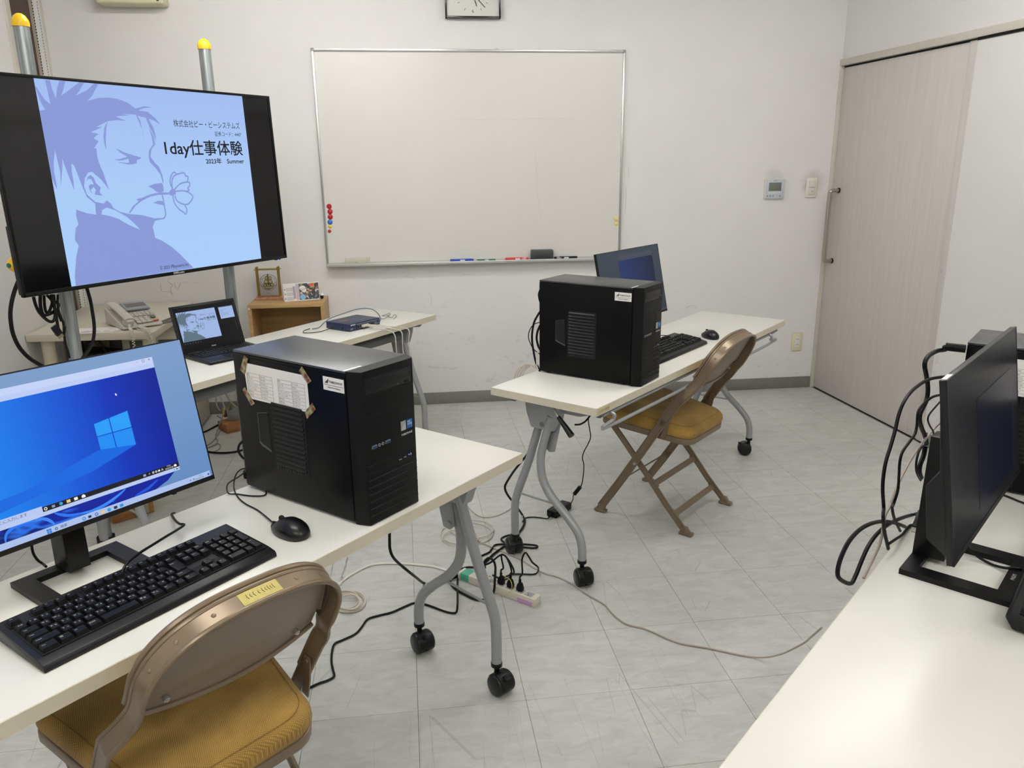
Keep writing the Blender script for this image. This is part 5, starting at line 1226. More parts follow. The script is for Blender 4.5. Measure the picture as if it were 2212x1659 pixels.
def slide(pn, pm, x0, x1, z0, z1, y, bg, fig, ink, s=1.0):
    par = rect(x0, x1, z0, z1, y, bg, 'slide', pn, pm); h = z1 - z0
    b = MB(); to_art(b, ART_FILL, x0, x1, z0, z1, y - .0003 * s, pm)
    for st in ART_STROKE:
        P = catmull([Vector((x0 + (x1 - x0) * u, 0, z0 + h * v)) for u, v in st], 4); w = h * .0042; A = []; B = []
        for i, p in enumerate(P):
            t_ = (P[min(i + 1, len(P) - 1)] - P[max(i - 1, 0)]); t_ = t_.normalized() if t_.length > 0 else Vector((1, 0, 0)); n_ = Vector((-t_.z, 0, t_.x))
            A.append(b.bm.verts.new(pm @ Vector((p.x + n_.x * w, y - .0003 * s, p.z + n_.z * w)))); B.append(b.bm.verts.new(pm @ Vector((p.x - n_.x * w, y - .0003 * s, p.z - n_.z * w))))
        for i in range(len(A) - 1): b.bm.faces.new((A[i], A[i + 1], B[i + 1], B[i]))
    o = b.build('profile_figure', fig, pn, smooth=0)
    for al_ in ART_LIGHT[:1]: b = MB(); to_art(b, [al_], x0, x1, z0, z1, y - .0006 * s, pm); b.build('figure_highlight', bg, pn, smooth=0)
    b = MB()
    def tx(s_, u, v, sz, wd, bold=0.0): b.text(s_, sz * h, pm @ frame((x0 + (x1 - x0) * u, y - .0006 * s, z0 + h * v), (1, 0, 0), (0, -1, 0)), align='RIGHT', fit=wd * (x1 - x0), bold=bold * h)
    tx('株式会社ピー・ビーシステムズ', .963, .803, .043, .375); tx('証券コード：4447', .965, .757, .030, .158)
    tx('1day仕事体験', .963, .652, .092, .440, bold=.0011); tx('2023年　Summer', .962, .598, .036, .228, bold=.0006); tx('© 2023 PBsystems.Inc', .562, .022, .026, .152)
    b.build('slide_text', ink, pn, smooth=0)

# ================================================================ large screen and its pipe stand
tv = thing('television', 'large wide screen showing a slide, mounted on pipe posts at the left', 'television', (-.889, 1.435, 1.385), .95)
pmT = Matrix.Rotation(-.031, 4, 'X'); W_, H_ = 1.23, .708
b = MB(); b.box(-W_ / 2, W_ / 2, .001, .014, -H_ / 2, H_ / 2, r=.003, mx=pmT)
for q in ((-W_ / 2, -W_ / 2 + .010, -H_ / 2, H_ / 2), (W_ / 2 - .010, W_ / 2, -H_ / 2, H_ / 2), (-W_ / 2, W_ / 2, H_ / 2 - .010, H_ / 2), (-W_ / 2, W_ / 2, -H_ / 2, -H_ / 2 + .014)): b.box(q[0], q[1], -.004, .002, q[2], q[3], r=.001, mx=pmT)
b.build('bezel', mat('television_black', '#0a0a0b', .35, spec=.25), tv)
b = MB(); b.box(-.46, .46, .013, .070, -H_ / 2 + .02, .12, r=.012, mx=pmT); b.box(-W_ / 2 + .006, W_ / 2 - .006, .010, .034, -H_ / 2 + .006, -.12, r=.004, mx=pmT); b.build('rear_housing', BLK, tv)
sg = bpy.data.materials.new('dark_panel_glass'); sg.use_nodes = True; q = sg.node_tree.nodes['Principled BSDF']; q.inputs['Base Color'].default_value = (.004, .004, .005, 1); q.inputs['Roughness'].default_value = .09; q.inputs['Specular IOR Level'].default_value = .45
pn = rect(-W_ / 2 + .010, W_ / 2 - .010, -H_ / 2 + .014, H_ / 2 - .010, -.0002, sg, 'screen', tv, pmT)
bgT = grad_screen('slide_light_blue', [(0, '#a9cdf9'), (.5, '#a9c9f6'), (1, '#9fb9ee')], d=(0, 0, 1), sc=1.3, off=.5)
slide(pn, pmT, -.443, .457, -.341, .347, -.0012, bgT, glow('slide_periwinkle', '#8798d6'), glow('slide_ink', '#14151f'))
b = MB(); b.text('DMM.make', .011, pmT @ frame((-.018, -.0045, -H_ / 2 + .004), (1, 0, 0), (0, -1, 0)), bold=.0003); b.build('bezel_lettering', mat('pale_grey_print', '#b9b9b7', .5), tv)
b = MB(); b.box(.545, .575, -.002, .01, -H_ / 2 - .004, -H_ / 2 + .001, r=.001, mx=pmT); b.build('sensor_bar', BLK, tv)
b = MB(); b.box(.556, .562, -.0035, -.0015, -H_ / 2 - .0035, -H_ / 2 - .001, mx=pmT); b.build('standby_led', glow('blue_led', '#4a6bff', 2.5), tv)
# pipe stand: origin between the posts on the floor, same heading as the screen
tq = Vector((-.889, 1.435, 0)); rT = Vector((math.cos(.95), math.sin(.95), 0)); bT = Vector((-math.sin(.95), math.cos(.95), 0))
st = thing('pipe_stand', 'stand of galvanised pipes with yellow end caps behind the large screen', 'stand', tq + bT * .12, .95)
def yellow_cap(b, p, d, r): b.lathe([(r * 1.10, -.012), (r * 1.14, 0), (r * 1.08, .008), (r * .75, .022), (r * .35, .029), (0, .030)], 20, mx=frame(p, Vector(d).orthogonal(), d))
for x_, h_ in ((-.386, 1.912), (.383, 1.925)):
    b = MB(); b.cyl((x_, 0, .02), (x_, 0, h_), .0243, 24); po = b.build('post', GALV, st)
    b = MB(); yellow_cap(b, (x_, 0, h_), (0, 0, 1), .0243); b.build('end_cap', YEL, po)
    b = MB(); b.cyl((x_, 0, .0), (x_, 0, .03), .034, 18); b.build('post_foot', BLK, po)
for z_ in (1.20, 1.58):
    b = MB(); b.cyl((-.50, -.022, z_), (.50, -.022, z_), .0215, 20); cp = b.build('crossbar', GALV, st)
    b = MB(); yellow_cap(b, (-.50, -.022, z_), (-1, 0, 0), .0215); b.build('end_cap', YEL, cp)
    b = MB()
    for x_ in (-.386, .383): b.cyl((x_, -.045, z_), (x_, .035, z_), .031, 18)
    b.build('clamp', DSTEEL, cp)
pc = st.matrix_world
Lx = Matrix.Translation(st.location) @ Matrix.Rotation(.95, 4, 'Z'); cc = Lx.inverted() @ on_plane(21, 573, tq + bT * .060, bT)
b = MB(); b.cyl((cc.x + .02, cc.y, cc.z), (cc.x + .16, cc.y, cc.z), .0215, 20); sb = b.build('side_arm', GALV, st)
b = MB(); yellow_cap(b, (cc.x + .022, cc.y, cc.z), (-1, -.25, 0), .024); b.build('end_cap', YEL, sb)
b = MB(); dd = Vector((-1, -.25, 0)).normalized(); b.cyl(Vector(cc) + Vector((.022, 0, 0)) + dd * .028, Vector(cc) + Vector((.022, 0, 0)) + dd * .032, .008, 14); b.build('cap_plug', mat('green_plug', '#1d6b4f', .4), sb)

# slide mirrored on the laptop
slide(lid, pmL, -.1265, .047, .044, .168, -.0008, glow('laptop_slide', '#9db4e2'), glow('laptop_figure', '#5d7182'), glow('laptop_ink', '#15171f'), s=.4)
rect(.064, .130, .115, .166, -.0009, glow('laptop_window', '#9fb6e4'), 'notes_window', lid, pmL); rect(.064, .130, .163, .166, -.0011, glow('laptop_window_bar', '#6f86a8'), 'window_bar', lid, pmL)
b = MB()
for k, w_ in enumerate((.030, .016, .018, .040, .038, .014)): b.box(.069, .069 + w_, -.0013, -.0012, .153 - k * .0055, .1538 - k * .0055, mx=pmL)
b.box(.127, .1275, -.0010, -.0009, .055, .108, mx=pmL); b.build('notes_text', glow('laptop_ink2', '#56657d'), lid)
b = MB()
for k in range(7): b.box(-.124 + k * .0115, -.119 + k * .0115, -.0010, -.0009, .0335, .0380, mx=pmL)
for k in range(3): b.box(-.115 + k * .022, -.101 + k * .022, -.0010, -.0009, .1770, .1778, mx=pmL)
b.build('interface_marks', glow('laptop_marks', '#3c4452'), lid)

# ================================================================ network hub
hub = thing('network_hub', 'dark blue flat network box with cables plugged in, on the table under the screen', 'network device', (-.249, 1.820, TH), R(48.3))
HB = mat('navy_enamel', '#1b2548', .38); HX, HY, HZ = .205, .155, .036
b = MB(); b.box(0, HX, 0, HY, .003, HZ, r=.0015); b.build('case', HB, hub)
b = MB()
for x_ in (.02, HX - .02):
    for y_ in (.02, HY - .02): b.cyl((x_, y_, 0), (x_, y_, .004), .007, 12)
b.build('rubber_foot', RUB, hub)
b = MB(); b.box(.045, .170, -.0010, .0005, .008, .0265); b.build('port_recess', DARK, hub)
for k in range(8):
    x_ = .050 + k * .0150
    b = MB(); b.box(x_, x_ + .0125, -.0022, -.0009, .0095, .0250); pp = b.build('port_frame', mat('port_metal', '#84858c', .4, metal=.6), hub)
    b = MB(); b.box(x_ + .0015, x_ + .0110, -.0026, -.0021, .011, .0225); b.build('port_hole', DARK, pp)
b = MB(); b.text('BUFFALO', .0075, frame((.008, -.0008, .0275), (1, 0, 0), (0, -1, 0)), bold=.0003); b.box(.045, .185, -.0009, -.0005, .0285, .0295); b.text('LAN', .0048, frame((.188, -.0008, .028), (1, 0, 0), (0, -1, 0))); b.box(.006, .022, -.0009, -.0005, .013, .014); b.box(.006, .018, -.0009, -.0005, .009, .010)
b.build('front_print', LEG, hub)
b = MB(); b.box(.03, .085, .075, .100, HZ - .0002, HZ + .0003); b.build('top_sticker', mat('dull_orange_print', '#6b5a33', .6), hub)
b = MB(); b.cyl((0, .045, .014), (-.0015, .045, .014), .0055, 12); b.build('side_screw', BLK, hub)
hubm = Matrix.Translation(hub.location) @ Matrix.Rotation(R(48.3), 4, 'Z')
def hp(x, y, z): return hubm @ Vector((x, y, z))
NG = 'cables of the network hub'
CGB = mat('grey_blue_cable', '#5f7078', .5)
def plug(m): 
    def f(b, m=m): b.box(-.0055, .0055, -.016, -.0015, .0105, .0220, r=.001, mx=m)
    return f
def px_z(px, py, z): return on_z(px, py, z)
def C(lst): return [on_z(a, b_, c_) if len(p_) == 3 else None for p_ in lst for (a, b_, c_) in (p_,)]
pw = hp(.160, -.016, .016)
cable('network_cable', 'grey-blue network cable arching over the top of the blue network box', [hp(.166, -.004, .016), hp(.168, -.030, .020), hp(.168, -.038, .050), hp(.160, .0, .082), hp(.125, .055, .086), hp(.070, .110, .066), hp(.025, .145, .048), hp(.0, .165, .030), hp(-.02, .185, .006), hp(-.05, .20, .003)], .0024, CGB, group=NG, extra=plug(hubm @ Matrix.Translation((.166, 0, 0))))
Ce = [( .082, 'white network cable leaving the blue network box, nearest its left end', (.78, .0)), (.097, 'white network cable from the second used socket of the blue network box', (.0, .0)), (.112, 'white network cable from the third used socket of the blue network box', (.0, .0))]
for k, (x_, lb, _) in enumerate(Ce):
    dx = .012 + .030 * k
    pts = [hp(x_, -.004, .016), hp(x_ + .004, -.035, .018), hp(x_ + dx * .6, -.10, .012), hp(x_ + dx, -.165 - .006 * k, .006), hp(x_ + dx + .004, -.190 - .006 * k, -.008), hp(x_ + dx + .004, -.196, -.06), hp(x_ + dx + .01, -.19, -.20), hp(x_ + dx - .02, -.16, -.45), hp(x_ + dx - .05, -.10, -.655), hp(x_ - .2, -.05, -.685)]
    # keep the drop outside the table edge
    cable('network_cable', lb, pts, .0026, CABW, group=NG, extra=plug(hubm @ Matrix.Translation((x_, 0, 0))))
cable('power_cable', 'thin black power cable lying left of the blue network box', [hp(-.002, .10, .016), hp(-.03, .105, .010), hp(-.08, .12, .003), hp(-.13, .16, .003), hp(-.10, .20, .003), hp(-.05, .215, .003)], .0017, RUB, group=NG)
def zz(px, py): return on_z(px, py, TH + .002)
cable('twist_tie_wire', 'small tangle of thin black wire right of the blue network box', [Vector(zz(*p)) + Vector((0, 0, .004 * (i % 3))) for i, p in enumerate([(821, 688), (830, 690), (840, 685), (828, 683), (826, 683), (836, 682), (841, 676), (843, 681), (838, 686), (846, 686), (852, 681), (857, 687), (850, 689)])], .0011, RUB, group=NG, cat='wire')

# ================================================================ telephone table, phone, envelope
pt = thing('side_table', 'cream side table in the back left corner carrying the office telephone', 'table', (-1.762, 1.995, 0), 0)
TT = mat('cream_side_table', '#d3cbb8', .45, noise=.02)
b = MB(); b.prism([(0.001, .04), (.587, .0), (.587, .30), (.557, .865), (-.018, .872)], .690 - .034, .690, r=.002); b.build('tabletop', TT, pt)
LG = mat('cream_leg', '#ddd3bb', .45)
for x_, y_ in ((.06, .12), (.53, .10), (.51, .80), (.06, .80)):
    b = MB(); b.cyl((x_, y_, .012), (x_, y_, .657), .030, 20); lg = b.build('leg', LG, pt)
    b = MB(); b.cyl((x_, y_, 0), (x_, y_, .014), .031, 18); b.build('leg_foot', BLK, lg)
b = MB(); b.box(.566, .572, .62, .78, .664, .682); b.build('edge_slot', BLK, pt)
cab = thing('drawer_unit', 'low cream drawer unit with dark label slots under the telephone table', 'cabinet', (-1.452, 2.42, 0), 0)
b = MB(); b.box(-.02, .285, 0, .38, .02, .60, r=.003); b.build('body', mat('cream_cabinet', '#c4bcab', .5), cab)
for z_ in (.42, .24, .06):
    b = MB(); b.box(-.012, .277, -.006, .001, z_, z_ + .165, r=.002); dr = b.build('drawer', mat('cream_cabinet', '#c4bcab', .5), cab)
    for x_ in (.02, .165):
        b = MB(); b.box(x_, x_ + .085, -.0085, -.004, z_ + .10, z_ + .145, r=.001); b.build('label_slot', mat('dark_label', '#4a4a48', .4), dr)
bg_ = thing('storage_bag', 'dark brown bag standing on the floor under the telephone table', 'bag', (-1.60, 2.45, 0), 0)
b = MB(); b.prism([(-.10, 0), (.10, 0), (.085, .50), (-.09, .52)], -.08, .10, axis='y', r=.015, seg=3); b.build('body', mat('dark_brown_cloth', '#2a2320', .8, noise=.1), bg_)
b = MB(); b.tube([(-.05, -.05, .50), (-.03, -.05, .57), (.03, -.05, .57), (.05, -.05, .49)], .006, n=6, smooth=3); b.build('handle', mat('dark_brown_cloth', '#2a2320', .8), bg_)

ph = thing('telephone', 'cream office telephone with handset and coiled cord on the corner table', 'telephone', (-1.325, 2.045, .690), R(37))
PHM = mat('phone_plastic', '#cfc9be', .4); PW, PD = .187, .235
slope = Matrix.Translation((0, .0, .012)) @ Matrix.Rotation(R(17), 4, 'X')
b = MB(); b.prism([(0, .006), (PD, .006), (PD, .078), (PD - .012, .083), (.010, .019), (0, .014)], 0, PW, axis='x', r=.003); b.build('body', PHM, ph)
b = MB(); b.box(.072, .184, .145, .232, .012, .022, r=.002, mx=slope); b.box(.070, .186, .150, .236, .008, .018, r=.002, mx=slope); ds = b.build('display_hood', mat('phone_grey', '#9b9ca3', .4), ph)
b = MB(); b.box(.082, .176, .172, .212, .0215, .0228, mx=slope); b.build('display', mat('lcd_dark', '#5f5d5e', .2), ds)
kp = None
def pkey(x, y, w_, h_, m, nm='key'):
    b = MB(); b.box(x, x + w_, y, y + h_, .006, .0135, r=.0012, mx=slope); return b.build(nm, m, ph)
for j in range(4):
    for i in range(6): pkey(.074 + i * .0185, .090 + j * .0125, .0155, .0075, mat('phone_key_pale', '#ddd8cc', .45))
for j in range(4):
    for i in range(3): pkey(.074 + i * .0235, .018 + j * .0155, .0195, .0095, mat('phone_key_pale', '#ddd8cc', .45), 'dial_key')
b = MB(); b.box(.072, .146, .014, .080, .005, .0082, mx=slope); b.build('keypad_field', mat('phone_grey_field', '#8d877c', .5), ph)
b = MB(); b.cyl(slope @ Vector((.165, .067, .006)), slope @ Vector((.165, .067, .013)), .0125, 20); b.build('jog_dial', mat('phone_dial', '#6d6d6f', .35), ph)
pkey(.150, .018, .026, .009, mat('orange_key', '#cf6f3b', .45), 'hold_key')
b = MB(); hs = [(.034, -.002, .050), (.034, .03, .060), (.034, .115, .082), (.034, .200, .100), (.034, .235, .100)]
b.sweep([Vector(p) for p in hs], [(.0225 * math.cos(q), .009 * math.sin(q)) for q in [2 * math.pi * k / 14 for k in range(14)]], side=(1, 0, 0), smooth=4)
for y_, z_, r_ in ((.016, .046, .027), (.212, .090, .028)): b.lathe([(0, -.022), (r_ * .85, -.020), (r_, -.006), (r_ * .9, .006), (r_ * .5, .012), (0, .013)], 20, mx=Matrix.Translation((.034, y_, z_ - .002)) @ Matrix.Rotation(R(17), 4, 'X'))
b.build('handset', PHM, ph)
phm = Matrix.Translation(ph.location) @ Matrix.Rotation(R(37), 4, 'Z')
def coil(pts, r, n_, m, label, par=None):
    P = catmull([Vector(p) for p in pts], 24); out = []; L_ = len(P)
    for i in range((L_ - 1) * 3):
        f = i / 3; a = P[int(f)]; c = P[min(L_ - 1, int(f) + 1)]; p = a.lerp(c, f - int(f)); t_ = (c - a).normalized() if (c - a).length > 0 else Vector((0, 0, 1)); u_ = t_.orthogonal().normalized(); v_ = t_.cross(u_)
        an = 2 * math.pi * n_ * i / ((L_ - 1) * 3); out.append(p + (u_ * math.cos(an) + v_ * math.sin(an)) * r)
    b = MB(); b.tube(out, .0017, n=5); return b
cd_ = coil([(.032, .004, .030), (.020, -.03, .014), (.010, -.085, .008), (.0, -.112, -.03), (.0, -.118, -.15), (.01, -.115, -.30), (.03, -.11, -.40)], .0058, 44, CABWH, '')
o = cd_.build('coiled_cord', mat('coil_plastic', '#e6e1d6', .45), ph)
cd_ = coil([(.075, .0, .010), (.075, -.06, .012), (.070, -.125, .008), (.070, -.150, -.03), (.075, -.155, -.15), (.06, -.15, -.30), (.03, -.14, -.40)], .0058, 40, CABWH, '')
o = cd_.build('coiled_cord', mat('coil_plastic', '#e6e1d6', .45), ph)
b = MB(); b.tube([(.055, .0, .008), (.060, -.05, .004), (.062, -.125, .002), (.062, -.142, -.03), (.065, -.148, -.14), (.07, -.15, -.30)], .0022, n=6, smooth=4); b.build('line_cord', CABW, ph)
GC = mat('grey_bundle_cable', '#77746e', .6)
for k in range(4):
    a = phm @ Vector((.19, .03 + k * .012, .004)); 
    cable('phone_line', ['dark grey line beside the telephone, lowest of the flat bundle', 'dark grey line beside the telephone, second from the front', 'dark grey line beside the telephone, third from the front', 'dark grey line beside the telephone, hindmost of the flat bundle'][k], [a, a + Vector((.06, .055 + .010 * k, .004 * k)), a + Vector((.14, .075 - .008 * k, .006 * (k % 2))), a + Vector((.23, .05 - .004 * k, .0))], .0030, GC, group='grey lines beside the telephone')
en = thing('envelope', 'white paper sleeve with green and brown printing on the corner table left of the telephone', 'envelope', (-1.60, 2.005, .690), R(3))
b = MB(); b.prism([(0, .0), (.13, .0), (.215, .005), (.265, .055), (.255, .10), (.20, .12), (0, .125)], 0, .005, r=.0008, seg=1); b.build('sheet', mat('envelope_paper', '#f0ecea', .6), en)
b = MB()
for x_, w_ in ((.09, .04), (.145, .03), (.19, .03)): b.box(x_, x_ + w_, .018, .024, .005, .0054)
b.box(.10, .16, .034, .038, .005, .0054); b.build('print', mat('olive_print', '#6f7040', .6), en)

# ================================================================ oak cube, skeleton clock, calendar
ob_ = thing('oak_shelf_cube', 'open-fronted light oak shelf box against the back wall beside the whiteboard', 'shelf', (-.854, 2.606, 0), R(-.4))
X_, Y_, Z_ = .415, .262, .700
b = MB(); b.box(0, X_, 0, Y_, Z_ - .020, Z_, r=.001); b.build('top_panel', OAK, ob_)
for x_ in (0, X_ - .020):
    b = MB(); b.box(x_, x_ + .020, 0.0005, Y_, 0, Z_ - .0205, r=.0008, seg=1); b.build('side_panel', OAK, ob_)
b = MB(); b.box(.0205, X_ - .0205, Y_ - .008, Y_, .0, Z_ - .021); b.build('back_panel', OAK_SHADE, ob_)
for z_ in (.03, .36):
    b = MB(); b.box(.0205, X_ - .0205, .005, Y_ - .009, z_, z_ + .018, r=.001); b.build('shelf_board', OAK_SHADE, ob_)
b = MB(); b.box(.003, .011, -.0006, .0004, Z_ - .026, Z_ - .014); b.build('tag', WHITEP, ob_)
sk = thing('skeleton_clock', 'small brass skeleton clock in a clear case on top of the oak shelf box', 'clock', (-.760, 2.800, .700), R(-2))
PB = mat('pink_marble', '#b98672', .3, noise=.25, nscale=60)
b = MB(); b.box(-.080, .080, -.030, .030, 0, .015, r=.002); b.build('base', PB, sk)
b = MB(); b.box(-.066, .066, -.024, .024, .015, .020, r=.001); b.build('plinth', BRASS, sk)
for x_ in (-.060, .060):
    for y_ in (-.018, .018):
        b = MB(); b.cyl((x_, y_, .02), (x_, y_, .180), .0045, 12); b.lathe([(.006, 0), (.006, .004), (.003, .007), (0, .008)], 10, mx=Matrix.Translation((x_, y_, .180))); b.build('pillar', BRASS, sk)
for y_ in (-.018, .018):
    b = MB(); b.cyl((-.072, y_, .172), (.072, y_, .172), .0028, 10); b.build('top_rod', BRASS, sk)
for x_ in (-.060, .060):
    b = MB(); b.cyl((x_, -.026, .175), (x_, .026, .175), .0028, 10); b.build('top_rod', BRASS, sk)
b = MB(); b.box(-.054, .054, -.003, .000, .022, .170); b.build('glass_plate', gl, sk)
sm = Matrix.Translation((0, -.0040, .098)) @ Matrix.Rotation(R(90), 4, 'X')
b = MB(); b.ring((0, 0, 0), .0455, .0475, 36, mx=sm); b.ring((0, 0, 0), .036, .0372, 36, mx=sm)
for k in range(12):
    a = R(30 * k); b.text(['XII', 'I', 'II', 'III', 'IV', 'V', 'VI', 'VII', 'VIII', 'IX', 'X', 'XI'][k], .0075, Matrix.Translation((math.sin(a) * .0415, -.0042, .098 + math.cos(a) * .0415)) @ Matrix.Rotation(a, 4, 'Y') @ Matrix.Rotation(R(90), 4, 'X'), align='CENTER', valign='CENTER')
b.build('chapter_ring', mat('dark_engraving', '#3d3a36', .5), sk)
BR2 = mat('dark_brass', '#7d6a22', .3, metal=.85)
def gear(cx, cz, r_, y_=-.008, nt=14, nm='gear'):
    b = MB(); mm = Matrix.Translation((cx, y_, cz)) @ Matrix.Rotation(R(90), 4, 'X')
    prof = []
    for k in range(nt * 2): a = math.pi * k / nt; rr = r_ if k % 2 else r_ * .88; prof.append((rr * math.cos(a), rr * math.sin(a)))
    b.ring((0, 0, 0), r_ * .62, r_ * .9, 20, mx=mm); b.ring((0, 0, .0015), r_ * .62, r_ * .9, 20, mx=mm)
    for k in range(nt): a = 2 * math.pi * k / nt; b.box(r_ * .86, r_, -.0008, .0008, 0, .0015, mx=mm @ Matrix.Rotation(a, 4, 'Z'))
    for k in range(4): b.box(0, r_ * .65, -.0007, .0007, 0, .0015, mx=mm @ Matrix.Rotation(math.pi / 2 * k + .4, 4, 'Z'))
    b.cyl(mm @ Vector((0, 0, -.002)), mm @ Vector((0, 0, .004)), r_ * .18, 10); b.build(nm, BR2, sk)
gear(-.006, .122, .0125); gear(.011, .122, .0110, -.010); gear(-.010, .100, .0150, -.012); gear(.012, .102, .0130); gear(-.018, .084, .0120); gear(.020, .084, .0125, -.011); gear(.0, .083, .0150, -.006)
b = MB(); b.prism([(-.0025, .085), (.0025, .085), (.004, .145), (-.004, .145)], -.014, -.011, axis='y'); b.prism([(-.030, .074), (-.020, .068), (0, .062), (.020, .068), (.030, .074), (.020, .064), (0, .056), (-.020, .064)], -.012, -.008, axis='y'); b.build('bridge', BR2, sk)
b = MB(); b.prism([(-.0012, .098), (.0012, .098), (.0180, .078), (.0160, .076)], -.0165, -.0155, axis='y'); b.prism([(-.0012, .098), (.0012, .098), (.006, .080), (.004, .079)], -.018, -.017, axis='y'); b.build('hand', BLK, sk)
b = MB(); b.text('SEIKO', .0065, Matrix.Translation((-.009, -.0042, .034)) @ Matrix.Rotation(R(90), 4, 'X')); b.build('maker_text', mat('dark_engraving', '#3d3a36', .5), sk)

cl = thing('desk_calendar', 'tent-shaped desk calendar with a busy picture on the oak shelf box', 'calendar', (-.566, 2.703, .700), R(16))
cmx = Matrix.Rotation(R(-13), 4, 'X')
b = MB(); b.box(-.100, .100, 0, .0015, .001, .102, mx=cmx); b.build('front_sheet', WHITEP, cl)
b = MB(); b.box(-.100, .100, 0, .0015, .0, .102, mx=Matrix.Translation((0, .046, 0)) @ Matrix.Rotation(R(13), 4, 'X')); b.build('back_sheet', WHITEP, cl)
CV = lambda x0, x1, z0, z1, c, nm, y=-.0004: rect(x0, x1, z0, z1, y, mat(nm, c, .45), 'printed_' + nm, cl, cmx)
pic = bpy.data.materials.new('abstract_print'); pic.use_nodes = True; nt = pic.node_tree; N = nt.nodes
tc = N.new('ShaderNodeTexCoord'); v = N.new('ShaderNodeTexVoronoi'); v.inputs['Scale'].default_value = 95; nt.links.new(tc.outputs['Object'], v.inputs['Vector'])
hs_ = N.new('ShaderNodeValToRGB'); hs_.color_ramp.interpolation = 'CONSTANT'; e = hs_.color_ramp.elements; e[0].position = 0; e[0].color = lin('#2b2f3c'); e[1].position = .85; e[1].color = lin('#c9b9a6')
for p_, c_ in ((.35, '#3d4152'), (.5, '#7a6d5f'), (.6, '#b58f4e'), (.68, '#20242f'), (.78, '#8a4a33')): x = e.new(p_); x.color = lin(c_)
sx = N.new('ShaderNodeSeparateColor'); nt.links.new(v.outputs['Color'], sx.inputs[0]); nt.links.new(sx.outputs[0], hs_.inputs['Fac']); nt.links.new(hs_.outputs[0], N['Principled BSDF'].inputs['Base Color']); N['Principled BSDF'].inputs['Roughness'].default_value = .4
rect(-.012, .098, .006, .098, -.0004, pic, 'printed_picture', cl, cmx); CV(-.030, -.012, .006, .098, '#b9b3bb', 'pale_fade')
b = MB()
for (cx, cz, r_) in ((.008, .072, .014), (.014, .060, .012)): b.poly([cmx @ Vector((cx + r_ * math.cos(q) * 1.2, -.0008, cz + r_ * math.sin(q))) for q in [2 * math.pi * j / 16 for j in range(16)]])
b.build('white_blob', WHITEP, cl, smooth=0)
b = MB(); b.poly([cmx @ Vector((.006 + .016 * math.cos(q), -.0009, .022 + .016 * math.sin(q))) for q in [2 * math.pi * j / 20 for j in range(20)]]); b.build('blue_disc', mat('sky_print', '#7fb4d6', .4), cl, smooth=0)
b = MB(); b.poly([cmx @ Vector((.058 + .014 * math.cos(q), -.0009, .088 + .008 * math.sin(q))) for q in [2 * math.pi * j / 16 for j in range(16)]]); b.build('orange_blob', mat('orange_print', '#d4562c', .4), cl, smooth=0)
CV(-.045, -.0405, .014, .085, '#6a78ad', 'blue_column', -.0006); CV(-.038, -.0335, .014, .085, '#c0676a', 'red_column', -.0006)
b = MB()
for blk in range(3):
    for i in range(5):
        for j in range(5): b.box(-.082 + i * .0075, -.078 + i * .0075, -.0008, -.0006, .066 - blk * .026 + j * .0038 - .006, .0675 - blk * .026 + j * .0038 - .006, mx=cmx)
    b.box(-.094, -.089, -.0008, -.0006, .066 - blk * .026, .072 - blk * .026, mx=cmx)
b.build('date_print', mat('grey_print', '#4e4d50', .7), cl)
kn = thing('figurine', 'tiny black and white rounded ornament at the right end of the oak shelf box', 'ornament', (-.462, 2.755, .700), 0)
b = MB(); b.lathe([(0, 0), (.007, .001), (.010, .010), (.011, .020), (.008, .028), (0, .030)], 16); b.build('body', BLKG, kn)
b = MB(); b.lathe([(.0105, .018), (.0112, .022), (.0085, .0285), (0, .031)], 16); b.build('cap', WHITEP, kn)
# ================================================================ wood blocks, power strip, adapter
def block(label, c, rot, L_, W_, H_):
    t = thing('wood_block', label, 'block', (c[0], c[1], 0), rot)
    b = MB(); b.box(-L_ / 2, L_ / 2, -W_ / 2, W_ / 2, 0, H_, r=.003); b.build('timber', BLOCK, t); return t
wb1 = block('raw pine block with an outlet box under the near end of the laptop table', (-1.205, 1.455), R(38), .17, .10, .055)
b = MB(); b.box(.005, .060, -.062, -.050, .008, .050, r=.003); ox = b.build('outlet_box', mat('grey_green_plastic', '#9a9a80', .5), wb1)
b = MB(); b.box(.020, .024, -.0630, -.061, .022, .034); b.box(.034, .038, -.0630, -.061, .022, .034); b.build('slot', DARK, ox)
wb2 = block('raw pine block by the back wall, under the ribbed grey box', (-.96, 2.585), R(35), .20, .12, .05)
t = thing('ribbed_box', 'grey ribbed box with brass fittings lying on the far pine block', 'box', (-.925, 2.620, .05), R(10))
b = MB(); b.box(-.10, .12, -.045, .045, 0, .05, r=.004)
b.build('body', mat('ribbed_grey', '#7d7f7e', .5), t)
for k in range(5):
    b = MB(); b.box(-.095, .115, -.040 + k * .018, -.032 + k * .018, .0495, .0545, r=.001); b.build('rib', mat('ribbed_grey', '#7d7f7e', .5), t)
b = MB(); b.lathe([(.0, -.012), (.020, -.012), (.028, -.004), (.028, .006), (.018, .012), (0, .012)], 20, mx=Matrix.Translation((-.115, -.005, .040)) @ Matrix.Rotation(R(75), 4, 'Y')); b.tube([(-.09, -.02, .055), (-.085, -.02, .085), (-.075, -.01, .060)], .004, n=8, smooth=3); b.build('brass_fitting', BRASS, t)

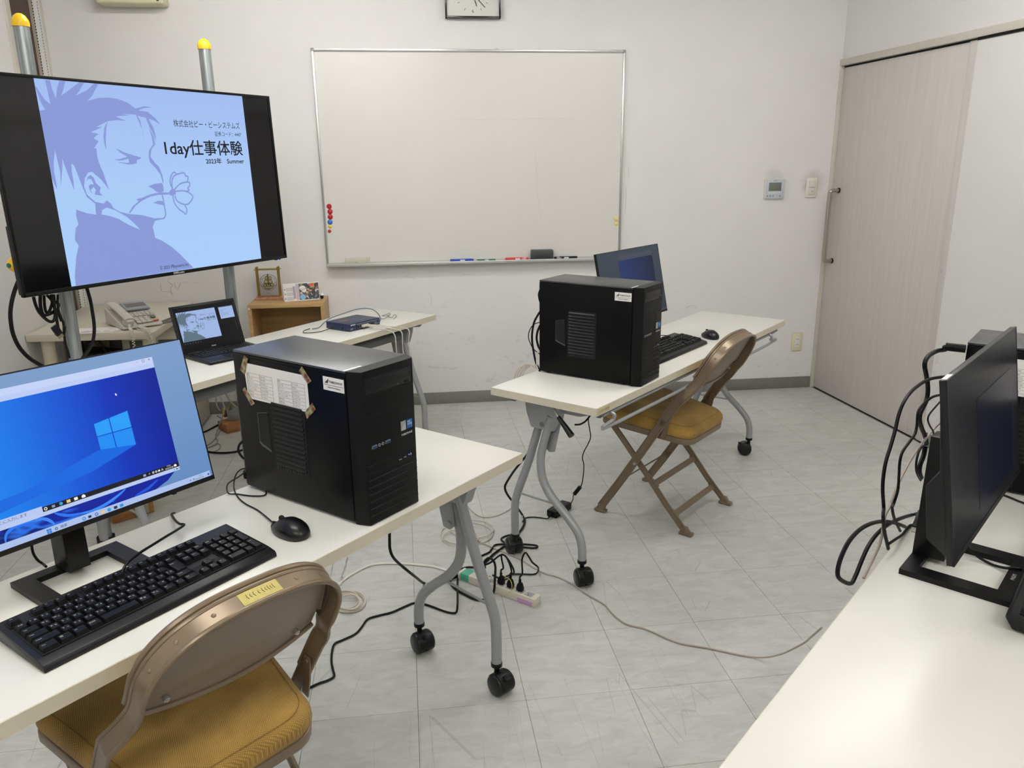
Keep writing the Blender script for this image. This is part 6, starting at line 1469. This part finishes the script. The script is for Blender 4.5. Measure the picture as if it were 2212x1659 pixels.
SD_ = Vector((.730, -.683, 0)); S0 = Vector((.171, .703, 0))
ps = thing('power_strip', 'cream six-way power strip on the floor between the two tables, green tape at one end', 'power strip', S0, math.atan2(SD_.y, SD_.x))
STR = mat('strip_cream', '#d9d2c2', .45)
b = MB(); b.box(0, .334, -.020, .020, .0, .031, r=.003); b.build('body', STR, ps)
for k in range(6):
    x_ = .100 + k * .040
    b = MB(); b.box(x_ - .0145, x_ + .0145, -.0135, .0135, .0305, .0322, r=.001); so = b.build('outlet', mat('outlet_grey', '#a9a8a8', .5), ps)
    b = MB(); b.box(x_ - .006, x_ - .0045, -.0045, .0035, .0320, .0325); b.box(x_ + .0045, x_ + .006, -.0045, .0035, .0320, .0325); b.cyl((x_, -.009, .0321), (x_, -.009, .0326), .0022, 10); b.build('slot', DARK, so)
b = MB(); b.box(.012, .050, -.0204, .0204, .004, .0314, r=.001); b.build('green_tape', mat('green_tape', '#4fa88c', .5), ps)
b = MB(); b.box(.262, .322, -.0207, -.0198, .003, .017); b.build('pink_tag', mat('pink_tag', '#cf9fcf', .6), ps)
psm = Matrix.Translation(S0) @ Matrix.Rotation(math.atan2(SD_.y, SD_.x), 4, 'Z')
SN_ = Vector((.683, .730, 0))
def zm(s, ox, oy):
    return lambda x, y: (ox + x / s, oy + y / s)
Q6 = zm(5.821, 820, 1170)
def PS(x, y, off=0.0, lo=.004):
    p = on_plane(*Q6(x, y), S0 + SN_ * off, SN_)
    return p if p.z > lo else on_z(*Q6(x, y), lo)
def plug_at(x_): 
    def f(b):
        m = psm @ Matrix.Translation((x_, 0, .0322))
        b.prism([(-.011, 0), (.011, 0), (.0125, .010), (.009, .022), (.0055, .030), (-.0055, .030), (-.009, .022), (-.0125, .010)], -.008, .008, axis='y', r=.002, mx=m); b.cyl(m @ Vector((0, 0, .028)), m @ Vector((0, 0, .042)), .0048, 10)
    return f
PG = 'power cords plugged into the strip'
def top_(x_): return [psm @ Vector((x_, 0, .070)), psm @ Vector((x_, 0, .085))]
cable('power_cable', 'black power cord in the second socket from the right end of the power strip', top_(.260) + [PS(1795, 400), PS(1790, 230), PS(1830, 140), PS(1870, 180), PS(1920, 260, .02), PS(1990, 320, .05), on_z(*Q6(1990, 375), .006), on_z(*Q6(1930, 412), .005), on_z(*Q6(1700, 408), .005), on_z(*Q6(1560, 450), .006), on_z(*Q6(1470, 495), .005), on_z(*Q6(1380, 440), .005)], .0032, RUB, group=PG, extra=plug_at(.260))
cable('power_cable', 'black power cord in the third socket from the right end of the power strip', top_(.220) + [PS(1685, 400), PS(1680, 340), PS(1620, 230), PS(1555, 165), PS(1500, 180), PS(1400, 260), PS(1310, 310), PS(1290, 400, .0)], .0032, RUB, group=PG, extra=plug_at(.220))
cable('power_cable', 'black power cord in the fourth socket from the right end of the power strip', top_(.180) + [PS(1555, 330), PS(1535, 220), PS(1535, 170), PS(1590, 190), PS(1650, 330), PS(1650, 430, .02), on_z(*Q6(1560, 480), .006), on_z(*Q6(1420, 420), .005)], .0032, RUB, group=PG, extra=plug_at(.180))
cable('power_cable', 'thick black power cord looping over the left half of the power strip', top_(.100) + [PS(1325, 330), PS(1320, 260), PS(1370, 205), PS(1430, 240), PS(1455, 320), PS(1450, 450, -.02), PS(1440, 600, -.03), on_z(*Q6(1405, 680), .006), on_z(*Q6(1320, 730), .005), on_z(*Q6(1200, 725), .005), on_z(*Q6(1080, 670), .005), on_z(*Q6(960, 600), .005), on_z(*Q6(895, 530), .006), on_z(*Q6(885, 480), .008), on_z(*Q6(930, 445), .012)], .0042, RUB, group=PG, extra=plug_at(.100))
GY = mat('green_yellow_wire', '#c9c65a', .5)
cable('earth_wire', 'thin yellow earth wire dangling over the front of the power strip', [PS(1530, 405), PS(1580, 440), PS(1640, 480, -.01), PS(1665, 560, -.02), PS(1640, 630, -.024), PS(1560, 690, -.026)], .0011, GY, cat='wire', group='earth wires at the power strip')
cable('earth_wire', 'thin yellow earth wire sticking up behind the left plug of the strip', [PS(1285, 330), PS(1300, 260), PS(1325, 210), PS(1310, 260), PS(1340, 320)], .0011, GY, cat='wire', group='earth wires at the power strip')
# strip's own white cord
Q7 = zm(2.911, 640, 950)
def F7(l, z=.005): return [on_z(*Q7(x, y), z) for x, y in l]
cable('strip_cord', 'thick white cord of the power strip running left over the floor', [psm @ Vector((.004, 0, .018)), psm @ Vector((-.025, .0, .014))] + F7([(960, 825), (900, 808), (860, 797), (760, 785), (650, 778), (550, 778), (480, 785), (430, 803), (360, 840), (300, 880), (250, 930)], .0045), .0042, CABWH)
cable('extension_plug', 'black plug end lying at the left end of the power strip', F7([(920, 885), (960, 876), (1000, 862), (1030, 850)], .010), .006, RUB, cat='plug', smooth=2)

# cords hanging under the foreground table
uA3 = Vector((-.687, -.727, 0)); inA = Vector((-.727, .687, 0)); NA_ = Vector((.314, .124, 0))
def HA(x, y, d, lo=.005, f=None):
    px_, py_ = (f or Q7)(x, y); p = on_plane(px_, py_, NA_ + inA * d, inA)
    return p if p.z > lo else on_z(px_, py_, lo)
cable('power_cable', 'black cable hanging from under the foreground table behind its caster legs', [HA(587, 560, .40), HA(587, 640, .40), HA(590, 690, .40), HA(610, 740, .40), HA(660, 790, .42), HA(740, 855, .44)] + F7([(800, 900), (850, 908), (900, 895), (950, 880), (990, 868)], .006), .0045, RUB)
cable('power_cable', 'black cable winding over the floor past the near caster to the left', F7([(40, 1582), (130, 1537), (200, 1512), (238, 1487), (232, 1450), (222, 1400), (224, 1340), (240, 1285), (290, 1260), (370, 1222), (410, 1180), (450, 1128), (520, 1105), (600, 1085), (680, 1050), (740, 1027), (790, 1030), (850, 1048), (930, 1078), (985, 1090), (1008, 1080)], .004) + [on_z(*Q7(1014, 1030), .03), on_z(*Q7(1014, 960), .03)] + F7([(1014, 900), (1018, 850), (1035, 815), (1075, 802), (1120, 803), (1170, 812)], .005), .0036, RUB)
# cords between the tables
Q4 = zm(4.366, 900, 820)
NB_ = Vector((.605, .474, 0)); uB3 = Vector((.7085, .7057, 0)); inB = Vector((-.7057, .7085, 0))
def HB_(x, y, d, lo=.005):
    px_, py_ = Q4(x, y); p = on_plane(px_, py_, NB_ + inB * d, inB)
    return p if p.z > lo else on_z(px_, py_, lo)
def F4(l, z=.005): return [on_z(*Q4(x, y), z) for x, y in l]
cable('power_cable', 'thick black cable dropping from the back of the right-hand table to the strip', [HB_(1180, 300, .45), HB_(1170, 420, .45), HB_(1150, 540, .45), HB_(1095, 640, .45), HB_(1000, 760, .45), HB_(920, 860, .45), HB_(855, 960, .46), HB_(832, 1020, .47), HB_(860, 1090, .48), HB_(930, 1180, .5)] + F4([(990, 1265), (1020, 1330), (990, 1410), (910, 1500), (800, 1590), (720, 1650)], .006) + F7([(1150, 810)], .006), .0045, RUB)
cable('power_cable', 'black cable looping around the rear caster of the right-hand table', F4([(960, 1440), (905, 1458), (830, 1480), (797, 1505), (830, 1535), (920, 1550), (1020, 1553), (1120, 1562), (1140, 1577), (1110, 1588), (1020, 1582), (930, 1560), (830, 1552), (745, 1558), (715, 1590), (680, 1630)], .0045) + F7([(1150, 735)], .005), .0036, RUB)
cable('patch_cable', 'thin beige cable sagging behind the front legs of the right-hand table', [HA(1025, 250, .3, f=Q7), HA(1040, 330, .34, f=Q7)] + F4([(440, 1110), (500, 1210), (570, 1275), (640, 1297), (740, 1287), (830, 1250), (920, 1190), (980, 1150)], .004), .0024, CABW)
for k, (dx, dy, sx, lb) in enumerate(((0, 0, 1, 'thin beige cable coil on the floor behind the right leg of the foreground table'), (12, -10, .82, 'inner loop of the thin beige cable coil behind the foreground table leg'), (-14, 8, .7, 'smallest loop of the thin beige cable coil behind the foreground table leg'))):
    pts = []
    for q in range(0, 400, 22): pts.append(on_z(1008 + dx + 56 * sx * math.cos(R(q)), 1153 + dy + 24 * sx * math.sin(R(q)), .004 + .003 * k + .002 * (q > 350)))
    cable('cable_coil', lb, pts, .0022, CABW, group='beige loops behind the foreground table leg')
Q2 = zm(3.614, 1200, 1200)
tdp = Vector((1.10, -.41, 0)); outD = Vector((-.6717, .7408, 0))
def HD(px_, py_, d=.03): return on_plane(px_, py_, tdp + outD * d, outD)
cable('patch_cable', 'long thin beige cable crossing the floor from the coil to the lower right table', F7([(1085, 560), (1120, 610), (1160, 645), (1230, 675), (1300, 705), (1400, 745), (1500, 808), (1570, 842)], .004) + [on_z(*Q2(x, y), .004) for x, y in [(0, 162), (80, 195), (160, 242), (260, 312), (330, 350), (390, 388), (440, 447), (520, 517), (600, 550), (680, 566), (760, 597), (880, 652), (980, 687), (1140, 714), (1260, 737), (1400, 768), (1540, 793)]] + [on_z(*Q2(1650, 794), .02), on_z(*Q2(1740, 776), .06), on_z(*Q2(1807, 752), .11), on_z(1735, 1390, .19), on_z(1752, 1376, .26), on_z(1775, 1356, .36)], .0026, mat('greyish_beige_cable', '#a89c90', .5))
# beige coil beside the foreground chair
for k in range(5):
    cx, cy = 742 + 6 * math.sin(k * 2.1), 1298 + 3 * math.cos(k * 1.7); rx, ry = 46 - 4 * k, 21 - 1.5 * k
    pts = [on_z(cx + rx * math.cos(R(q)), cy + ry * math.sin(R(q)) + 3 * math.sin(R(q * 2)), .004 + .004 * k) for q in range(20 * k, 375 + 20 * k, 24)]
    cable('cable_coil', ['outermost loop of the beige cable coil beside the foreground chair back', 'second loop of the beige cable coil beside the foreground chair back', 'third loop of the beige cable coil beside the foreground chair back', 'fourth loop of the beige cable coil beside the foreground chair back', 'innermost loop of the beige cable coil beside the foreground chair back'][k], pts, .0028, CABW, group='beige coil beside the foreground chair')
cable('patch_cable', 'thin whitish cable rising from the floor coil to the foreground table edge', [HA(322, 735, .40), HA(315, 770, .41), HA(305, 810, .42)] + F7([(285, 860), (262, 910), (250, 960)], .005), .0026, CABWH)
# power adapter and its cords
ad = thing('power_adapter', 'black brick-shaped power adapter on the floor under the right-hand table', 'adapter', (.628, 1.186, 0), R(47))
b = MB(); b.box(-.062, .062, -.025, .025, 0, .030, r=.004); b.build('case', BLK, ad)
b = MB(); b.box(-.040, .030, -.015, .015, .0298, .0303); b.build('rating_label', mat('adapter_label', '#2b2b2f', .5), ad)
b = MB(); b.cyl((-.062, 0, .015), (-.082, 0, .013), .006, 10); b.cyl((.062, 0, .015), (.075, 0, .013), .004, 10); b.build('strain_relief', RUB, ad)
adm = Matrix.Translation(ad.location) @ Matrix.Rotation(R(47), 4, 'Z')
cable('adapter_cord', 'thin black cord from the power adapter towards the thick black cable', [adm @ Vector((-.080, 0, .013)), adm @ Vector((-.095, .0, .008))] + F4([(1160, 1302), (1090, 1297), (1030, 1305), (1000, 1340)], .004), .0026, RUB, group='cords of the adapter')
vb = [on_plane(*Q4(x, y), Vector((.80, 1.05, 0)), Vector((-.3, -1, 0)).normalized()) for x, y in [(1480, 1090), (1515, 1045), (1552, 1000), (1568, 930), (1576, 850), (1575, 790), (1563, 740), (1578, 680), (1615, 610), (1640, 545), (1632, 470), (1620, 400), (1622, 360), (1642, 330)]]
def ferr(b):
    b.cyl(vb[0].lerp(vb[1], .2), vb[1].lerp(vb[2], .75), .0085, 12)
cable('adapter_cord', 'thin black cord with a ferrite bead rising from the adapter to the right-hand table', [adm @ Vector((.073, 0, .013)), adm @ Vector((.095, .0, .006))] + [vb[0].lerp(adm @ Vector((.11, 0, .006)), .5) + Vector((0, 0, .0))] + vb, .0022, RUB, group='cords of the adapter', extra=ferr)
cable('power_cable', 'black cable sagging under the near end of the right-hand table', [HB_(1495, 425, .20), HB_(1540, 422, .20), HB_(1590, 395, .2), HB_(1625, 355, .2), HB_(1640, 330, .2)], .0034, RUB)

# ---------------- cords on the foreground table
QA = zm(3.078, 0, 1120); Q41 = zm(3.318, 0, 720)
def DA(f, l): return [on_z(*f(x, y), TH + z) for x, y, z in l]
cable('keyboard_cable', 'black keyboard cable arching from the keyboard over the back edge of the table', DA(QA, [(808, 372, .028), (822, 335, .034), (850, 292, .040), (900, 250, .042), (950, 215, .042), (1020, 172, .040), (1100, 122, .036), (1170, 80, .030), (1225, 42, .024), (1195, 36, .020), (1170, 18, .016), (1148, -12, .010), (1142, -30, .003), (1160, -36, -.03)]), .0027, RUB)
cable('mouse_cable', 'thin black mouse cable curling from the mouse around the taped tower', DA(Q41, [(1968, 1368, .010), (1930, 1335, .006), (1850, 1270, .003), (1760, 1222, .003), (1710, 1180, .003), (1682, 1130, .003), (1676, 1080, .006), (1688, 1020, .020), (1715, 985, .035), (1750, 970, .040), (1800, 985, .032), (1850, 1032, .022), (1890, 1090, .010), (1908, 1135, .004), (1890, 1162, .003), (1800, 1165, .003), (1700, 1152, .003), (1640, 1148, .004), (1625, 1110, .010), (1640, 1072, .018), (1700, 1035, .026), (1750, 1000, .034), (1775, 985, .030)]), .0017, RUB)
cable('monitor_cable', 'thin grey-black cable hanging behind the lit monitor down to the stand', [on_plane(*Q41(x, y), Vector((-.70, -.33, 0)), Vector((.728, -.686, 0))) for x, y in [(225, 1480), (228, 1530), (240, 1580), (270, 1625), (305, 1650)]] + DA(Q41, [(330, 1672, .012)]), .0026, RUB)
cable('tower_cable', 'black cable bulging out behind the taped tower', [on_plane(*Q41(x, y), Vector((-.40, .02, 0)), Vector((-.3, -1, 0)).normalized()) for x, y in [(1745, 770), (1715, 800), (1708, 840), (1730, 880), (1752, 900)]], .0030, RUB)
cable('power_cable', 'thick black cable running over the floor from under the large screen', [on_z(*Q41(x, y), .006) for x, y in [(1420, 720), (1480, 700), (1600, 635), (1700, 590), (1760, 565)]], .0048, RUB)
cable('power_cable', 'black cable lying in a flat curve on the floor behind the taped tower', [on_z(*Q41(x, y), .006) for x, y in [(1440, 838), (1500, 850), (1580, 857), (1680, 850), (1760, 830)]], .0055, RUB)
for k, l in enumerate(([(1555, 590), (1600, 620), (1595, 660), (1565, 720), (1530, 770), (1490, 800), (1460, 812)], [(1560, 690), (1545, 740), (1560, 770), (1540, 800), (1500, 815), (1470, 830)], [(1500, 820), (1550, 790), (1578, 800), (1570, 830), (1530, 850)])):
    cable('patch_cable', ['grey patch cable snaking from the far pine block across the floor', 'second grey patch cable looping on the floor beside the laptop table legs', 'short grey cable loop on the floor right of the lit monitor'][k], [on_z(*Q41(x, y), .004) for x, y in l], .0026, mat('grey_cable', '#8f8d86', .5), group='grey patch cables under the laptop table')
QB6 = zm(13.825, 400, 840); wallp = WO - WN * .25
for k, (l, r_, c_) in enumerate((([(935, 0), (925, 150), (925, 400), (950, 520), (1010, 620), (1050, 660)], .0045, '#8f8d86'), ([(985, 0), (1000, 120), (1080, 300), (1140, 460), (1160, 560), (1150, 680), (1110, 850), (1050, 980), (1010, 1060)], .0035, '#a3a199'), ([(1180, 60), (1250, 220), (1350, 380), (1450, 480), (1560, 570), (1640, 620)], .0048, '#8c8567'), ([(1150, 480), (1200, 560), (1290, 660)], .0016, '#8f8d86'))):
    cable('hanging_cable', ['grey cable hanging under the laptop table, leftmost', 'grey cable hanging under the laptop table onto the pine block', 'olive cable hanging slantwise under the laptop table', 'very thin grey wire beside the ribbed box'][k], [on_plane(*QB6(x, y), Vector((-.95, 2.52, 0)), Vector((0, 1, 0))) for x, y in l], r_, mat('hang_' + c_, c_, .5), group='cables hanging under the laptop table')

# ---------------- cables of the large screen
Q9 = zm(5.531, 0, 560)
def TVp(l, off): return [on_plane(*Q9(x, y), tq + bT * off, bT) for x, y in l]
TG = 'black cables below the large screen'
cable('screen_cable', 'long black cable bowing out left of the large screen and down behind the lit monitor', TVp([(245, 180), (225, 245), (190, 330), (155, 440), (130, 560), (123, 660), (130, 760), (152, 880), (200, 1000), (260, 1090), (350, 1180), (460, 1250), (600, 1330)], .06), .0068, RUB, group=TG)
cable('screen_cable', 'black cable bowing down right of the left pipe post', TVp([(1035, 340), (1060, 420), (1085, 520), (1105, 640), (1122, 760), (1125, 860), (1112, 960), (1080, 1050), (1030, 1120), (980, 1190)], .06), .0062, RUB, group=TG)
cable('screen_cable', 'lowest black cable loop under the corner of the large screen', TVp([(400, 450), (420, 530), (460, 620), (530, 700), (600, 745), (645, 730), (660, 660), (650, 560), (640, 420)], .07), .0055, RUB, group=TG)
cable('screen_cable', 'middle black cable loop under the corner of the large screen', TVp([(480, 430), (480, 520), (490, 600), (515, 665), (560, 665), (620, 640), (680, 600)], .08), .0060, RUB, group=TG)
cable('screen_cable', 'inner black cable loop under the corner of the large screen', TVp([(525, 430), (530, 540), (545, 620), (575, 640), (605, 580), (620, 500), (560, 430)], .09), .0050, RUB, group=TG)
cable('screen_cable', 'black cable hanging to a loose plug beside the left pipe post', TVp([(610, 420), (640, 540), (665, 650), (685, 770), (705, 860), (745, 915), (765, 880), (770, 800)], .07), .0052, RUB, group=TG)
cable('screen_cable', 'thin black cable running down along the left pipe post', TVp([(690, 420), (690, 560), (720, 680), (755, 760), (765, 880), (780, 1000), (810, 1100), (830, 1180)], .08), .0042, RUB, group=TG)
cable('screen_cable', 'short black cable twisting against the left pipe post', TVp([(600, 430), (650, 500), (700, 540), (690, 620), (735, 740)], .085), .0048, RUB, group=TG)
t = thing('loose_plug', 'loose black video plug with a metal tip hanging beside the left pipe post', 'plug', TVp([(705, 890)], .065)[0], .95)
b = MB(); b.box(-.012, .012, -.006, .006, -.004, .034, r=.002, mx=Matrix.Rotation(R(-25), 4, 'Y')); b.build('grip', BLK, t)
b = MB(); b.box(-.009, .009, -.0035, .0035, -.016, -.004, mx=Matrix.Rotation(R(-25), 4, 'Y')); b.build('metal_tip', mat('plug_gold', '#a39a82', .35, metal=.8), t)

# ---------------- cables behind the tower before the back wall
Q8 = zm(3.253, 1040, 500); oB = Vector((.502, .952, 0)); dB = Vector((math.cos(R(-41.8)), math.sin(R(-41.8)), 0))
def TB(l, off=.035): return [on_plane(*Q8(x, y), oB - dB * off, Vector((.35, .94, 0)).normalized()) for x, y in l]
BG = 'cables behind the tower before the back wall'
cable('tower_cable', 'thick black cable bowing out behind the tower before the back wall', TB([(415, 560), (395, 590), (370, 640), (357, 710), (357, 780), (368, 850), (380, 910), (400, 960), (410, 985)]), .0040, RUB, group=BG)
cable('tower_cable', 'thin black cable in a wide bow behind the tower before the back wall', TB([(412, 638), (370, 652), (340, 690), (330, 740), (345, 790), (370, 830), (410, 862)], .05), .0018, RUB, group=BG)
cable('tower_cable', 'short thick black cable at the lower back of the tower before the back wall', TB([(412, 660), (395, 700), (388, 750), (398, 800), (412, 830)], .03), .0042, RUB, group=BG)
cable('tower_cable', 'short black cable high on the back of the tower before the back wall', TB([(412, 410), (402, 440), (406, 475), (414, 500)], .03), .0030, RUB, group=BG)
cable('tower_cable', 'white cable at the lower back edge of the tower before the back wall', TB([(412, 800), (395, 850), (388, 900), (392, 950), (402, 975)], .03), .0026, CABWH, group=BG)
for k in range(4):
    cable('patch_cable', ['outermost beige cable arching over the back edge of the right-hand table', 'second beige cable arching over the back edge of the right-hand table', 'third beige cable arching over the back edge of the right-hand table', 'innermost beige cable arching over the back edge of the right-hand table'][k], TB([(405, 972), (375, 955 - 4 * k), (345, 938 - 2 * k + 3 * k), (305 + 14 * k, 935 + 2 * k), (270 + 16 * k, 955 + 2 * k), (245 + 17 * k, 990), (233 + 17 * k, 1030), (228 + 18 * k, 1075), (230 + 18 * k, 1120)], .06 + .004 * k), .0025, CABW, group='beige cables behind the right-hand table')
cable('cable_tie', 'white loop tying the beige cables behind the right-hand table', TB([(352, 930), (346, 945), (350, 965), (362, 975), (372, 962), (366, 940), (352, 930)], .055), .0016, CABWH, cat='tie')
cable('mouse_cable', 'thin black cable from the far mouse passing behind the far keyboard', [on_z(*Q8(x, y), TH + .003) for x, y in [(1525, 748), (1500, 745), (1450, 742), (1400, 738), (1340, 736), (1290, 731), (1250, 730)]], .0016, RUB)

# ---------------- cables behind the dark monitor at the right
QR = zm(3.949, 1900, 680); QV = zm(2.303, 1760, 680)
def DR(l, d=.02, f=QR): return [HD(*f(x, y), d) for x, y in l]
RG = 'cables behind the dark monitor'
pl0 = on_plane(*QR(735, 290), Vector((1.307, -.232, 0)), Vector((.72, -.69, 0)))
cable('monitor_cable', 'thick black power cord plugged into the top back of the tower at the right edge', [pl0, pl0 + Vector((-.03, .028, 0))] + DR([(560, 298), (500, 306), (430, 340), (395, 385), (385, 440), (397, 510), (410, 590), (412, 660), (400, 730), (370, 790), (345, 850), (342, 910), (360, 970), (388, 1035), (400, 1100)], .045), .0052, RUB, group=RG, extra=lambda b: b.cyl(pl0, pl0 + Vector((-.030, .028, 0)), .0095, 12))
cable('monitor_cable', 'long black cable arching from behind the dark monitor down to the table edge', DR([(640, 528), (600, 528), (500, 535), (400, 560), (290, 635), (215, 730), (165, 850), (135, 980), (95, 1120), (55, 1250), (33, 1380), (27, 1500), (35, 1640)], .03) + DR([(340, 1000), (345, 1070), (358, 1130), (366, 1165)], .02, QV), .0037, RUB, group=RG)
cable('monitor_cable', 'medium black cable in a shallow arch behind the dark monitor', DR([(600, 676), (540, 680), (450, 702), (385, 752), (335, 815), (322, 880), (318, 950), (300, 1020), (250, 1090), (195, 1170), (172, 1260), (165, 1380), (155, 1500), (118, 1620)], .035) + DR([(385, 960), (395, 1010), (425, 1075)], .02, QV), .0031, RUB, group=RG)
cable('monitor_cable', 'thin black cable with a tight bend behind the dark monitor', DR([(600, 690), (545, 715), (480, 782), (425, 850), (412, 900), (430, 950), (455, 990), (460, 1030), (440, 1080)], .02), .0020, RUB, group=RG)
cable('monitor_cable', 'thin black cable bowing beside the stand of the dark monitor', DR([(400, 1100), (350, 1140), (325, 1200), (312, 1280), (318, 1350), (350, 1412)], .0), .0024, RUB, group=RG)
cable('monitor_cable', 'thick black cable bowing beside the stand of the dark monitor', DR([(390, 1120), (375, 1200), (345, 1280), (340, 1340), (355, 1390)], -.01), .0048, RUB, group=RG)
cable('network_cable', 'greyish white cable slanting down behind the dark monitor', DR([(600, 862), (560, 885), (480, 955), (400, 1050), (330, 1140), (270, 1230), (215, 1330), (165, 1430), (120, 1540), (85, 1640)], .04) + DR([(350, 1000), (335, 1090), (320, 1150), (285, 1225), (258, 1280), (243, 1310)], .03, QV), .0030, mat('greyish_beige_cable', '#a89c90', .5), group=RG)
cable('monitor_cable', 'thick black cable looping out over the table edge left of the dark monitor', [HD(*QV(605, 985), -.06), HD(*QV(560, 985), -.03)] + DR([(500, 992), (430, 1012), (370, 1040), (315, 1085), (270, 1145), (235, 1220), (205, 1295), (182, 1335), (150, 1330), (118, 1305), (115, 1262), (135, 1195), (175, 1120), (230, 1065), (290, 1035), (350, 1028), (410, 1040), (450, 1055)], .05, QV), .0044, RUB, group=RG)
cable('monitor_cable', 'short black cable rising from the table edge to the dark monitor plugs', DR([(368, 1140), (400, 1118), (435, 1095), (458, 1065), (475, 1048), (500, 1040)], -.005, QV) + [HD(*QV(540, 1015), -.03)], .0028, RUB, group=RG)
t = thing('cable_plug', 'black plug at the back of the dark monitor just above the table', 'plug', HD(*QV(520, 1030), -.02), R(42))
b = MB(); b.box(-.022, .026, -.009, .009, -.010, .010, r=.003, mx=Matrix.Rotation(R(-28), 4, 'Y')); b.build('grip', BLK, t)
b = MB(); b.box(-.034, -.022, -.007, .007, -.006, .006, mx=Matrix.Rotation(R(-28), 4, 'Y')); b.build('metal_tip', ALU, t)
cable('keyboard_cable', 'black cable lying across the stand opening of the dark monitor', [on_z(*QV(x, y), TH + z) for x, y, z in [(750, 1150, .02), (790, 1185, .012), (830, 1215, .006), (890, 1245, .004), (950, 1260, .010), (990, 1258, .014), (1030, 1262, .014)]], .0027, RUB)
cable('keyboard_cable', 'thin black cable on the table behind the dark monitor', [on_z(*QV(x, y), TH + .003) for x, y in [(935, 895), (970, 908), (1010, 925), (1060, 945), (1110, 975), (1150, 1020), (1160, 1080)]], .0022, RUB)
